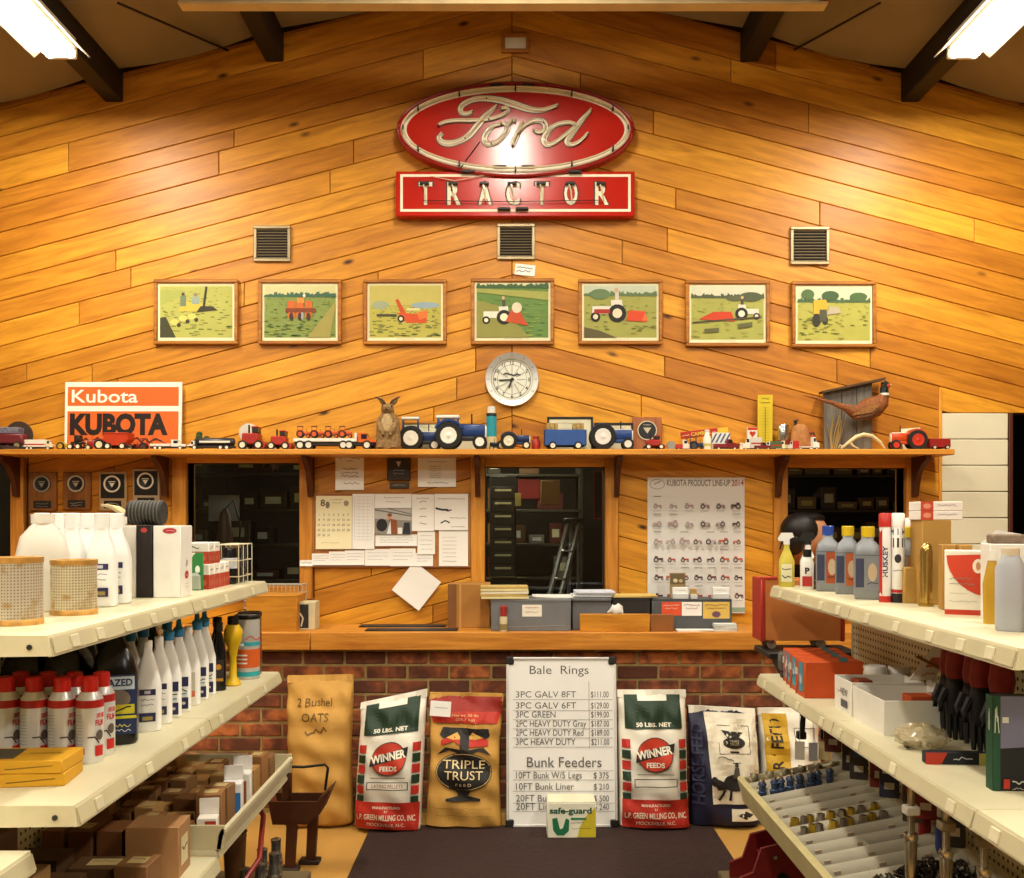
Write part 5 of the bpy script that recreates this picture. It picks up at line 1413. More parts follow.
decal('border', t, [FRAME(-hw, 0, hw, hh, .008, 'a02c20')], loc=(0, -.0025, 0))
MB().cyl((0, 0, hh), (0, 0, 2.62-PZ(519, 5.9)), .002, n=5).build('hook_wire', BLACK, t)
t = thing('paper_cup', 'white paper cup on the sill of the middle window', 'cup', (PX(598, 5.29), 5.315, zr(607)+.0005))
MB().lathe([(.02, 0), (.028, .085), (.03, .088), (.027, .086), (.019, .004)], 16).build('cup_wall', mat('e0dcd0', .6), t)
# left window: leafy sprig, sheet, dark post
t = thing('potted_sprig', 'leafy sprig hanging in the left window', 'plant', (PX(270, 5.9), 5.9, PZ(476, 5.9)))
MB().lathe([(.03, .05), (.04, .11)], 12).build('pot', mat('5a3018', .7), t)
for k in range(12):
    a = rk.uniform(0, 2*PI); l = rk.uniform(.05, .1); dz = rk.uniform(-.06, .05)
    p = Vector((math.cos(a)*l, math.sin(a)*l*.6, .1+dz)); d_ = Vector((-math.sin(a), math.cos(a), 0))*.012
    MB().add([(0, 0, .1), p*.55+d_+Vector((0, 0, .06)), p, p*.55-d_+Vector((0, 0, .055))], [(0, 1, 2, 3)]).build('leaf', mat('8a9a4c', .5), t)
MB().cyl((0, 0, .11), (0, 0, 2.62-PZ(476, 5.9)), .002, n=5).build('hook_wire', BLACK, t)
t = thing('order_sheet', 'white sheet hanging behind the glass of the left window', 'paper', (PX(224, 5.8), 5.8, PZ(521, 5.8)))
MB().box(-.092, -.001, 0, .092, .001, .155).build('page', mat('b8bcc8', .7), t)
MB().cyl((0, 0, .155), (0, 0, 2.62-PZ(521, 5.8)), .002, n=5).build('hook_wire', BLACK, t)
t = thing('desk_lamp', 'brown hooded desk lamp standing in the left window', 'lamp', (PX(225, 5.62), 5.62, 0))
MB().box(-.2, -.12, 0, .2, .2, zr(590), .004).build('pedestal', mat('2c2018', .7), t)
zz = zr(590)
MB().lathe([(.05, zz), (.045, zz+.3), (.03, zz+.42), (.012, zz+.45)], 14).build('lamp_hood', mat('4a2c1c', .5), t)
MB().tube([(.06, 0, zz), (.09, 0, zz+.35), (.05, 0, zz+.5), (-.02, 0, zz+.42)], .006, 6).build('lamp_arm', BLACK, t)
# big cartons on the right rack

# person leaning at the right window
t = thing('person', 'dark-haired person in profile leaning at the right window', 'person', (1.60, 5.24, 0))
SKIN = mat('c08a64', .55, var=.08, scale=30); HAIR = mat('120c0a', .5, var=.3, scale=60); CLO = mat('2a2420', .9, var=.1)
q = MB().loft([(.86, .17, .11, .08, .62, 2.4), (1.0, .165, .11, .07, .56, 2.4), (1.12, .18, .115, .06, .46, 2.4), (1.20, .2, .11, .05, .36, 2.4), (1.255, .19, .095, .035, .27, 2.2), (1.285, .11, .08, .02, .18, 2), (1.305, .062, .062, .005, .09, 2), (1.325, .055, .056, 0, .045, 2), (1.338, .06, .052, .012, .02, 2), (1.352, .078, .056, .024, .008, 2.1), (1.375, .092, .066, .018, 0, 2.2), (1.40, .098, .072, .012, 0, 2.2), (1.425, .101, .075, .008, 0, 2.2), (1.45, .102, .077, .004, 0, 2.2), (1.48, .099, .076, .0, 0, 2.1), (1.505, .088, .068, -.004, 0, 2), (1.525, .062, .05, -.006, 0, 2), (1.537, .02, .016, -.006, 0, 2)], 22)
q.prism([(.098, 1.445), (.128, 1.415), (.122, 1.405), (.1, 1.402)], -.012, .012)                      # nose
q.tube([(.095, -.028, 1.383), (.113, 0, 1.386), (.095, .028, 1.383)], [.005, .009, .005], 8)           # lips
q.ell((-.012, -.078, 1.425), (.018, .008, .03), 10, 7); q.ell((-.012, .078, 1.425), (.018, .008, .03), 10, 7)   # ears
for sd in (-1, 1):
    xo = .06 + sd*.2
    q.tube([(xo, .32, 1.22), (xo+sd*.05, .3, 1.1), (xo+sd*.04, .2, 1.06), (xo-sd*.04, .14, 1.062)], [.055, .046, .038, .028], 10)
    hx, hy, hz = xo-sd*.06, .125, 1.062
    q.ell((hx, hy, hz), (.04, .034, .016), 10, 6)
    for k in range(4): q.tube([(hx-sd*.02, hy-.03+.02*k, hz), (hx-sd*.055, hy-.034+.022*k, hz+.004), (hx-sd*(.078+.006*(k in (1, 2))), hy-.034+.022*k, hz-.008)], [.0095, .0085, .007], 7)
    q.tube([(hx+sd*.005, hy-.025, hz), (hx-sd*.02, hy-.055, hz), (hx-sd*.042, hy-.062, hz-.004)], [.011, .01, .008], 7)
    q.tube([(.08+sd*.09, .62, .9), (.08+sd*.1, .62, .48), (.08+sd*.1, .64, .08)], [.085, .06, .045], 10)
    q.ell((.08+sd*.1, .58, .04), (.045, .11, .04), 10, 6)
q.build('body', SKIN, t)
h = MB().ell((-.034, 0, 1.452), (.112, .096, .098), 18, 12)
h.ell((-.075, 0, 1.40), (.062, .082, .085), 14, 9)
h.ell((.01, 0, 1.515), (.085, .075, .032), 14, 7)
h.build('hair', HAIR, t)
for sd in (-1, 1): MB().ell((.083, sd*.045, 1.446), (.012, .012, .009), 10, 6).build('eye', mat('1c120c', .2), t)
MB().loft([(.80, .185, .125, .08, .63, 2.4), (1.0, .178, .122, .07, .56, 2.4), (1.12, .192, .128, .06, .46, 2.4), (1.205, .212, .122, .05, .36, 2.4), (1.262, .2, .105, .035, .27, 2.2), (1.29, .12, .085, .02, .185, 2)], 22).build('dark_top', CLO, t)

# ------------------------------------------------------------------ on the counter
def on_counter(name, label, cat, px0, px1, pyt, pyb_y, depth, m, rotz=0, c=.003):
    """near face at depth pyb_y"""
    y = pyb_y; w_ = (px1-px0)/F*y; h_ = PZ(pyt, y)-CT
    t = thing(name, label, cat, (PX((px0+px1)/2, y), y+depth/2, CT), rotz)
    MB().box(-w_/2, -depth/2, 0, w_/2, depth/2, h_, c).build('body', m, t)
    return t, w_, h_
# cardboard carton
t, w_, h_ = on_counter('cardboard_carton', 'brown cardboard carton at the left end of the grey cash boxes', 'box', 448, 490, 584, 5.09, .17, CARD)
MB().box(-w_/2-.001, -.086, 0, -w_/2+.045, -.0852, h_).build('side_flap', CARD_D, t)
MB().box(-w_/2+.06, -.0865, 0, -w_/2+.07, -.0855, h_).build('tape', mat('c09050', .4), t)
t, w_, h_ = on_counter('cash_box', 'long grey metal cash box with white sticker on the counter', 'box', 491, 571, 599.5, 4.945, .24, GREYM)
MB().box(-w_/2-.002, -.122, h_-.012, w_/2+.002, .122, h_+.002, .002).build('lid', GREYM, t)
decal('sticker', t, [RC(-.045, .075, .055, .135, 'ece4d0'), SCRIB(-.03, .04, .115, .008, 'b04028'), SCRIB(-.03, .04, .095, .006, '806858'), LN([(-w_/2+.02, .02), (w_/2-.03, .03)], .002, 'a0a098')], loc=(0, -.1205, 0))
MB().box(-.15, -.126, .1, -.12, -.12, .125, .002).build('latch', mat('5c5c5c', .4, .6), t)
t, w_, h_ = on_counter('cash_box', 'shorter grey metal cash box right of the long one', 'box', 572.5, 611, 598.5, 4.985, .2, mat('6c6e72', .45, .3))
MB().box(-w_/2-.001, -.112, h_-.012, w_/2+.001, .112, h_+.002, .002).build('lid', mat('6c6e72', .45, .3), t)
t, w_, h_ = on_counter('black_file_box', 'black file box under papers behind the wooden drawer', 'box', 613, 650, 598, 5.0, .18, mat('26221f', .6))
MB().box(-w_/2-.001, -.092, h_-.01, w_/2+.001, .092, h_+.002, .002).build('lid', mat('2c2826', .6), t)
t, w_, h_ = on_counter('card_organizer', 'dark grey organizer with three advertising cards on its front', 'organizer', 652, 732, 600.5, 5.0, .18, mat('55585a', .5, .2))
kk = 5.0/F
def oc(px, py): return ((px-692)*kk, PZ(py, 5.0)-CT)
for (a, b, c_, d_, col, ink) in ((661.5, 602, 681, 615.5, 'd8502c', 'f0e0d0'), (681.7, 602, 701.7, 615.7, 'f0ece4', 'a83c30'), (703, 602, 729.5, 618.5, 'd8b458', '6a3a1c')):
    u0, v0 = oc(a, d_); u1, v1 = oc(c_, b)
    decal('advert_card', t, [RC(u0, v0, u1, v1, col), SCRIB(u0+.01, u1-.01, v1-.02, .009, ink), SCRIB(u0+.02, u1-.02, v1-.036, .007, ink)] + ([EL((u0+u1)/2, v0+.022, .022, .016, '6a4a5c')] if col == 'd8b458' else []), loc=(0, -.0905, 0))
MB().box(-w_/2, -.09, h_, w_/2, .09, h_+.006, .002).build('top_tray', mat('3c3e40', .5), t)
# wooden drawer with a grained side
t, w_, h_ = on_counter('counter_tray', 'low pine drawer box with brown end on the counter front', 'box', 580, 674, 614, 4.925, .03, WOOD_BOX)
for o in list(t.children): bpy.data.objects.remove(o)
MB().box(-w_/2, -.015, 0, w_/2*.49, .012, h_, .003).build('front_board', WOOD_BOX, t)
MB().box(w_/2*.50, -.015, 0, w_/2, .012, h_-.002, .003).build('end_board', mat('8a5424', .6), t)
MB().box(-w_/2, .012, 0, w_/2, .03, h_*.9, .002).build('rear_board', WOOD_BOX, t)
t = thing('crumpled_tissue', 'crumpled white tissue on the pine drawer', 'paper', (PX(617, 4.925), 4.938, PZ(614, 4.925)))
q = MB().ell((0, 0, .018), (.045, .016, .03), 16, 10)
q.v = [(x*(1+.3*math.sin(37*z*20+x*90)), y*1.0, max(0, z+.008*math.sin(x*160))) for x, y, z in q.v]
q.build('tissue', mat('e0dcd4', .9), t)
def stack(label, px0, px1, y, z, n_, th, depth, cols, cat='paper', rot=0, name='paper_stack', jit=.012):
    t = thing(name, label, cat, (PX((px0+px1)/2, y), y, z), R(rot))
    w_ = (px1-px0)/F*y
    for k in range(n_):
        dx, a = rk.uniform(-jit, jit), R(rk.uniform(-4, 4))
        MB().box(-w_/2, -depth/2, 0, w_/2, depth/2, th*.92, .001).build('sheet', mat(cols[k % len(cols)], .8), t, (dx, rk.uniform(-jit, jit)*.5, k*th), (0, 0, a))
    return t
zc = CT + (PZ(599.5, 4.945)-CT) + .003
stack('pile of catalogues lying on the brown carton and the cash box', 481, 528, 5.005, zc, 5, .013, .13, ['d8c890', 'b89c58', 'e4dcc0'], 'catalogues', jit=.006)
stack('thin white papers on the long cash box', 532, 571, 5.08, zc, 2, .004, .16, ['e8e4dc', 'dcd8d0'])
stack('thick wad of white papers on the shorter cash box', 573.5, 612, 5.08, PZ(598.5, 4.96)+.003, 6, .005, .16, ['e8e6e0', 'd8d8dc', 'c8ccd8'])
stack('manila folders on the black file box', 612, 655, 5.07, PZ(598, 5.0)+.003, 2, .005, .15, ['d8bc70', 'ccae60'])
stack('pad of white slips on the counter before the organizer', 676, 714, 4.95, CT, 2, .005, .055, ['ecE8e0'.lower(), 'e0dcd4'], jit=.004)
stack('small pile of grey-white forms at the organizer corner', 714, 736, 4.955, CT, 5, .008, .05, ['d0d4d0', 'c4c8c0'], jit=.003)
zo = PZ(600.5, 5.0)+.007
for px0, px1, pyt, col, lb in ((672, 688, 588.5, 'eceae4', 'left white business card holder on the organizer'), (690, 697, 590, 'b08c4c', 'small brown card block between the two white holders'), (712, 729, 588.5, 'e8e6e0', 'right white business card holder on the organizer')):
    t = thing('card_holder', lb, 'cards', (PX((px0+px1)/2, 5.03), 5.03, zo)); w_ = (px1-px0)/F*5.03; h_ = (600-pyt)/F*5.03
    MB().box(-w_/2, -.02, 0, w_/2, .02, h_*.45, .002).build('holder', mat('c8c8c4', .3), t)
    MB().box(-w_/2+.002, -.012, .002, w_/2-.002, .012, h_, .001).build('cards', mat(col, .7), t)
    decal('print', t, [SCRIB(-w_*.3, w_*.3, h_*.72, .004, '70707c')], loc=(0, -.0122, 0), lift=.0002)
t = thing('photo_card', 'tan photo card propped up behind the card holders', 'photo', (PX(678, 5.1), 5.1, zo), 0, rot=(R(-8), 0, 0))
MB().box(-.042, -.0015, 0, .042, .0015, .13).build('card', mat('8a7448', .6), t)
decal('print', t, [RC(-.038, .07, .038, .126, '5c4c2c'), EL(-.012, .09, .012, .01, 'c8b890'), EL(.016, .088, .01, .009, 'a89468')], loc=(0, -.002, 0), lift=.0003)
t = thing('small_bottle', 'little red-capped bottle standing at the cash box', 'bottle', (PX(503.5, 4.925), 4.925, CT))
MB().lathe([(.019, 0), (.02, .004), (.02, .07), (.016, .078)], 16).build('bottle_body', mat('c8b890', .4), t)
MB().lathe([(.0205, .01), (.0205, .04)], 16).build('label_band', mat('8a7a4c', .5), t)
MB().lathe([(.0165, .078), (.0165, .128), (.012, .132)], 14).build('cap', mat('9c2c24', .35), t)
for px0, px1, y, lb in ((360, 446, 5.17, 'black folder lying at the back of the counter'), (366, 458, 4.99, 'black folder lying nearer the counter edge')):
    t = thing('black_folder', lb, 'folder', (PX((px0+px1)/2, y), y, CT)); w_ = (px1-px0)/F*y
    MB().box(-w_/2, -.05, 0, w_/2, .05, .006, .002).build('cover', mat('1e1d1c', .45), t)
    MB().box(-w_/2+.01, -.047, .0062, w_/2-.01, .03, .009, .001).build('sheet', mat('2a2a2a', .4), t)
# left end of the counter: pine box, wire basket, speaker
t, w_, h_ = on_counter('pine_box', 'grained pine box at the left end of the counter', 'box', 246, 297, 596, 4.94, .2, WOOD_BOX)
MB().box(-w_/2-.002, -.102, h_-.004, w_/2+.002, .102, h_+.004, .002).build('lid', WOOD_BOX, t)
t = thing('wire_basket', 'white wire basket behind the pine box', 'basket', (PX(275, 5.21), 5.225, PZ(604, 5.21)-.02))
hw = 29/F*5.21
for z in (0.0, .04, .08, .125):
    MB().tube([(-hw, -.05, z), (hw, -.05, z), (hw, .05, z), (-hw, .05, z)], .0022, 5, closed=True).build('wire_ring', mat('c8c4b4', .4, .4), t)
for k in range(15):
    x = -hw+2*hw*k/14; MB().tube([(x, -.05, .125), (x, -.05, 0), (x, .05, 0), (x, .05, .125)], .0016, 4).build('wire', mat('c8c4b4', .4, .4), t)
MB().box(-hw, -.05, -(t.location.z-CT), hw, .05, -.002, .003).build('riser', mat('5a4a34', .7), t)
t, w_, h_ = on_counter('desk_speaker', 'small beige speaker box with a black figure on its front', 'speaker', 299, 315, 602, 5.0, .12, mat('c8bc94', .5))
decal('figure', t, [RC(-w_*.45, .01, w_*.1, h_-.012, '2a2622'), LN([(-.03, .02), (-.02, .06), (-.035, .085)], .008, 'd8d0b8')], loc=(0, -.0605, 0))

# ------------------------------------------------------------------ feed bags along the bricks
def bag(label, px0, px1, pyt, y, base_m, items, slant=0.0, roll=0.0, th=.2, seed=1, top_fold=True, ftop=None, rz=0, taper=.05, wr=.021, lean=-6):
    w_ = (px1-px0)/F*y; h_ = (832-pyt)/F*y*1.0
    h_ = PZ(pyt, y+.06)
    t = thing('feed_bag', label, 'bag', (PX((px0+px1)/2, y), y+th/2, 0), 0, 'feed bags along the brick counter', rot=(R(lean), R(roll), R(rz)))
    def rx(v): return w_/2*(1.0 - taper*math.sin(PI*min(1, v/h_)) + .02*math.sin(9*v+seed))
    def ry(v):
        f = v/h_
        return th/2*(.80+.35*math.sin(PI*min(1, f*1.15+.12))) * (1 if f < .72 else max(.10, 1-((f-.72)/.28)**1.3*.92))
    def wn(x, v): return wr*(.5*math.sin(x*23+v*17+seed*2.1)*math.cos(v*29-x*11+seed) + .4*math.sin(v*41+x*31+seed)*math.sin(x*19+seed) + .5*math.exp(-((v-h_*.8)/.05)**2)*math.sin(x*60+seed))
    P_ = 3.2
    def fn(x, yy, v):
        d_ = wn(x, v); return (x, yy + (d_ if yy < 0 else -d_*.5), v + slant*x*(v/h_)**2)
    ns = 30
    secs = [(0, w_/2*.93, th*.36)] + [(h_*(.02+.98*k/ns), rx(h_*(.02+.98*k/ns)), ry(h_*(.02+.98*k/ns))) for k in range(ns+1)]
    q = MB(); nn = 26; vs = []
    for z_, X, Yr in secs:
        for sd in (-1, 1):
            for i in range(nn):
                th_ = -PI/2 + PI*(i+.5)/nn if sd < 0 else PI/2 - PI*(i+.5)/nn
                sx_ = math.sin(th_); vs.append(fn(X*sx_, sd*Yr*(1-abs(sx_)**P_)**(1/P_), z_))
    n2 = 2*nn
    q.add(vs, [(k*n2+i, k*n2+(i+1) % n2, (k+1)*n2+(i+1) % n2, (k+1)*n2+i) for k in range(len(secs)-1) for i in range(n2)] + [tuple(range(n2))[::-1], tuple(range((len(secs)-1)*n2, len(secs)*n2))])
    q.build('sack', base_m, t)
    def warp(u, v, l):
        v = min(max(v, 0.012), h_); X = rx(v); a = min(.97, abs(u)/X)
        yy = -ry(v)*(1-a**P_)**(1/P_)
        x, y2, z = fn(u, yy, v); return (x, y2-l-.004, z)
    decal('print', t, items(w_/2, h_), warp=warp, lift=.0006, maxlen=.03, rough=.6)
    if top_fold:
        fz = [(-w_/2*.98, h_-.028), (w_/2*.98, h_-.028), (w_/2*.98, h_+.004), (-w_/2*.98, h_+.004)]
        q = MB()
        for i in range(12):
            a, b = -w_*.49+w_*.98*i/12, -w_*.49+w_*.98*(i+1)/12
            q.add([fn(a, -.017, h_-.03), fn(b, -.017, h_-.03), fn(b, -.012, h_+.006), fn(a, -.012, h_+.006), fn(a, .014, h_-.03), fn(b, .014, h_-.03), fn(b, .012, h_+.006), fn(a, .012, h_+.006)], [(0, 1, 2, 3), (5, 4, 7, 6), (3, 2, 6, 7)])
        q.build('top_seam', ftop or base_m, t)
    return t
KRAFT = mat('c29244', .75, var=.1, scale=9, bump=.6)
SACKW = mat('e8e2d0', .6, var=.06, scale=9, bump=.5)
NAVY = mat('1c1c34', .5, var=.1)
def winner(full=True):
    def f(a, h):
        it = [RC(-a*.80, h*.73, a*.80, h*.93, '1c3420')]
        it += [RC(-a*.80, h*.93, -a*.42, h*.975, '1c3420'), RC(a*.42, h*.93, a*.80, h*.975, '1c3420')]
        it += [T('50 LBS. NET', 0, h*.745, h*.028, 'e8e0cc', w=a*1.0, bold=.03)]
        for k in range(6):
            c = 'b4281c' if k % 2 == 0 else '1c3420'
            z0 = h*.655-h*.077*k
            for s in (-1, 1): it.append(RC(s*a*.90, z0-h*.062, s*a*.68, z0, c))
        it += [RING(0, h*.545, a*.50, h*.125, .007, '2a2420', 30), EL(0, h*.545, a*.48, h*.118, 'c03820', 30)]
        it += [PO([(-a*.55, h*.49), (a*.52, h*.56), (a*.55, h*.63), (-a*.52, h*.55)], '2a2420'),
               T('WINNER', 0, h*.535, h*.055, 'f0e8d4', w=a*1.0, bold=.04, rot=.17), T('FEEDS', .0, h*.455, h*.034, 'f0e8d4', w=a*.5, bold=.03)]
        it += [LN([(-a*.5, h*.405), (a*.5, h*.405)], .003, '2a2420'), FRAME(-a*.6, h*.315, a*.6, h*.375, .004, '2a2420')]
        if full: it.append(T('LAYING PELLETS', 0, h*.332, h*.026, '8a3020', w=a*.9))
        it += [RC(-a*.92, h*.02, a*.94, h*.225, 'b82c1c'), T('MANUFACTURED', 0, h*.175, h*.018, 'ecdcc0', w=a*.8, bold=.02), T('BY', 0, h*.148, h*.016, 'ecdcc0'), T('L.P. GREEN MILLING CO., INC.', 0, h*.092, h*.04, 'ecdcc0', w=a*1.72, bold=.015), T('MOCKSVILLE, N.C.', 0, h*.045, h*.024, 'ecdcc0', w=a*1.1)]
        return it
    return f
def oats(a, h):
    return [T('2 Bushel', -a*.1, h*.80, h*.055, '6a4c18', w=a*1.05), T('OATS', -a*.05, h*.70, h*.055, '6a4c18', w=a*.8), SCRIB(-a*.35, a*.3, h*.61, h*.055, '6a4c18', n=9, wd=.006)]
def triple(a, h):
    it = [RC(-a*.97, h*.855, a*.97, h*.985, '8e2216'), PO([(-a*.85, h*.785), (a*.85, h*.785), (a*.95, h*.87), (-a*.95, h*.87)], 'b02a18'), T('Net wt. 50 lbs', 0, h*.835, h*.018, 'd8b880', w=a*.7), T('(22.7 kg)', 0, h*.805, h*.016, 'd8b880', w=a*.5)]
    it += [PO([(-a*.66, h*.70), (-a*.58, h*.755), (a*.62, h*.745), (a*.66, h*.69), (a*.5, h*.66), (-a*.5, h*.66)], '1a1612'),
           PO([(-a*.62, h*.66), (-a*.3, h*.70), (0, h*.66), (a*.3, h*.70), (a*.62, h*.66), (a*.62, h*.62), (a*.3, h*.655), (0, h*.61), (-a*.3, h*.655), (-a*.62, h*.62)], 'b8281a'),
           PO([(-a*.48, h*.68), (-a*.2, h*.72), (-a*.08, h*.67), (-a*.3, h*.665)], 'd8a850'), PO([(a*.48, h*.68), (a*.2, h*.72), (a*.08, h*.67), (a*.3, h*.665)], 'd8a850'),
           PO([(-a*.12, h*.56), (a*.12, h*.56), (a*.12, h*.70), (-a*.12, h*.70)], '1a1612'), PO([(-a*.72, h*.55), (-a*.5, h*.61), (0, h*.59), (a*.5, h*.61), (a*.72, h*.55), (a*.4, h*.585), (0, h*.555), (-a*.4, h*.585)], '1a1612')]
    it += [EL(0, h*.43, a*.74, h*.142, '1a1612', 36), RING(0, h*.43, a*.72, h*.135, .003, 'c8a868', 36), T('TRIPLE', 0, h*.455, h*.062, 'e4cc98', w=a*1.1), T('TRUST', 0, h*.375, h*.062, 'e4cc98', w=a*1.0), T('F E E D', 0, h*.325, h*.022, 'e4cc98', w=a*.4)]
    it += [PO([(-a*.2, h*.30), (a*.2, h*.30), (a*.12, h*.255), (a*.45, h*.235), (a*.45, h*.215), (-a*.45, h*.215), (-a*.45, h*.235), (-a*.12, h*.255)], '1a1612')]
    it += [SCRIB(-a*.8, a*.75, h*.155, .006, '7a5420', n=30), SCRIB(-a*.7, a*.75, h*.1, .006, '7a5420', n=24)]
    return it
def horse(a, h):
    it = [PO([(-a*.42, h*.20), (a*.97, h*.20), (a*.97, h*.965), (-a*.55, h*.965)], 'e4dcc4')]
    it += [FRAME(-a*.2, h*.62, a*.72, h*.86, .003, '3a3430'), PO([(-a*.1, h*.82), (a*.55, h*.80), (a*.4, h*.755), (a*.05, h*.755)], '2a2622'), EL(a*.25, h*.715, a*.33, h*.05, '2a2622'), T('TRIPLE', a*.25, h*.72, h*.02, 'd8ccac'), T('TRUST', a*.25, h*.695, h*.02, 'd8ccac'), RC(a*.12, h*.63, a*.38, h*.645, '2a2622')]
    it += [SCRIB(-a*.25, a*.2, h*.56, .03, '6a6460', n=7, wd=.004)]
    x, z = a*.22, h*.38
    it += [EL(x, z, a*.34, h*.07, '1c1814'), PO([(x-a*.25, z), (x-a*.62, z+h*.05), (x-a*.66, z+h*.02), (x-a*.5, z-h*.06), (x-a*.2, z-h*.05)], '1c1814'), EL(x-a*.6, z+h*.015, a*.1, h*.04, '1c1814'), PO([(x+a*.2, z+h*.04), (x+a*.42, z+h*.06), (x+a*.5, z), (x+a*.3, z-h*.03)], '1c1814')]
    for d0, d1 in ((-.28, -.46), (-.12, -.16), (.14, .3), (.28, .5)): it.append(LN([(x+a*d0, z-h*.03), (x+a*(d0+d1)/2, z-h*.1), (x+a*d1, z-h*.14)], a*.07, '1c1814'))
    it += [PO([(x-a*.06, z+h*.04), (x+a*.14, z+h*.04), (x+a*.12, z+h*.13), (x, z+h*.13)], '4a443c'), EL(x+a*.06, z+h*.15, a*.06, h*.02, '3a3430'), RC(x-a*.06, z+h*.165, x+a*.18, z+h*.172, '1c1814')]
    it += [RC(a*.1, h*.06, a*.9, h*.165, 'e4dcc4'), PO([(a*.25, h*.11), (a*.5, h*.145), (a*.75, h*.11), (a*.5, h*.075)], '2a2622')]
    it += [T('HORSE FEED', -a*.66, h*.2, a*.30, '2c2c48', 'l', w=h*.68, rot=R(90), bold=.03)]
    return it
def poultry(a, h):
    return [RC(-a*.88, h*.02, -a*.12, h*.965, 'c49a24'), T('DAIRY FEED', -a*.34, h*.3, a*.36, '2a2210', 'l', w=h*.62, rot=R(90), bold=.03), FRAME(a*.1, h*.68, a*.75, h*.84, .003, '4a443c')]
bag('ochre sack of oats with handwriting, leftmost by the shelf tray', 282, 350, 679, 4.70, KRAFT, oats, seed=2, roll=-1, th=.2)
bag('white and green laying pellets bag leaning right, left of the kraft bag', 351, 420, 700, 4.64, SACKW, winner(True), slant=.24, roll=2, seed=5, th=.2)
bag('kraft feed bag with red top and black goblet emblem', 424, 501, 697, 4.67, KRAFT, triple, seed=8, roll=1, th=.2, taper=.06)
bag('white and green feed bag with empty text box, right of the whiteboard', 620, 692, 694, 4.66, SACKW, winner(False), seed=11, th=.2)
bag('navy and white horse feed bag with rider print', 693, 763, 711, 4.70, NAVY, horse, seed=3, th=.19, slant=-.05, ftop=SACKW)
bag('white feed bag with yellow band half hidden by the shelves', 765, 828, 712, 4.72, SACKW, poultry, seed=6, th=.19, ftop=SACKW)
# loose tag on the kraft bag
t = thing('price_tag', 'white paper tag stuck on the red top of the kraft bag', 'tag', (PX(440.5, 4.70), 4.70, PZ(709, 4.70)), 0, rot=(R(-6), R(4), 0))
MB().box(-.05, -.002, -.035, .05, .0, .038).build('paper', PAPER, t); decal('print', t, [SCRIB(-.03, .035, .004, .006, '8a8aa0')], loc=(0, -.0025, 0))

# whiteboard
YWB = 4.72
t = thing('whiteboard', 'price list whiteboard with black corners leaning on the bricks', 'whiteboard', (PX(562, YWB), YWB, .012), 0, rot=(R(-7), 0, 0))
w_, h_ = 110/F*YWB, 166/F*YWB*1.005
MB().box(-w_/2, -.008, 0, w_/2, .008, h_, .003).build('panel', mat('eceae4', .12, var=.02, spec=.6), t)
for a, b, c, d in ((-w_/2-.004, -.003, w_/2+.004, .010), (-w_/2-.004, h_-.01, w_/2+.004, h_+.003), (-w_/2-.004, .01, -w_/2+.009, h_-.01), (w_/2-.009, .01, w_/2+.004, h_-.01)):
    MB().box(a, -.014, b, c, .01, d, .003).build('frame_rail', mat('d8d6d0', .3, .2), t)
for sx_ in (-1, 1):
    for z0 in (-.006, h_-.034): MB().box(sx_*(w_/2+.007), -.017, z0, sx_*(w_/2-.034), .012, z0+.04, .006).build('corner_cap', BLACK, t)
ki = YWB/F
def wb(px, py): return ((px-562)*ki, (823-py)*ki)
INK = '5a5652'
it = []
def line(py, xs=(513, 614)): it.append(LN([wb(xs[0], py), wb(xs[1], py)], .0022, '8c8a84'))
def wt(s, px, py, hpx, wpx): it.append(T(s, *wb(px, py), hpx*ki, INK, 'l', w=wpx*ki))
wt('Bale  Rings', 530, 672.5, 8.5, 60)
for s, pr, py, wd in (('3PC GALV 8FT', '$111.00', 697, 61), ('3PC GALV 6FT', '$129.00', 708, 61), ('3PC GREEN', '$199.00', 717, 40), ('2PC HEAVY DUTY Gray', '$187.00', 726, 71), ('2PC HEAVY DUTY Red', '$189.00', 735, 68), ('3PC HEAVY DUTY', '$211.00', 744, 60)):
    wt(s, 516, py-1, 6.2, wd); wt(pr, 592, py-1, 6, 18); line(py+1.2)
it.append(LN([wb(590, 680), wb(590, 746)], .0022, '8c8a84'))
wt('Bunk Feeders', 527, 765, 10, 75)
for s, pr, py, wd in (('10FT Bunk W/5 Legs', '$ 375', 777.5, 66), ('10FT Bunk Liner', '$ 210', 788.5, 58), ('20FT Bunk', '$ 500', 800, 40), ('20FT Liner', '$ 240', 808, 42)):
    wt(s, 516, py-1.5, 6.5, wd); wt(pr, 594, py-1.5, 6, 15); line(py)
line(768.5)
decal('handwriting', t, it, loc=(0, -.0081, 0), lift=.0002)
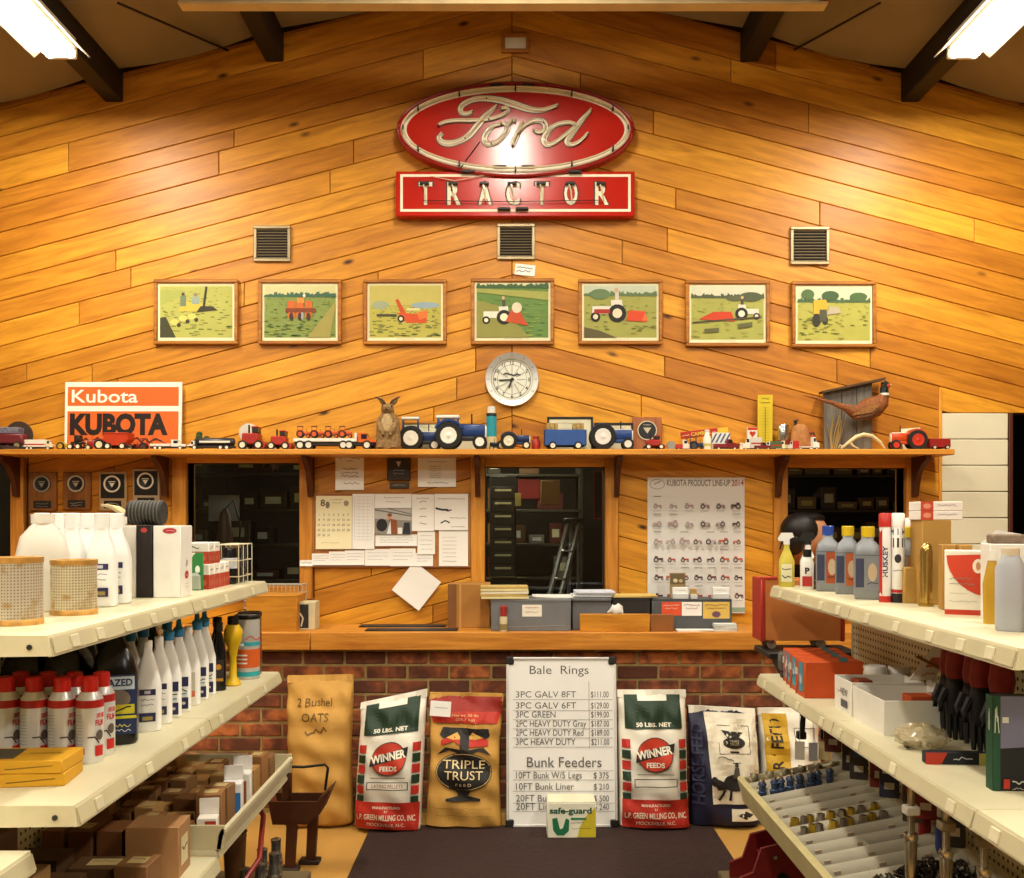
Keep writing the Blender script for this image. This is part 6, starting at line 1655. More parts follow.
# boxed powder before it
t = thing('wormer_carton', 'white green and yellow safe-guard carton before the whiteboard', 'box', (PX(571.5, 4.56), 4.615, .012))
w_, h_ = 48.5/F*4.58, 35/F*4.58
MB().box(-w_/2, -.07, 0, w_/2, .07, h_, .003).build('carton', mat('e8e4cc', .5), t)
MB().box(-w_/2+.002, -.068, h_, w_/2-.002, .068, h_+.004, .002).build('lid', mat('dcd6b8', .55), t)
decal('print', t, [PO([(w_*.12, .004), (w_*.49, .004), (w_*.49, h_*.88), (w_*.28, h_*.6), (w_*.16, h_*.3)], 'c8b428'), T('safe-guard', -.005, h_*.70, h_*.16, '14503c', w=w_*.86, bold=.03),
   PO([(-w_*.40, h_*.55), (-w_*.30, h_*.58), (-w_*.24, h_*.25), (-w_*.18, h_*.28), (-w_*.12, h_*.56), (-w_*.05, h_*.52), (-w_*.06, h_*.2), (-w_*.16, h_*.08), (-w_*.3, h_*.08), (-w_*.38, h_*.22)], '1c6c44'),
   RC(-w_*.02, h_*.52, w_*.3, h_*.58, '2c7c50'), SCRIB(-w_*.02, w_*.25, h_*.42, .006, '406048'), SCRIB(.0, w_*.38, h_*.26, .006, '6a6430')], loc=(0, -.0705, 0))
# ------------------------------------------------------------------ shop shelving
Y1, Y2, Y3 = 3.857, 2.955, 2.055          # far end, joint, near end
def shelf_part(par, sgn, xb, xf, z, y0, y1, lip=.045, m=CREAM, tags=True):
    """one shelf bay: plate with a sloping price rail towards the aisle"""
    pr = [(xb, z), (xf-sgn*.012, z), (xf, z-lip), (xf-sgn*.012, z-lip-.002), (xf-sgn*.03, z-.02), (xb, z-.02)]
    o = MB().prism(pr, y0+.0015, y1-.0015).build('shelf', m, par)
    MB().prism([(xf-sgn*.0095, z-.006), (xf-sgn*.0065, z-.005), (xf+sgn*.003, z-lip+.006), (xf, z-lip+.005)], y0+.004, y1-.004).build('price_rail', CREAM_D, o)
    if tags:
        r_ = random.Random(int(z*1000+y0*77))
        y = y0+.08
        while y < y1-.06:
            MB().prism([(xf-sgn*.004, z-.010), (xf+sgn*.0005, z-.010), (xf+sgn*.0055, z-lip+.010), (xf+sgn*.001, z-lip+.010)], y, y+.035).build('price_tag', mat('dcd5b4', .5), o)
            y += r_.uniform(.12, .34)
    return o
def holes(par, sgn, x, y, zs):
    for z in zs: MB().cyl((x, y, z), (x, y-.003, z), .006, n=10).build('screw', mat('4a4638', .4, .5), par)

gl = thing('shelving_unit', 'cream metal shop shelving full of bottles along the left side', 'shelving', (0, 0, 0))
XBL = -1.385
MB().box(XBL-.012, 1.2, .05, XBL, Y1, 1.30, .002).build('back_panel', PEG, gl)
for y in (1.2, Y3, Y2, Y1-.03): MB().box(XBL-.05, y, 0, XBL-.012, y+.035, 1.36, .003).build('upright', CREAM_D, gl)
SL1, SL2, SL3, SL4, SL5 = 1.263, .902, .50, .50, .81
XL1, XL2, XL3 = -.972, -.918, -.89
for a, b in ((Y2, Y1), (Y3, Y2)):
    shelf_part(gl, 1, XBL, XL1, SL1, a, b); shelf_part(gl, 1, XBL, XL2, SL2, a, b)
for z, xf in ((SL1, XL1), (SL2, XL2)):
    e_ = MB().prism([(XBL, z), (xf-.012, z), (xf-.003, z-.044), (XBL, z-.05)], Y3-.004, Y3).build('end_bracket', mat('d4cca8', .5), gl)
    MB().cyl((xf-.05, Y3-.004, z-.025), (xf-.05, Y3-.007, z-.025), .006, n=10).build('screw', mat('3a3a34', .4, .5), gl)
# deep tray bay and plain bay below
tb = shelf_part(gl, 1, XBL, XL3-.005, SL3, Y2, Y1, lip=.03, tags=False)
MB().prism([(XL3-.012, SL3), (XL3, SL3), (XL3+.008, SL3+.045), (XL3+.016, SL3+.05), (XL3+.016, SL3+.062), (XL3+.004, SL3+.064), (XL3-.006, SL3+.045)], Y2, Y1).build('tray_rail', CREAM, gl)
MB().box(XBL, Y2, SL3, XL3+.012, Y2+.006, SL3+.075, .001).build('tray_end', CREAM_D, gl)
MB().box(XBL, Y1-.006, SL3, XL3+.012, Y1, SL3+.075, .001).build('tray_end', CREAM_D, gl)
shelf_part(gl, 1, XBL, XL3-.0, SL4-.02, Y3, Y2, tags=False)
shelf_part(gl, 1, XBL, -1.005, SL5, 1.25, Y3-.01, tags=False)
MB().box(XBL, 1.2, .0, -.80, Y1, .11, .004).build('base_deck', mat('6a5c40', .6), gl)

gr = thing('shelving_unit', 'cream metal shop shelving with pegboard along the right side', 'shelving', (0, 0, 0))
XBR = 1.36
MB().box(XBR, 1.2, .05, XBR+.012, Y1, 1.28, .002).build('back_panel', PEG, gr)
for y in (1.2, Y3, Y2, Y1-.03): MB().box(XBR+.012, y, 0, XBR+.05, y+.035, 1.34, .003).build('upright', CREAM_D, gr)
MB().box(XBR-.004, Y1, .02, XBR+.05, Y1+.012, 1.28, .002).build('end_panel', CREAM_D, gr)
SR1, SR2, SR3 = 1.245, .894, .43
XR1, XR2 = 1.028, .976
for a, b in ((Y2, Y1), (Y3-.07, Y2)): shelf_part(gr, -1, XBR, XR1, SR1, a, b)
for a, b in ((Y2, Y1), (Y3, Y2), (1.2, Y3)): shelf_part(gr, -1, XBR, XR2, SR2, a, b)
MB().prism([(XBR, SR1), (XR1+.012, SR1), (XR1+.003, SR1-.044), (XBR, SR1-.05)], Y3-.074, Y3-.07).build('end_bracket', mat('d4cca8', .5), gr)
MB().box(.82, 1.2, 0, XBR, Y1, .11, .004).build('base_deck', mat('6a5c40', .6), gr)
# end-cap shelf that carries the wagon
ZEC = 1.51 - 131/245.0 + .0
MB().box(1.03, Y1+.013, ZEC-.025, 1.40, 4.12, ZEC, .004).build('end_shelf', BLACK, gr)
for x in (1.08, 1.36): MB().prism([(0, ZEC-.025), (.2, ZEC-.025), (0, ZEC-.10)], -.006, .006).xf(Matrix.Translation((x, Y1+.013, 0)) @ Matrix.Rotation(R(90), 4, 'Z')).build('end_bracket', BLACK, gr)

def on(z, px, by):
    y = F*(H-z)/(by-HZ); return (PX(px, y), y, z)
def face_cam(loc, k=1.0): return math.atan2(-loc[0], loc[1])*k     # turn the -y side towards the eye

# ---- generic products
def bottle(name, label, cat, loc, secs, col, p=3.5, cap=None, capsecs=None, rz=None, items=None, group=None, rough=.35, n=24, face=None, nozzle=None, collar=None):
    t = thing(name, label, cat, loc, face_cam(loc) if rz is None else rz, group)
    m = col if not isinstance(col, str) else mat(col, rough, var=.04)
    MB().loft(secs, n, p).build('bottle_body', m, t)
    if cap: MB().loft(capsecs, 16, 2).build('cap', mat(cap, .35), t)
    if nozzle: MB().lathe(nozzle[1], 14).build('nozzle', mat(nozzle[0], .35), t)
    if items: decal('label_print', t, items, loc=(0, -face, 0), lift=.0004)
    return t
def aerosol(label, loc, group=None):
    t = thing('aerosol_can', label, 'can', loc, face_cam(loc), group)
    r = .033
    MB().lathe([(r*.92, 0), (r, .004), (r, .152), (r*.96, .158), (r*.72, .172), (r*.66, .176)], 24).build('can_body', mat('dcdcdc', .3, .25, var=.03), t)
    MB().lathe([(r*1.006, .138), (r*1.006, .152), (r*.98, .157)], 24).build('red_band', mat('b8201c', .35), t)
    MB().lathe([(r*.62, .172), (r*.62, .206), (r*.57, .212), (r*.3, .214)], 20).build('cap', mat('c42018', .3), t)
    wp = wrap_cyl(r, 0)
    decal('label_print', t, [RC(-.045, .024, -.012, .040, 'b8201c'), RC(.016, .112, .040, .124, 'b8201c'), T('FLUID', .024, .112, .011, 'd8c8c0', w=.018), T('FILM', .024, .094, .014, 'b8201c', w=.022, bold=.03), LN([(-.004, .066), (.012, .066), (.022, .05)], .003, '402020'), EL(.024, .07, .010, .013, '5a5048', 12), RC(.012, .018, .034, .044, 'b8201c')] + [LN([(-.040, .05+.008*k), (-.016, .05+.008*k)], .0012, '9aa0a8') for k in range(10)], warp=wp, lift=.0003, maxlen=.012)
    return t
def carton(name, label, loc, sx_, sy_, sz_, col, rz=0, face=None, aisle=None, cat='box', group=None, top=None, lid=None, c=.002, rough=.65):
    """closed carton; face: print on -y side, aisle: print on the side turned to the aisle"""
    t = thing(name, label, cat, loc, rz, group)
    MB().box(-sx_/2, -sy_/2, 0, sx_/2, sy_/2, sz_, c).build('carton', col if not isinstance(col, str) else mat(col, rough, var=.07), t)
    if face: decal('front_print', t, face(sx_, sz_), loc=(0, -sy_/2-.0003, 0))
    if aisle:
        sgn = -1 if loc[0] > 0 else 1
        decal('side_print', t, aisle(sy_, sz_), loc=(sgn*(sx_/2+.0003), 0, 0), rot=(0, 0, R(90)*sgn))
    if top: decal('top_print', t, top(sx_, sy_), loc=(0, 0, sz_+.0003), rot=(R(-90), 0, 0))
    if lid: MB().box(-sx_/2-.001, -sy_/2-.001, sz_-.02, sx_/2+.001, sy_/2+.001, sz_+.001, .001).build('lid', mat(lid, rough), t)
    return t

# ================= left, top shelf
def filt(label, px, by, r, h_, col, z=SL1):
    loc = on(z, px, by)
    t = thing('metal_filter', label, 'filter', loc)
    m, nt, b = newmat('perforated_metal'); L = nt.links.new
    tc = N(nt, 'ShaderNodeTexCoord'); sp_ = N(nt, 'ShaderNodeSeparateXYZ'); L(tc.outputs['Object'], sp_.inputs[0])
    at = N(nt, 'ShaderNodeMath', operation='ARCTAN2'); L(sp_.outputs[0], at.inputs[0]); L(sp_.outputs[1], at.inputs[1])
    cb = N(nt, 'ShaderNodeCombineXYZ'); s1 = N(nt, 'ShaderNodeMath', operation='MULTIPLY'); s1.inputs[1].default_value = r/.0072; L(at.outputs[0], s1.inputs[0])
    s2 = N(nt, 'ShaderNodeMath', operation='MULTIPLY'); s2.inputs[1].default_value = 1/.0072; L(sp_.outputs[2], s2.inputs[0])
    L(s1.outputs[0], cb.inputs[0]); L(s2.outputs[0], cb.inputs[1])
    fr = N(nt, 'ShaderNodeVectorMath', operation='FRACTION'); L(cb.outputs[0], fr.inputs[0])
    sb = N(nt, 'ShaderNodeVectorMath', operation='SUBTRACT'); sb.inputs[1].default_value = (.5, .5, 0); L(fr.outputs[0], sb.inputs[0])
    ln_ = N(nt, 'ShaderNodeVectorMath', operation='LENGTH'); L(sb.outputs[0], ln_.inputs[0])
    lt = N(nt, 'ShaderNodeMath', operation='LESS_THAN'); lt.inputs[1].default_value = .27; L(ln_.outputs['Value'], lt.inputs[0])
    nz = N(nt, 'ShaderNodeTexNoise'); nz.inputs['Scale'].default_value = 34; L(tc.outputs['Object'], nz.inputs['Vector'])
    rp = N(nt, 'ShaderNodeValToRGB'); rp.color_ramp.elements[0].position = .52; rp.color_ramp.elements[0].color = (*lin(col), 1); rp.color_ramp.elements[1].position = .72; rp.color_ramp.elements[1].color = (*lin('b08848'), 1)
    L(nz.outputs['Fac'], rp.inputs['Fac'])
    mx = N(nt, 'ShaderNodeMix', data_type='RGBA'); mx.inputs[7].default_value = (*lin('8a7c64'), 1); L(lt.outputs[0], mx.inputs['Factor']); L(rp.outputs[0], mx.inputs[6]); L(mx.outputs[2], b.inputs['Base Color'])
    b.inputs['Roughness'].default_value = .4; b.inputs['Metallic'].default_value = .35
    MB().lathe([(r, .008), (r, h_-.008)], 32).build('mesh_wall', m, t)
    rust = mat('c09048', .5, .2, var=.3, scale=30)
    MB().lathe([(r*.8, 0), (r*1.03, 0), (r*1.03, .012), (r, .014)], 32).build('bottom_rim', rust, t)
    MB().lathe([(r*1.0, h_-.014), (r*1.03, h_-.012), (r*1.03, h_), (r*.75, h_), (r*.7, h_-.01)], 32).build('top_rim', rust, t)
    return t
filt('perforated metal filter can at the left frame edge on the top shelf', 17, 624, .056, .158, 'c8bca8')
filt('rusty-rimmed perforated metal filter beside the white bottles', 74, 614, .056, .142, 'd0c4a4')
OILS = [(0, .036, .036), (.004, .04, .04), (.13, .04, .04), (.165, .034, .034), (.20, .021, .021), (.222, .018, .018)]
OILC = [(.220, .021, .021), (.262, .021, .021), (.264, .019, .019)]
def oil_items(navy='2a2850'): return [RC(-.022, .105, .022, .122, navy), RC(-.008, .109, .008, .118, 'c8c4d0'), SCRIB(-.018, .018, .09, .005, '505064'), SCRIB(-.016, .016, .075, .005, '505064'), RC(-.022, .03, .022, .055, navy), RC(-.014, .034, .014, .045, 'a08c50')]
kk = 0
for y, tagn in ((2.84, 'far row'), (2.74, 'near row')):
    for x, nm in ((-1.16, 'nearest the aisle'), (-1.245, 'middle one'), (-1.33, 'against the back panel')):
        t = bottle('oil_bottle', 'tall white oil bottle on the top shelf, %s, %s' % (tagn, nm), 'bottle', (x, y, SL1), OILS, 'ecebe6', 5, 'eeede8', OILC, rz=.25, items=oil_items(), face=.0402, group='white oil bottles on the left top shelf')
t = bottle('white_jug', 'larger off-white jug behind the metal filters', 'jug', (-1.26, 2.60, SL1), [(0, .06, .045), (.005, .066, .05), (.15, .066, .05), (.2, .055, .042), (.235, .025, .025)], 'dcd6c8', 4, 'e4e0d4', [(.235, .03, .03), (.26, .03, .03)], rz=.4)
# tall white / black / white cartons
def logo_top(px_):
    return lambda w_, h_: [EL(w_*.1, h_-.016, .022, .009, 'b03038'), SCRIB(-w_*.02, w_*.3, h_-.019, .005, 'e8c8c8')]
carton('tall_carton', 'tall white carton left of the black one on the top shelf', (-1.215, 3.10, SL1), .07, .12, .226, 'e6e2d8')
carton('tall_carton', 'tall black carton between two white ones on the top shelf', (-1.152, 3.09, SL1), .05, .12, .228, '1c1210', face=lambda w_, h_: [EL(0, h_-.016, .010, .008, 'a83428')])
carton('tall_carton', 'tall white carton with red oval mark nearest the aisle on the top shelf', (-1.082, 3.09, SL1), .086, .11, .226, 'e8e5dc', face=logo_top(0), aisle=lambda w_, h_: [EL(0, .07, .018, .013, 'b83838'), SCRIB(-.012, .012, .066, .004, 'f0d8d8'), LN([(0, .1), (0, .115)], .006, '303030'), SCRIB(-.016, .016, .04, .004, 'a8a49c'), SCRIB(-.016, .016, .03, .004, 'a8a49c')])
t = thing('belt_roll', 'dark roll of ribbed rubber belting on the tall cartons', 'roll', (-1.165, 3.09, SL1+.2285))
MB().lathe([(.018, -.055), (.036, -.055), (.039, -.05), (.039, .05), (.036, .055), (.018, .055)], 24, o=(0, 0, .039), axis='x').build('belting', mat('2a2824', .7, var=.3, scale=50), t)
for k in range(9): MB().lathe([(.0392, -.002), (.0402, 0), (.0392, .002)], 24, o=(-.044+.011*k, 0, .039), axis='x').build('rib', mat('56524a', .6), t)
t = thing('paper_curl', 'curl of tan paper beside the belt roll', 'paper', (-1.25, 3.09, SL1+.2285))
MB().prism([(-.05, .06), (-.02, .052), (.015, .03), (.02, 0), (.028, 0), (.024, .034), (-.015, .06), (-.05, .066)], -.03, .03).build('curl', mat('c8b488', .7), t)
carton('flat_carton', 'flat white carton with pink oval lying on the white carton', (-1.24, 2.97, SL1+.228), .1, .05, .026, 'ece8e0', face=lambda w_, h_: [EL(-.012, h_*.5, .022, .008, 'd88c94'), RC(w_*.38, .003, w_*.49, h_-.003, 'b83830')])
carton('tall_carton', 'white carton standing behind the oil bottles', (-1.25, 2.96, SL1), .10, .05, .226, 'dedad0')
# small red and white boxes
rw = lambda w_, h_: [RC(-w_/2, 0, w_/2, h_*.58, 'b03a20')] + [EL(-w_*.3+w_*.3*k, h_*.26, w_*.09, h_*.12, 'c8684c', 10) for k in range(3)] + [SCRIB(-w_*.35, w_*.1, h_*.72, h_*.12, '40404c')]
for k in range(4):
    carton('filter_box', 'red and white parts box in the lower row, %s from the near end' % ('first', 'second', 'third', 'fourth')[k], (-1.10, 3.425+.062*k, SL1), .075, .058, .088, 'e8e4d8', face=rw, aisle=rw, group='red and white parts boxes on the left top shelf')
for k in range(2):
    carton('filter_box', 'red and white parts box stacked on top, %s' % ('nearer', 'farther')[k], (-1.11, 3.44+.066*k, SL1+.0885), .085, .062, .075, 'e8e4d8', face=rw, aisle=rw, group='red and white parts boxes on the left top shelf')
t = carton('blister_card', 'green blister card leaning before the red and white boxes', (-1.105, 3.36, SL1), .065, .006, .13, '2c7c3c', rz=.25, face=lambda w_, h_: [PO([(-w_/2, h_), (-w_/2, h_*.6), (w_*.1, h_)], 'dce0d4'), EL(w_*.2, h_*.55, .008, .014, 'e0e4dc'), EL(w_*.2, h_*.35, .01, .016, '2a2a24')])
MB().loft([(.004, .026, .012, 0, -.012), (.05, .024, .012, 0, -.012), (.06, .014, .004, 0, -.006)], 14, 3).build('clear_bubble', mat('c8d0c0', .1, var=.02, alpha=.55), t)
for k in range(3):
    loc = (-1.07, 3.675+.058*k, SL1)
    t = thing('oil_filter', 'black oil filter in the wire rack, %s' % ('nearest', 'middle', 'farthest')[k], 'filter', loc, 0, 'black oil filters on the top shelf')
    MB().lathe([(.022, 0), (.026, .004), (.027, .02), (.027, .128), (.024, .138), (.01, .142)], 20).build('shell', mat('121214', .2), t)
    MB().lathe([(.0273, .06), (.0273, .10)], 20).build('label_band', mat('c8c8cc' if k == 0 else '24242a', .3), t)
t = thing('wire_rack', 'cream wire rack around the black oil filters', 'rack', (-1.07, 3.733, SL1))
for z in (.03, .09, .15): MB().tube([(-.042, -.092, z), (.042, -.092, z), (.042, .092, z), (-.042, .092, z)], .0022, 5, closed=True).build('wire_ring', CREAM, t)
for y in (-.092, -.03, .03, .092): MB().tube([(.042, y, 0), (.042, y, .15), (-.042, y, .15), (-.042, y, 0)], .002, 5).build('wire', CREAM, t)

# ================= left, second shelf
for k, (px, nm) in enumerate(((10, 'at the left frame edge'), (35, 'second from the left'), (63, 'third from the left'), (90, 'nearest the aisle'))):
    x = -1.06-.0695*(3-k)
    aerosol('red-capped white spray can in the front row, ' + nm, (x, 2.43, SL2), 'red-capped spray cans'); aerosol('red-capped white spray can in the back row, ' + nm, (x-.002, 2.505, SL2), 'red-capped spray cans')
for k in range(2):
    t = carton('yellow_pack', ('lower' if k == 0 else 'upper') + ' flat yellow pack before the spray cans', (-1.13, 2.255, SL2+.0305*k), .21, .13, .03, 'd09a1c', rz=.12-.06*k, top=lambda w_, h_: [PO([(-w_*.5, -h_*.35), (-w_*.05, -h_*.35), (-w_*.1, h_*.4), (-w_*.5, h_*.4)], '4a4434'), SCRIB(w_*.02, w_*.4, 0, .01, '6a5414')], face=lambda w_, h_: [LN([(-w_*.1, h_*.35), (w_*.4, h_*.6)], .002, '7a5c18')])
JUG = [(0, .07, .06), (.006, .076, .066), (.19, .076, .066), (.235, .062, .055), (.265, .04, .04), (.29, .024, .024)]
jl = [RC(-.055, .03, .055, .19, '1c2c58'), RC(-.05, .15, .05, .185, 'c8dcec'), T('GLAZED', 0, .16, .018, '1c3468', w=.09, bold=.03), EL(.01, .125, .03, .025, '7c7468'), RC(-.05, .085, .05, .11, 'c8c028'), SCRIB(-.04, .04, .09, .014, '20201c'), RC(-.055, .072, .055, .08, 'c8c028'), SCRIB(-.04, .04, .05, .008, 'd0c860'), SCRIB(-.04, .04, .038, .006, 'd8d8d8')]
for x, nm, it in ((-1.088, 'with a bright blue and yellow label', jl), (-1.215, 'behind the spray cans', None), (-1.325, 'deepest on the shelf', None)):
    bottle('black_jug', 'big black plastic jug ' + nm, 'jug', (x+.0, 2.655, SL2), [(z, a*.78, b, *r_) for z, a, b, *r_ in JUG], BLACKG, 4.5, '141312', [(.285, .028, .028), (.32, .028, .028)], rz=.36 if it else .08, items=it, face=.0663, group='black jugs on the left second shelf')
for y in (2.9, 3.06, 3.22, 3.4): bottle('black_jug', 'black plastic jug at the back of the shelf, ' + {2.9: 'nearest', 3.06: 'second', 3.22: 'third', 3.4: 'farthest'}[y] + ' of four', 'jug', (-1.30, y, SL2), [(z, a*.8, b*.9, *r_) for z, a, b, *r_ in JUG], BLACKG, 4.5, '141312', [(.285, .028, .028), (.325, .028, .028)], rz=.3, group='black jugs on the left second shelf')
def glue(label, loc, cap=True, lab=0, sc=1.0):
    b_ = [(0, .034, .028), (.004, .038, .031), (.13, .038, .031), (.18, .027, .024), (.225, .013, .013), (.24, .012, .012)]
    if lab == 1: it = [RC(-.028, .082, .028, .112, '20244c'), EL(-.006, .097, .009, .009, 'd08c30', 12), SCRIB(-.024, .024, .066, .009, '303448', wd=.003), LN([(-.022, .056), (.022, .060)], .004, '4a98b0'), RC(-.028, .012, .028, .048, '20244c'), EL(.014, .03, .006, .005, 'c8c0b8', 8)]
    elif lab == 2: it = [RC(-.02, .03, .02, .11, 'c8c4b0'), RC(-.02, .03, .02, .05, 'd0704c')]
    else: it = oil_items('26284c')
    t = bottle('glue_bottle', label, 'bottle', loc, b_, 'f0efea', 3.5, None, None, rz=.34, items=it, face=.0312, nozzle=('2c7cac', [(.016, .236), (.017, .262), (.012, .266), (.009, .27), (.0035, .325), (.002, .327)]) if cap else ('eceae4', [(.013, .236), (.013, .256), (.011, .258)]), group='white squeeze bottles on the left second shelf')
    return t
glue('white squeeze bottle with white cap, nearest along the shelf edge', (-1.05, 2.79, SL2), False)
glue('white squeeze bottle with white cap, second along the shelf edge', (-1.052, 2.885, SL2), False)
glue('blue-nozzled squeeze bottle with navy label, nearer of the first pair', (-1.055, 2.975, SL2), True, 1)
glue('blue-nozzled squeeze bottle with navy label, farther of the first pair', (-1.055, 3.065, SL2), True, 1)
glue('squeeze bottle with grey label and white cap between the blue-nozzled pairs', (-1.06, 3.17, SL2), False, 2)
glue('blue-nozzled squeeze bottle with navy label, nearer of the second pair', (-1.062, 3.265, SL2), True, 1)
glue('blue-nozzled squeeze bottle with navy label, farther of the second pair', (-1.066, 3.355, SL2), True, 1)
glue('blue-nozzled squeeze bottle in the back row, left one', (-1.165, 2.955, SL2), True, 0)
glue('blue-nozzled squeeze bottle in the back row, right one', (-1.165, 3.06, SL2), True, 0)
glue('blue-nozzled squeeze bottle in the back row, farthest one', (-1.165, 3.27, SL2), True, 0)
bottle('black_bottle', 'slim black bottle with gold label left of the yellow one', 'bottle', (-1.045, 3.445, SL2), [(0, .024, .024), (.003, .027, .027), (.14, .027, .027), (.19, .014, .014), (.21, .012, .012)], BLACKG, 3, '181614', [(.208, .016, .016), (.24, .016, .016)], rz=.3, items=[RC(-.018, .03, .018, .11, '2a2420'), EL(0, .085, .01, .01, 'c88c2c'), RC(-.016, .035, .016, .045, 'b8842c')], face=.0273)
t = thing('yellow_bottle', 'bright yellow hour-glass shaped bottle with black cap', 'bottle', (-1.02, 3.54, SL2), .3)
MB().loft([(0, .026, .026), (.006, .03, .03), (.012, .028, .028), (.03, .014, .014), (.10, .012, .012), (.14, .02, .02), (.165, .032, .03), (.2, .034, .03), (.222, .022, .02)], 20).build('bottle_body', mat('d8b018', .3), t)
MB().lathe([(.018, .222), (.02, .226), (.02, .25), (.016, .253)], 16).build('cap', BLACK, t)
bottle('black_bottle', 'black bottle with orange label right behind the yellow one', 'bottle', (-1.09, 3.58, SL2), [(0, .028, .028), (.14, .03, .03), (.19, .016, .016), (.215, .013, .013)], BLACKG, 3, '181614', [(.21, .017, .017), (.245, .017, .017)], rz=.3, items=[RC(-.02, .05, .02, .11, '30241c'), EL(0, .08, .012, .014, 'c86c2c')], face=.0305)
def paint_can(label, loc, r, h_, col, it):
    t = thing('lubricant_can', label, 'can', loc, face_cam(loc))
    MB().lathe([(r, 0), (r, h_)], 28).build('can_wall', mat(col, .3, .3), t)
    MB().lathe([(r*1.03, h_-.012), (r*1.05, h_), (r*.95, h_+.004), (r*.9, h_-.004)], 28).build('lid_rim', BLACK, t)
    MB().lathe([(r*1.03, 0), (r*1.03, .006)], 28).build('base_rim', STEEL, t)
    decal('label_print', t, it, warp=wrap_cyl(r), lift=.0004, maxlen=.014)
    return t
paint_can('silver and orange lubricant can at the far end of the second shelf', (-1.012, 3.70, SL2), .047, .24, 'c4c4c0', [RC(-.07, .045, .09, .115, 'd05c1c'), RC(-.07, .012, .09, .03, '2c9ca4'), RC(-.03, .128, .07, .142, '2c9ca4'), T('L', -.026, .13, .04, 'f0f0ec', bold=.05), SCRIB(-.005, .06, .15, .014, 'c8502c'), RC(-.04, .06, .0, .066, 'ece4d8'), RC(-.04, .075, .0, .081, 'ece4d8'), RC(-.04, .09, .0, .096, 'ece4d8')])
paint_can('olive brown can behind the silver and orange one', (-1.03, 3.802, SL2), .045, .24, '6a5c30', [RC(-.06, .06, .08, .16, '7c3420'), SCRIB(-.04, .04, .1, .012, 'c8b080')])

# ================= left, tray full of small cartons
rt = random.Random(31)
tones = (('96683a', 'brown'), ('a87c44', 'light brown'), ('744c28', 'dark brown'), ('b48c54', 'tan'), ('85603a', 'dull brown'))
nth = ('first', 'second', 'third', 'fourth', 'fifth', 'sixth', 'seventh', 'eighth', 'ninth')
lbl = lambda w_, h_: [RC(-w_*.3, h_*.2, w_*.25, h_*.75, 'd8ccA0'.lower()), SCRIB(-w_*.22, w_*.2, h_*.45, h_*.12, '4a4030')]
lbl_t = lambda w_, d_: [RC(-w_*.25, -d_*.25, w_*.3, d_*.25, 'c8b47c'), SCRIB(-w_*.2, w_*.22, 0, d_*.1, '4a4030')]
y = Y2+.02; r = 0
while y < Y1-.10:
    dy = rt.uniform(.085, .115); x = XL3-.03; c_ = 0
    while x > XBL+.09:
        dx = rt.uniform(.07, .115)
        if not (c_ == 0 and r in (0, 3, 4)):
            col, nm = rt.choice(tones); h_ = rt.uniform(.055, .105) + (.03 if c_ == 0 else 0)
            carton('parts_carton', '%s carton in the cream tray, %s row from near end, %s from rail' % (nm, nth[r], nth[c_]), (x-dx/2, y+dy/2, SL3+.001), dx*.80, dy*.78, h_, col, rz=rt.uniform(-.17, .17), face=lbl if rt.random() < .35 else None, top=lbl_t if rt.random() < .6 else None, group='parts cartons in the left tray')
        x -= dx; c_ += 1
    y += dy+.006; r += 1
# upright literature and bright packs at the rail
def flap(label, loc, w_, h_, d_, col, face=None):
    t = carton('open_pack', label, loc, w_, d_, h_, col, rz=.15, face=face)
    MB().box(-w_/2, d_/2-.003, h_, w_/2, d_/2, h_+.05, .001).build('lid_flap', mat('e4e0d8', .7), t)
    return t
flap('red and white open parts pack at the near end of the tray rail', (-.945, 3.01, SL3+.001), .06, .085, .05, 'e4dcd0', lambda w_, h_: [RC(-w_*.1, .01, w_*.45, h_*.9, 'b03a24'), SCRIB(-w_*.4, 0, h_*.5, .01, '70707c')])
flap('blue and white open parts pack at the tray rail', (-.945, 3.275, SL3+.001), .065, .12, .06, 'e0e0dc', lambda w_, h_: [RC(-w_*.1, .01, w_*.45, h_*.75, '2c6cb0')])
flap('tall white open pack with brown side at the tray rail', (-.945, 3.385, SL3+.001), .065, .125, .06, 'e4e2dc', lambda w_, h_: [RC(-w_*.2, .01, w_*.3, h_*.8, 'a0522c')])
# bay nearer to the eye: bigger cartons
bz = SL4-.02
carton('shipping_carton', 'large plain carton at the near end beside the tray', (-1.03, 2.82, bz), .15, .12, .15, 'a87c50', rz=.05, aisle=lbl)
for k, (x, y, w_, h_, col) in enumerate(((-1.16, 2.84, .075, .13, '7a4c28'), (-1.245, 2.84, .07, .13, '74482a'), (-1.325, 2.84, .06, .13, '8a5c34'), (-1.13, 2.68, .16, .08, '5c4024'), (-1.29, 2.66, .13, .11, '4c341c'), (-1.02, 2.64, .09, .1, '7c5630'), (-1.2, 2.50, .16, .1, '50381e'), (-1.04, 2.48, .12, .09, '443020'))):
    carton('shipping_carton', 'plain carton on the dim near bay, ' + ('right of the row of three', 'middle of the row of three', 'left of the row of three', 'wide low one behind the gap', 'tall dark one at the back', 'small one beside the large carton', 'wide flat one nearer the eye', 'dark low one by the edge')[k], (x, y, bz), w_, .1, h_, col, rz=rt.uniform(-.04, .04), top=lbl_t if k % 2 else None)
carton('shipping_carton', 'carton with white label under the end of the second shelf', (-1.29, 2.35, bz), .12, .12, .27, '5c3c20', face=lambda w_, h_: [RC(w_*.15, h_*.6, w_*.45, h_*.9, 'd0ccb8'), SCRIB(w_*.18, w_*.4, h_*.75, .01, '403830'), EL(-w_*.15, h_*.4, w_*.2, h_*.12, '8a3020')])
carton('shipping_carton', 'small carton standing on the lowest near shelf', (-1.16, 2.28, bz), .1, .1, .2, '8a6a40', face=lbl)

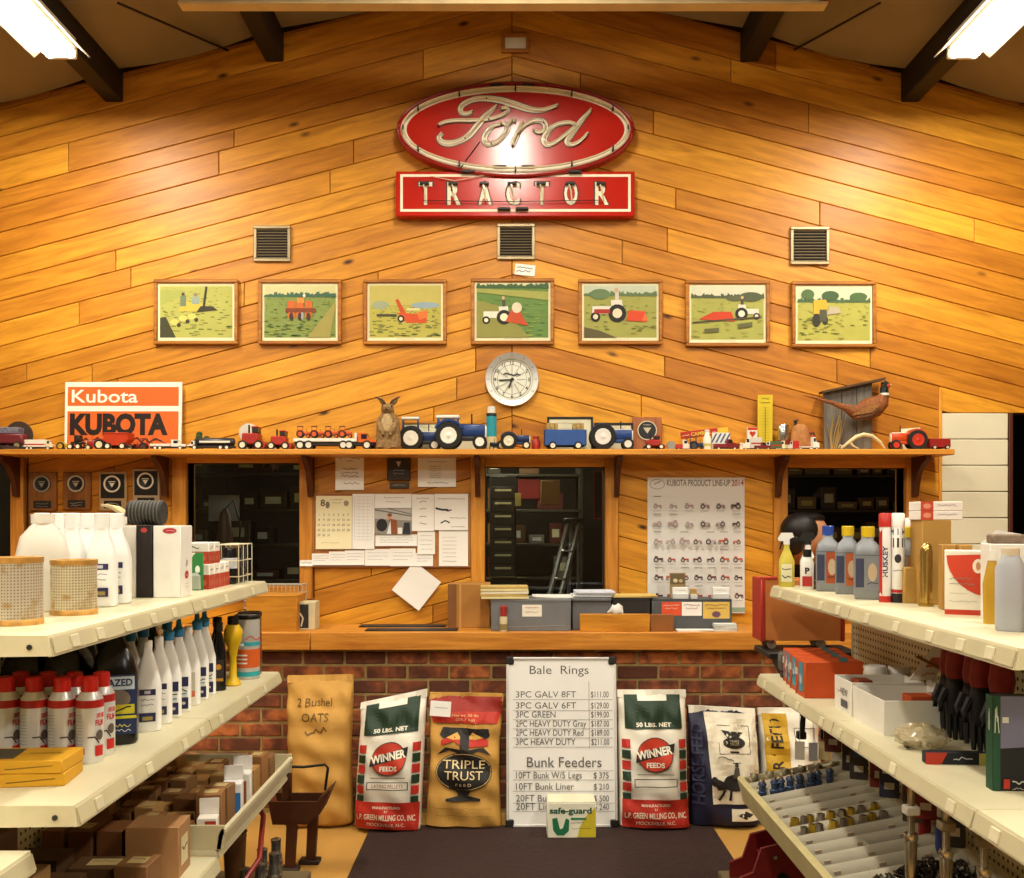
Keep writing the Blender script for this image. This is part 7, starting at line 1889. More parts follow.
# ================= left floor: brown stand, couplers, red hose
t = thing('implement_stand', 'brown steel tray on two legs with black crank rod before the oat sack', 'stand', (PX(300, 4.2), 4.2, 0))
BR = mat('4c2814', .5, .2, var=.15)
def q4(px, py, y=4.2): return (PX(px, y)-PX(300, y), y-4.2, PZ(py, y))
a, b = q4(272, 797), q4(320, 797); c_, d_ = q4(312, 818), q4(276, 818)
MB().prism([(a[0], a[2]), (b[0], b[2]), (c_[0], c_[2]), (d_[0], d_[2])], -.07, -.06).build('tray_front', BR, t)
MB().prism([(a[0], a[2]), (b[0], b[2]), (c_[0], c_[2]), (d_[0], d_[2])], .06, .07).build('tray_back', BR, t)
MB().prism([(b[0], b[2]), (b[0]+.06, b[2]+.055), (c_[0]+.05, c_[2]+.04), (c_[0], c_[2])], -.07, .07).build('tray_lip', BR, t)
MB().box(d_[0], -.07, d_[2]-.008, c_[0], .07, d_[2]+.004, .002).build('tray_floor', BR, t)
for px, y_ in ((295, -.05), (311, .05)):
    p = q4(px, 822); MB().prism([(p[0]-.022, p[2]+.01), (p[0]+.022, p[2]+.01), (p[0]+.01, .02), (p[0]-.03, .02)], y_-.015, y_+.015).build('leg', BR, t)
    MB().box(p[0]-.06, y_-.03, 0, p[0]+.03, y_+.03, .02, .004).build('foot', mat('2a1a10', .6), t)
MB().tube([q4(286, 766.5), q4(304, 767), q4(325, 764.5), q4(328, 768), q4(325, 790)], .006, 8).build('crank_rod', BLACK, t)
MB().box(q4(287, 0)[0]-.02, -.02, q4(0, 800)[2], q4(287, 0)[0]+.02, .02, q4(0, 758)[2], .008).build('gear_head', BR, t)
for k in range(5):
    loc = (-.955+.033*(k % 3), 3.46+.08*k, .11)
    t = thing('hose_coupler', 'chrome hydraulic coupler on the left base deck, %s from the near end' % nth[k], 'fitting', loc, 0, 'chrome couplers on the base deck')
    h_ = .15 - .012*(k % 2)
    MB().lathe([(.022, 0), (.024, .006), (.024, h_*.6), (.019, h_*.66), (.019, h_*.9), (.021, h_), (.012, h_+.004)], 16).build('sleeve', mat('8c8c88', .25, .9), t)
    MB().lathe([(.0245, h_*.3), (.027, h_*.34), (.027, h_*.46), (.0245, h_*.5)], 16).build('collar', STEEL, t)
t = MB().tube([(-1.05, 3.2, .13), (-.96, 3.30, .20), (-.90, 3.45, .30), (-.93, 3.62, .40), (-1.02, 3.78, .44)], .010, 8).build('red_hose', mat('7c1c14', .4))
tag(t, 'dark red rubber hose drooping under the left tray', 'hose')
t = thing('red_jack', 'dark red metal jack on the left base deck beside the couplers', 'jack', (-.86, 3.28, .11))
MB().prism([(-.05, 0), (.05, 0), (.03, .1), (0, .14), (-.03, .1)], -.04, .04).build('frame', mat('6c1614', .4), t)
MB().cyl((0, 0, .13), (0, 0, .17), .015, n=12).build('saddle', STEEL, t)
t = thing('brown_bucket', 'small brown bucket under the far end of the left tray', 'bucket', (-1.06, 3.70, .11))
MB().lathe([(.035, 0), (.045, .2), (.048, .205), (.043, .2), (.034, .01)], 20).build('bucket_wall', mat('6a4424', .5), t)
MB().tube([(-.045, 0, .19), (0, -.01, .25), (.045, 0, .19)], .002, 5).build('handle', STEEL, t)
# ================= right, top shelf
def oR(px, by): return on(SR1, px, by)
# spray bottles at the far end
def sprayer(label, loc, body, head, it=None, h_=.165, r=.03):
    t = thing('spray_bottle', label, 'bottle', loc, face_cam(loc))
    MB().loft([(0, r*.92, r*.7), (.004, r, r*.75), (h_*.62, r, r*.75), (h_*.8, r*.6, r*.5), (h_*.9, r*.38, r*.38), (h_, r*.38, r*.38)], 20, 3).build('bottle_body', mat(body, .4), t)
    MB().prism([(-.03, h_+.014), (-.034, h_+.024), (-.02, h_+.046), (.022, h_+.046), (.028, h_+.03), (.012, h_+.022), (.012, h_), (-.012, h_), (-.012, h_+.014)], -.011, .011).build('trigger_head', mat(head, .4), t)
    MB().prism([(-.02, h_+.012), (-.014, h_+.014), (-.022, h_-.02), (-.028, h_-.018)], -.006, .006).build('trigger', mat('20201e', .4), t)
    if it: decal('label_print', t, it, loc=(0, -r*.755, 0), lift=.0004)
    return t
sprayer('yellow spray bottle with white trigger at the far end of the right top shelf', (1.075, 3.79, SR1), 'c8b848', 'e8e6e0', [RC(-.02, .02, .02, .09, 'dcd8b0'), SCRIB(-.016, .016, .06, .012, '303020'), SCRIB(-.016, .016, .035, .012, '303020')])
sprayer('white spray bottle with black nozzle second from the far end', (1.15, 3.76, SR1), 'e4e2dc', '1e1e1e', [RC(-.022, .02, .022, .09, 'e8e4dc'), T('P', 0, .05, .03, '202020', bold=.04), RC(-.022, .008, .022, .022, 'a82820')])
t = bottle('white_bottle', 'small white and red bottle with black cap beside the sprayers', 'bottle', (1.115, 3.655, SR1), [(0, .022, .022), (.004, .025, .025), (.10, .025, .025), (.125, .012, .012)], 'e8e4dc', 3, '1c1c1c', [(.122, .016, .016), (.15, .016, .016)], items=[RC(-.018, .012, .018, .05, 'b02c24'), T('P', 0, .06, .022, '202428', bold=.04)], face=.0253)
t = thing('amber_can', 'amber and black can left of the silver bottles', 'can', (1.165, 3.66, SR1))
MB().lathe([(.027, 0), (.028, .004), (.028, .11), (.022, .122), (.012, .126)], 20).build('can_body', mat('7c4c1c', .35), t)
decal('label_print', t, [RC(-.04, .02, .02, .095, '3a2414'), EL(-.012, .06, .012, .02, 'c8742c'), SCRIB(-.03, .01, .03, .008, 'd8b060')], warp=wrap_cyl(.028), lift=.0004, maxlen=.01)
SILV = mat('8c9096', .35, .35, var=.05)
QT = [(0, .038, .026), (.005, .043, .03), (.15, .043, .03), (.175, .036, .026), (.195, .018, .018), (.21, .017, .017)]
def quart(label, loc, cap, lab, rz=None):
    it = [RC(-.038, .04, -.012, .135, '3a3e58'), RC(-.006, .03, .034, .145, lab), EL(.014, .09, .014, .03, 'c8b090'), SCRIB(-.002, .03, .05, .008, '302018'), LN([(-.04, .146), (.04, .146)], .002, '54585e')]
    return bottle('motor_oil', label, 'bottle', loc, QT, SILV, 5, cap, [(.205, .021, .021), (.238, .021, .021), (.24, .019, .019)], rz=rz, items=it, face=.0303, group='silver oil bottles on the right top shelf')
quart('silver oil bottle with blue cap', oR(828, 591), '2848a0', 'a84c24')
quart('silver oil bottle with yellow cap right of the blue-capped one', (1.19, 3.43, SR1), 'd0b020', 'b85c2c')
quart('silver oil bottle with black cap between two yellow caps', (1.222, 3.335, SR1), '1c1c1c', '9c4c2c')
quart('large plain silver oil bottle with yellow cap', oR(868, 599), 'd4b41c', '848890')
quart('silver oil bottle with yellow cap behind the brass cylinder', (1.30, 3.17, SR1), 'd0b020', '9a6a3c')
def cart(label, px, by, body, capc, h_=.25, r=.019, it=None):
    loc = oR(px, by); t = thing('grease_cartridge', label, 'cartridge', loc, face_cam(loc), 'grease cartridges on the right top shelf')
    MB().lathe([(r*.95, 0), (r, .002), (r, h_), (r*.9, h_+.004)], 20).build('tube_wall', mat(body, .35), t)
    MB().lathe([(r*1.08, h_-.01), (r*1.08, h_+.03), (r*.9, h_+.034)], 18).build('cap', mat(capc, .35), t)
    MB().lathe([(r*1.05, 0), (r*1.05, .02)], 18).build('base_cap', mat(capc if capc != 'e8e6e0' else '1c1a20', .4), t)
    decal('label_print', t, it or [RC(-.02, .06, .005, h_*.9, 'b02820'), SCRIB(-.012, .014, h_*.5, .05, '2c3468')], warp=wrap_cyl(r), lift=.0004, maxlen=.02)
    return t
cart('red-capped grease cartridge with lettered side right of the oil bottles', 885.5, 602, 'e0dcd8', 'b42820', it=[RC(-.026, .02, -.010, .235, 'b42820'), T('HUSKEY', .006, .08, .014, '24305c', 'l', w=.1, rot=R(90), bold=.03)])
cart('white and black grease cartridge with white cap', 898, 602.5, 'ebe9e4', 'e8e6e0', it=[RC(-.03, .215, .03, .235, '2a3060'), RC(-.03, .175, .03, .205, '202028'), EL(0, .14, .01, .014, '2a2a2c'), RC(-.03, .0, .03, .03, '1c1a20'), RC(-.03, .032, .03, .042, 'b42820'), SCRIB(-.014, .014, .1, .006, '505058')])
cart('red-topped grease cartridge behind the tan carton', 917, 599, 'dcd8d0', 'a82420')
cart('white-capped grease cartridge in the back beside the brown carton', 911, 598.5, 'e6e4e0', 'e8e6e0', h_=.235)
cart('red-capped grease cartridge in the back row', 903, 596.5, 'd8d4cc', 'b42820', h_=.225)
carton('tan_carton', 'small tan carton before the cartridges', (1.262, 3.07, SR1), .062, .07, .112, 'b08a44')
t = thing('brass_cylinder', 'shiny brass cylinder with domed top on the right top shelf', 'cylinder', oR(926, 606))
MB().lathe([(.022, 0), (.022, .008), (.019, .01), (.019, .165), (.017, .182), (.01, .192), (.003, .195)], 24).build('shell', mat('c4a45c', .22, .9, var=.05), t)
MB().lathe([(.0225, 0), (.0235, .004), (.0225, .01)], 24).build('foot_ring', mat('b08c40', .3, .9), t)
carton('tan_carton', 'narrow tan carton right of the brass cylinder', (1.275, 2.84, SR1), .035, .05, .19, 'a87c38', rz=-.2)
carton('tan_carton', 'second narrow tan carton against the white and red box', (1.32, 2.83, SR1), .035, .06, .19, 'b0843c', rz=-.2)
def redbox(w_, h_):
    a = w_/2
    pts = [(-a, h_*.92), (a*.98, h_*.95), (a*.98, h_*.28)]
    arc = [(a*.98-1.9*a*math.sin(R(90)*k/8)*1.0, h_*.28+h_*.64*(1-math.cos(R(90)*k/8))) for k in range(9)]
    return [RC(-a, .0, a, h_*.08, 'c03820'), PO([(a*.98, h_*.95), (-a, h_*.92)] + arc[::-1], 'c43c20'), EL(a*.35, h_*.76, .014, .02, 'ece0cc', 16), EL(a*.35, h_*.76, .006, .012, 'c08860', 10), SCRIB(-a*.8, a*.1, h_*.55, .006, '8a8478'), SCRIB(-a*.8, a*.2, h_*.46, .006, '8a8478'), SCRIB(-a*.8, -a*.1, h_*.32, .004, 'a8a294'), SCRIB(-a*.8, a*.3, h_*.2, .004, 'a8a294')]
carton('filter_carton', 'white carton with red curved corner on the right top shelf', (1.275, 2.70, SR1), .125, .07, .178, 'e8e2d0', rz=-.42, face=redbox)
carton('brown_carton', 'brown carton behind the white and red carton', (1.31, 3.03, SR1), .09, .09, .262, 'a8803c')
# behind it a tall white open carton
t = carton('open_carton', 'white open carton with torn flap behind the red and white one', (1.335-.03, 2.56, SR1), .10, .09, .20, 'dedad0', rz=-.2)
MB().prism([(-.05, .2), (.05, .2), (.05, .225), (-.01, .235), (-.03, .215)], .042, .045).build('lid_flap', mat('e6e2d8', .7), t)
MB().box(-.04, -.03, .2, .045, .03, .225, .004).build('content', mat('7c6a58', .7, var=.4, scale=40), t)
for k in range(2):
    carton('flat_pack', ('lower' if k == 0 else 'upper') + ' red-ended flat white pack on the brown carton', (1.325, 3.03, SR1+.2625+.0285*k), .13, .09, .028, 'e4dcd4', face=lambda w_, h_: [RC(-w_/2, 0, -w_*.2, h_, 'c04428'), EL(-w_*.35, h_*.5, .012, .008, 'd88c74'), SCRIB(-w_*.1, w_*.35, h_*.5, .005, '8a8088')])
t = bottle('oil_bottle', 'slim golden oil bottle beside the white bottle at the near shelf end', 'bottle', (1.215, 2.45, SR1), [(0, .02, .02), (.10, .022, .022), (.15, .012, .012), (.165, .009, .009)], mat('b8902c', .25, var=.1), 2.5, 'e0dcd0', [(.16, .012, .012), (.185, .009, .009)])
t = bottle('grey_bottle', 'large blue-grey plastic bottle at the near end of the right top shelf', 'bottle', (1.185, 2.30, SR1), [(0, .03, .028), (.005, .034, .03), (.15, .034, .03), (.172, .022, .02), (.18, .018, .018)], 'b0b4bc', 4, 'd8ccb0', [(.178, .02, .02), (.196, .02, .02)])
t = bottle('tan_jug', 'tall tan plastic jug cut by the right frame edge', 'jug', (1.235, 2.20, SR1), [(0, .05, .04), (.006, .055, .045), (.22, .055, .045), (.28, .045, .04), (.31, .02, .02)], 'c8a888', 4, 'b89878', [(.305, .024, .024), (.335, .024, .024)])

# wagon on the end-cap shelf
t = thing('wooden_cart', 'small wooden cart with red edges on a black end shelf', 'cart', (1.19, 4.03, ZEC))
yf = 3.955-4.03; cw_ = mat('c4783c', .6, var=.1, scale=8); rd = mat('a82c1c', .5, var=.15)
w0, w1, z0, z1 = 1.018-1.19, 1.362-1.19, .037, .287
MB().box(w0+.01, yf+.004, z0, w1-.01, yf+.018, z1, .002).build('side_panel', cw_, t)
MB().box(w0+.01, -yf-.018, z0, w1-.01, -yf-.004, z1, .002).build('side_panel', cw_, t)
MB().box(w0+.01, yf+.018, z0, w1-.01, -yf-.018, z0+.012, .002).build('floor_panel', cw_, t)
for x in (w0, w1-.018): MB().box(x, yf, z0-.004, x+.018, -yf, z1+.006, .004).build('red_end', rd, t)
MB().box(w0, yf, z1, w0+.07, yf+.02, z1+.012, .003).build('top_strip', rd, t)
for x in (w0+.05, w1-.09):
    for y in (yf+.03, -yf-.03):
        o = MB().lathe([(.012, -.007), (.018, -.007), (.0195, 0), (.018, .007), (.012, .007)], 16, axis='y').build('caster', mat('b8b4ac', .3, .7), t, (x, y, .0197))
        MB().box(-.008, -.01, .004, .008, .01, .018, .002).build('fork', STEEL, o)

# ================= right, second shelf
t = thing('grey_motor', 'grey and black moulded part at the far end of the right second shelf', 'part', (1.065, 3.76, SR2), -.2)
MB().box(-.03, -.03, .03, .03, .03, .10, .008).build('housing', mat('5c5a54', .5), t)
MB().lathe([(.02, 0), (.026, .012), (.012, .032)], 8).build('foot_knob', BLACK, t)
OB = lambda k: (lambda w_, h_: [RC(-w_*.12, h_*.14, w_*.30, h_*.95, '3a98a8'), SCRIB(-w_*.02, w_*.2, h_*.3, h_*.5, 'd8e8e8', n=9, wd=.004), RC(-w_*.48, h_*.55, -w_*.2, h_*.75, 'e0c8b0'), LN([(-w_*.4, 0), (-w_*.1, h_*.4)], .006, '703018')])
OT = lambda w_, d_: [PO([(w_*.1, -d_/2), (w_*.25, -d_/2), (w_*.4, d_/2), (w_*.25, d_/2)], '2c6c74')]
yy = 3.70
for k, (dy, lb) in enumerate(((.075, 'farthest'), (.075, 'second from the far end'), (.10, 'third from the far end'), (.12, 'nearest, with dark label'))):
    y0 = yy-dy
    carton('orange_box', 'orange box with teal label on the right second shelf, ' + lb, (1.135-.01*k, (yy+y0)/2, SR2), .20, dy-.008, .125-.0*k, 'c8501c', aisle=OB(k), top=OT, group='orange boxes on the right second shelf')
    yy = y0-.004
for k, px in enumerate((860, 883)):
    loc = (1.215+.08*k, 3.235, SR2)
    t = thing('white_jar', ('left' if k == 0 else 'right') + ' white-lidded jar behind the white cartons', 'jar', loc)
    MB().lathe([(.03, 0), (.032, .005), (.032, .095), (.028, .1)], 20).build('jar_body', mat('d0ccc0', .4), t)
    MB().lathe([(.035, .098), (.036, .1), (.036, .122), (.033, .126), (.002, .127)], 22).build('lid', mat('e8e6e0', .4), t)
def open_tray(label, loc, sx_, sy_, sz_, m, rz=0, pr=None):
    t = thing('open_carton', label, 'box', loc, rz)
    MB().box(-sx_/2, -sy_/2, 0, sx_/2, sy_/2, .003).build('carton_floor', m, t)
    for a, b, c, d in ((-sx_/2, -sy_/2, sx_/2, -sy_/2+.003), (-sx_/2, sy_/2-.003, sx_/2, sy_/2), (-sx_/2, -sy_/2+.003, -sx_/2+.003, sy_/2-.003), (sx_/2-.003, -sy_/2+.003, sx_/2, sy_/2-.003)):
        MB().box(a, b, .003, c, d, sz_, .0008).build('carton_wall', m, t)
    if pr: decal('side_print', t, pr(sy_, sz_), loc=(-sx_/2-.0004, 0, 0), rot=(0, 0, R(-90)))
    return t
pr = lambda w_, h_: [SCRIB(-w_*.4, -w_*.15, h_*.3, h_*.4, 'c88c84', wd=.002), T('NEW', w_*.08, h_*.5, h_*.22, '40404c', w=w_*.4), RC(-w_*.1, h_*.15, w_*.28, h_*.38, '54545c')]
WC = mat('e2ded2', .7, var=.05)
open_tray('white open carton with printed side on the right second shelf', (1.175, 3.10, SR2), .23, .16, .105, WC, 0, pr)
open_tray('nearer white open carton with bowed side on the right second shelf', (1.17, 2.87, SR2), .23, .25, .10, WC, 0)
t = carton('part_piece', 'rusty part inside the printed white carton', (1.12, 3.10, SR2+.0035), .05, .06, .10, '8a3c1c')
t = carton('red_box', 'orange and red small box in the nearer white carton', (1.20, 2.80, SR2+.0035), .12, .06, .105, 'c0501c', top=lambda w_, d_: [RC(w_*.1, -d_/2, w_*.5, d_/2, 'a8241c'), RC(w_*.04, -d_/2, w_*.1, d_/2, 'e0d4c0')], face=lambda w_, h_: [RC(w_*.1, 0, w_*.5, h_, 'a8241c')])
t = thing('flap_carton', 'white and red carton with a raised brown flap on the right second shelf', 'box', (1.322, 2.95, SR2))
MB().box(-.034, -.06, 0, .034, .06, .12, .002).build('carton', WC, t)
MB().prism([(-.10, .12), (-.02, .12), (.03, .23), (-.01, .245)], .03, .034).build('tall_flap', mat('e6dfd0', .7), t)
decal('flap_print', t, [PO([(-.05, .16), (.0, .16), (.01, .19), (-.03, .19)], 'c06050'), SCRIB(-.06, -.02, .135, .01, 'b86858')], loc=(0, .0297, 0))
MB().add([(-.13, -.09, .21), (-.12, -.092, .213), (.07, -.06, .11), (.06, -.10, .11), (-.13, -.087, .207), (-.12, -.089, .21), (.07, -.057, .105), (.06, -.097, .105)], [(0, 1, 2, 3), (7, 6, 5, 4), (0, 3, 7, 4), (1, 2, 6, 5)]).build('brown_flap', CARD, t)
# clear bag, red/black blister, gloves
t = thing('plastic_bag', 'crumpled clear bag of small parts near the shelf edge', 'bag', (1.10, 2.60, SR2))
q = MB().ell((0, 0, .03), (.07, .06, .03), 20, 12); rq = random.Random(9)
q.v = [(x*(1+rq.uniform(-.12, .12)), y*(1+rq.uniform(-.12, .12)), max(0.001, z*(1+rq.uniform(-.2, .2)))) for x, y, z in q.v]
q.build('film', mat('c8b890', .15, var=.2, scale=30, alpha=.45), t)
for k in range(5): MB().box(-.05+.02*k, -.02+.01*(k % 3), .004, -.036+.02*k, .0+.01*(k % 3), .02, .003).build('bagged_part', mat(('2a2824', '8a8478', '40301c')[k % 3], .4, .4), t)
carton('blister_pack', 'red and black blister pack lying at the shelf edge', (1.115, 2.44, SR2), .15, .03, .03, '1a1a22', rz=-.08, face=lambda w_, h_: [PO([(-w_/2, 0), (-w_*.25, 0), (-w_*.15, h_), (-w_/2, h_)], 'b83824'), SCRIB(-w_*.05, w_*.25, h_*.4, h_*.3, 'c8c8d0'), RC(w_*.36, 0, w_*.5, h_, 'b0a850')])
t = thing('metal_fitting', 'shiny brass fitting right of the blister pack', 'fitting', (1.205, 2.36, SR2))
MB().lathe([(.022, 0), (.024, .01), (.016, .02), (.016, .034), (.022, .04), (.02, .05)], 12).build('fitting_body', mat('a89858', .25, .85), t)
MB().lathe([(.011, .05), (.009, .062), (.004, .064)], 10).build('nipple', STEEL, t)
# bundle hanging from a peg
GL = mat('0e0c0c', .6, var=.2)
for k in range(5):
    y = 2.72-.07*k
    t = thing('work_glove', 'pair of black work gloves with red cuffs hanging, %s from the far end' % nth[k], 'gloves', (1.235-.015*(k % 2), y, SR1-.07), 0, 'work gloves hanging on the pegboard')
    MB().loft([(-.03, .028, .02), (-.075, .034, .022), (-.10, .03, .02)], 14).build('cuff', mat('7c1814', .55, var=.25, scale=30), t)
    q = MB().loft([(-.095, .028, .018), (-.14, .036, .018), (-.19, .034, .016), (-.2, .03, .012)], 14)
    for j in range(4): q.tube([(-.024+.016*j, 0, -.19), (-.025+.0165*j, -.004, -.235), (-.026+.017*j, -.008, -.262-.006*(j in (1, 2)))], [.009, .0085, .006], 7)
    q.tube([(-.032, 0, -.13), (-.05, -.006, -.165), (-.05, -.01, -.19)], [.011, .01, .007], 7)
    q.build('glove_hand', GL, t)
    MB().tube([(.0, 0, -.03), (0, 0, .0), (.09, 0, .008)], .003, 6).build('peg_hook', STEEL, t)
t = thing('dark_boot', 'black rubber boots lying under the gloves', 'boot', (1.27, 2.37, SR2))
q = MB().loft([(0, .05, .11), (.02, .052, .115), (.05, .045, .10), (.08, .035, .05, 0, .03), (.10, .03, .035, 0, .04)], 18, 2.4); q.build('boot_shell', GL, t)
MB().loft([(0, .052, .113), (.012, .053, .115)], 18, 2.4).build('sole', BLACK, t)
bottle('green_bottle', 'dark green bottle standing at the right back of the second shelf', 'bottle', (1.30, 2.24, SR2), [(0, .022, .022), (.1, .023, .023), (.13, .012, .012), (.17, .011, .011)], mat('12241c', .25), 2.5, '2c3830', [(.168, .013, .013), (.19, .013, .013)])
bottle('clear_bottle', 'pale slim bottle beside the dark green one', 'bottle', (1.33, 2.16, SR2), [(0, .016, .016), (.12, .017, .017), (.15, .009, .009), (.18, .008, .008)], 'a8a898', 2.5, 'c8c8c0', [(.178, .01, .01), (.196, .01, .01)])
# boxed power tool at the right edge
def toolbox(w_, h_):
    a = w_/2
    return [RC(-a, 0, -a+.016, h_, '12442c'), SCRIB(-a+.004, -a+.013, h_*.6, h_*.3, 'c8d0c0', n=8, wd=.002), PO([(-a+.016, h_*.45), (a, h_*.5), (a, h_), (-a+.016, h_)], '6c6c88'), RC(-a+.02, h_*.72, -a+.034, h_*.78, 'd0d0c8'),
            EL(a*.55, h_*.33, a*.4, h_*.17, 'b03a20', 20), EL(a*.65, h_*.36, a*.26, h_*.11, '201818', 16), RC(-a+.022, .006, -a+.036, .028, 'a82c1c'), SCRIB(-a+.042, a*.3, .014, .010, 'c8c8c0'), SCRIB(-a+.042, a*.5, .004, .006, 'a8a8a0')]
carton('tool_box', 'dark boxed power tool with green spine at the right frame edge', (1.185, 2.205, SR2), .19, .035, .215, '141418', rz=-.05, face=toolbox, aisle=lambda w_, h_: [RC(-w_/2, 0, w_/2, h_, '12442c'), SCRIB(-w_*.1, w_*.1, h_*.6, h_*.3, 'c8d0c0', n=8, wd=.004)])

# ================= right, sloping hardware tray
tl = R(11)
tt = thing('hardware_tray', 'sloping cream tray with divider troughs below the right second shelf', 'tray', (.925, 0, SR3), 0, rot=(0, -tl, 0))
TX = .40
ty0, ty1 = 2.50, 3.86
MB().box(0, ty0, 0, TX, ty1, .006).build('tray_floor', mat('5c5240', .7), tt)  # floor colour darkened to put shade into the gaps between dividers
MB().prism([(-.012, -.045), (0, -.05), (.004, 0), (.004, .055), (-.01, .058), (-.018, .05)], ty0, ty1).build('front_rail', mat('c8bc88', .5), tt)
MB().box(TX-.006, ty0, 0, TX, ty1, .07, .001).build('rear_wall', mat('b8ac88', .6), tt)
MB().box(0, ty1-.004, 0, TX, ty1, .05, .001).build('end_wall', mat('b8ac88', .6), tt)
MB().box(0, ty0, 0, TX, ty0+.004, .05, .001).build('end_wall', mat('b8ac88', .6), tt)
nd = 15
DV = mat('a59d88', .5, var=.08)
for k in range(nd):
    y = ty1-.09*k-.085
    if y < ty0+.05: break
    o = MB().prism([(0, 0), (.030, 0), (.024, .024), (.014, .038), (.004, .044), (0, .042)], .004, TX-.008).xf(Matrix.Rotation(R(-90), 4, 'Z')).build('divider', DV, tt, (0, y, .006))
    for j in range(8):
        MB().box(.03+.045*j, -.027, .022, .05+.045*j, -.010, .030).build('price_mark', mat('a8947c', .6), o) if j % 3 == 0 else None
    if k in (3, 6, 9): MB().box(.18, .005, .006, .184, .08, .045, .001).build('cross_wall', DV, tt, (0, y, 0))
# hardware lying in the troughs
def tp(x, y, z=.0065): return Matrix.Translation((.925, 0, SR3)) @ Matrix.Rotation(-tl, 4, 'Y') @ Vector((x, y, z))
rh = random.Random(13)
for k in range(8):      # blue-grey fittings
    x = .03+.036*k+rh.uniform(-.008, .008); y = ty1-.215+rh.uniform(-.006, .006)
    t = thing('pipe_fitting', 'blue steel pipe fitting in the second trough, %s from the rail' % nth[k], 'fitting', tp(x, y+.025), rh.uniform(0, 3), 'blue fittings in the hardware tray')
    MB().lathe([(.016, 0), (.019, .006), (.019, .034), (.013, .038), (.013, .056), (.017, .06), (.015, .068)], 12).build('fitting_body', mat('5c6e92', .25, .7), t)
    MB().lathe([(.009, .066), (.011, .076), (.006, .08)], 10).build('tip', STEEL, t)
for k in range(6):
    x = .03+.06*k; y = ty1-.045+rh.uniform(-.01, .01)
    t = thing('pipe_elbow', 'dull pipe elbow in the farthest trough, %s from the rail' % nth[k], 'fitting', tp(x, y), rh.uniform(-1, 1), 'pipe elbows in the hardware tray')
    MB().tube([(-.026, 0, .03), (-.008, 0, .034), (.010, .004, .04), (.016, .010, .056)], .017, 10).build('pipe_body', mat('8a8268', .4, .5), t)
    MB().lathe([(.019, -.004), (.021, 0), (.019, .004)], 12, o=(-.026, 0, .03), axis='x').build('flange', mat('a89c78', .4, .5), t)
for k in range(18):
    x = .03+.034*(k % 9)+rh.uniform(-.01, .012); y = ty1-(.575 if k < 9 else .665)+rh.uniform(-.006, .006)
    t = thing('brass_nut', '%s in the %s middle trough, %s from the rail' % (('brass nut', 'steel nut')[k % 2], ('farther', 'nearer')[k//9], nth[k % 9]), 'nut', tp(x, y, .008), rh.uniform(0, 3), 'loose nuts in the hardware tray')
    MB().lathe([(.008, 0), (.017, 0), (.017, .03), (.014, .036), (.014, .05), (.008, .05)], 6).build('nut_body', mat(('c8a83c', '9c9484')[k % 2], .3, .8), t)
    MB().lathe([(.0075, .0), (.0085, .0505)], 10).build('bore', mat('2a2620', .6), t)
# chain heap
q = MB(); rc_ = random.Random(2)
for k in range(520):
    u_, v_ = max(-.13, min(.13, rc_.gauss(0, .085))), max(-.13, min(.13, rc_.gauss(0, .085)))
    c = tp(.24+u_, 2.655+v_, .03+rc_.random()*.075*max(.08, 1-(math.hypot(u_, v_)/.14)))
    e = Euler((rc_.uniform(0, 6), rc_.uniform(0, 6), rc_.uniform(0, 6))).to_matrix().to_4x4()
    M_ = Matrix.Translation(c) @ e
    q.tube([M_ @ Vector((.013*math.cos(a), .008*math.sin(a), 0)) for a in [2*PI*j/8 for j in range(8)]], .0024, 4, closed=True)
t = tag(q.build('chain_heap', mat('4c463c', .35, .85, var=.2)), 'heap of dull steel chain at the near end of the hardware tray', 'chain', kind='stuff')
# hanging packs and tools below the second shelf
def hang(label, x, y, z, w_, h_, col, items=None, name='hanging_pack', cat='pack'):
    t = thing(name, label, cat, (x, y, z), -.35, 'packs hanging under the right second shelf')
    MB().box(-w_/2, -.012, -h_, w_/2, 0, 0, .003).build('pack_body', mat(col, .5, var=.1), t)
    MB().box(-w_/2, -.0005, 0, w_/2, .0005, .03).build('header_card', mat('8a2018' if col != '8a2018' else 'c8c0b0', .6), t)
    if items: decal('print', t, items(w_, h_), loc=(0, -.0125, -h_))
    MB().tube([(0, 0, .022), (.0, .0, .03), (XBR-x-.005, .04, .032)], .0025, 5).build('peg_hook', STEEL, t)
    return t
hp = lambda c: (lambda w_, h_: [RC(-w_*.35, h_*.55, w_*.35, h_*.8, c), RC(-w_*.25, h_*.2, w_*.25, h_*.35, 'c8c4b8')])
cols = ('5a1c18', '2a2420', '38302c', '6c2018', '2c2c44', '4a3828', '7c1c18', '20242c')
for k in range(8):
    y = 3.62-.135*k
    hang('hanging parts pack under the right second shelf, %s from the far end' % nth[k], 1.20+.02*(k % 2), y, .78-.015*(k % 3), .06, .14+.02*(k % 2), cols[k], hp(('c8c8c4', 'a83024', '3a4c80', 'd8d4c8')[k % 4]))
t = thing('black_bracket', 'black forked bracket hanging at the far end under the second shelf', 'bracket', (1.16, 3.74, .82))
MB().tube([(-.04, 0, -.14), (-.03, 0, -.02), (-.005, 0, .02), (.03, 0, -.01), (.045, 0, -.13)], .011, 8).build('fork', BLACK, t)
MB().box(-.045, -.01, -.075, .045, .01, -.055, .003).build('cross_bar', BLACK, t)
MB().box(-.06, -.014, -.16, -.025, .014, -.13, .004).build('foot', BLACK, t); MB().box(.03, -.014, -.16, .06, .014, -.125, .004).build('foot', BLACK, t)
MB().tube([(0, 0, .02), (0, 0, .035), (.18, .03, .036)], .0025, 5).build('peg_hook', STEEL, t)
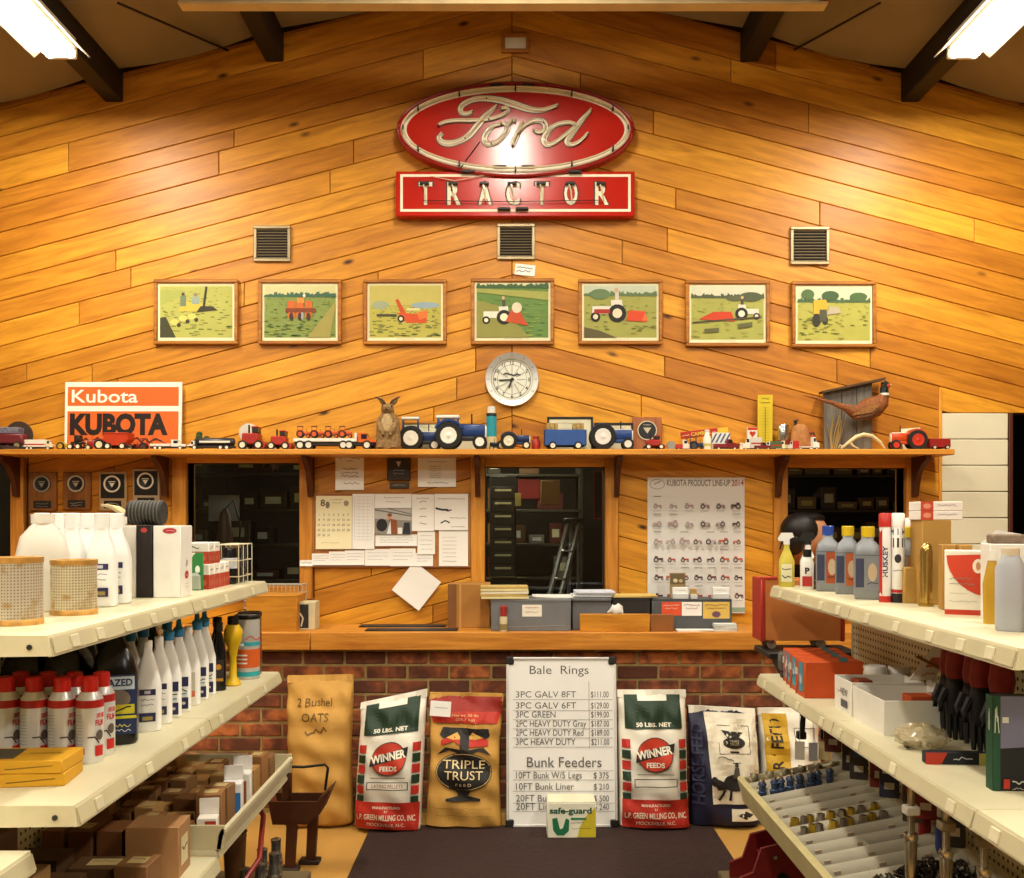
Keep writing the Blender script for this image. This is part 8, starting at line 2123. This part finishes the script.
for k in range(5):
    t = thing('price_ticket', 'white hanging price ticket below the black bracket, %s from the left' % nth[k], 'tag', (1.10+.045*k, 3.70-.02*(k % 2), .66), rh.uniform(-.4, .4), 'hanging price tickets')
    MB().box(-.018, -.0008, -.07, .018, .0008, 0).build('ticket', mat(('e0dccc', 'c8ccd4', 'd8c894')[k % 3], .7), t)
    MB().cyl((0, 0, 0), (0, 0, .20), .001, n=4).build('string', mat('c8c0a8', .8), t)
for k in range(3):
    t = thing('grease_gun', 'chrome grease gun hanging over the chain, %s from the far end' % nth[k], 'tool', (1.08+.05*k, 2.62-.10*k, .67-.01*k), 0, 'chrome grease guns')
    MB().lathe([(.006, -.16), (.015, -.155), (.016, -.02), (.010, -.01), (.009, .1), (.004, .21)], 14).build('barrel', mat('a8a498', .2, .95), t)
    MB().box(-.02, -.017, .04, .02, .017, .065, .004).build('label_sleeve', mat('dcd8cc' if k == 0 else '8a7c60', .5), t)
    MB().lathe([(.0165, -.03), (.019, -.02), (.0165, -.01)], 14).build('collar', STEEL, t)
for k, (y, c, c2) in enumerate(((2.98, '8a1c18', 'e0d8d0'), (2.86, '24346c', 'e8e8e4'))):
    t = thing('spray_tube', ('red' if k == 0 else 'blue') + ' white-capped spray tube on the rear wall above the tray', 'can', (1.27, y, SR3+.085+.006))
    MB().lathe([(.018, 0), (.019, .004), (.019, .1), (.014, .11)], 16).build('can_body', mat(c, .35), t)
    MB().lathe([(.013, .108), (.013, .14), (.01, .143)], 14).build('cap', mat(c2, .4), t)
# red implement on the deck
t = thing('red_implement', 'red painted steel implement frame on the right base deck', 'implement', (.95, 3.70, .11))
RDM = mat('6c1412', .4, .2, var=.15)
MB().prism([(-.10, 0), (.16, 0), (.16, .12), (.06, .19), (-.02, .17), (-.05, .08), (-.10, .06)], -.09, -.075).build('side_plate', RDM, t)
MB().prism([(-.10, 0), (.16, 0), (.16, .12), (.06, .19), (-.02, .17), (-.05, .08), (-.10, .06)], .075, .09).build('side_plate', RDM, t)
MB().box(.0, -.075, .10, .12, .075, .115, .003).build('cross_plate', RDM, t)
MB().cyl((.06, -.10, .06), (.06, .10, .06), .022, n=14).build('axle', mat('1c1a18', .4, .6), t)
for x, z in ((-.06, .03), (.03, .14), (.12, .03)): MB().cyl((x, -.092, z), (x, -.1, z), .008, n=6).build('bolt', STEEL, t)
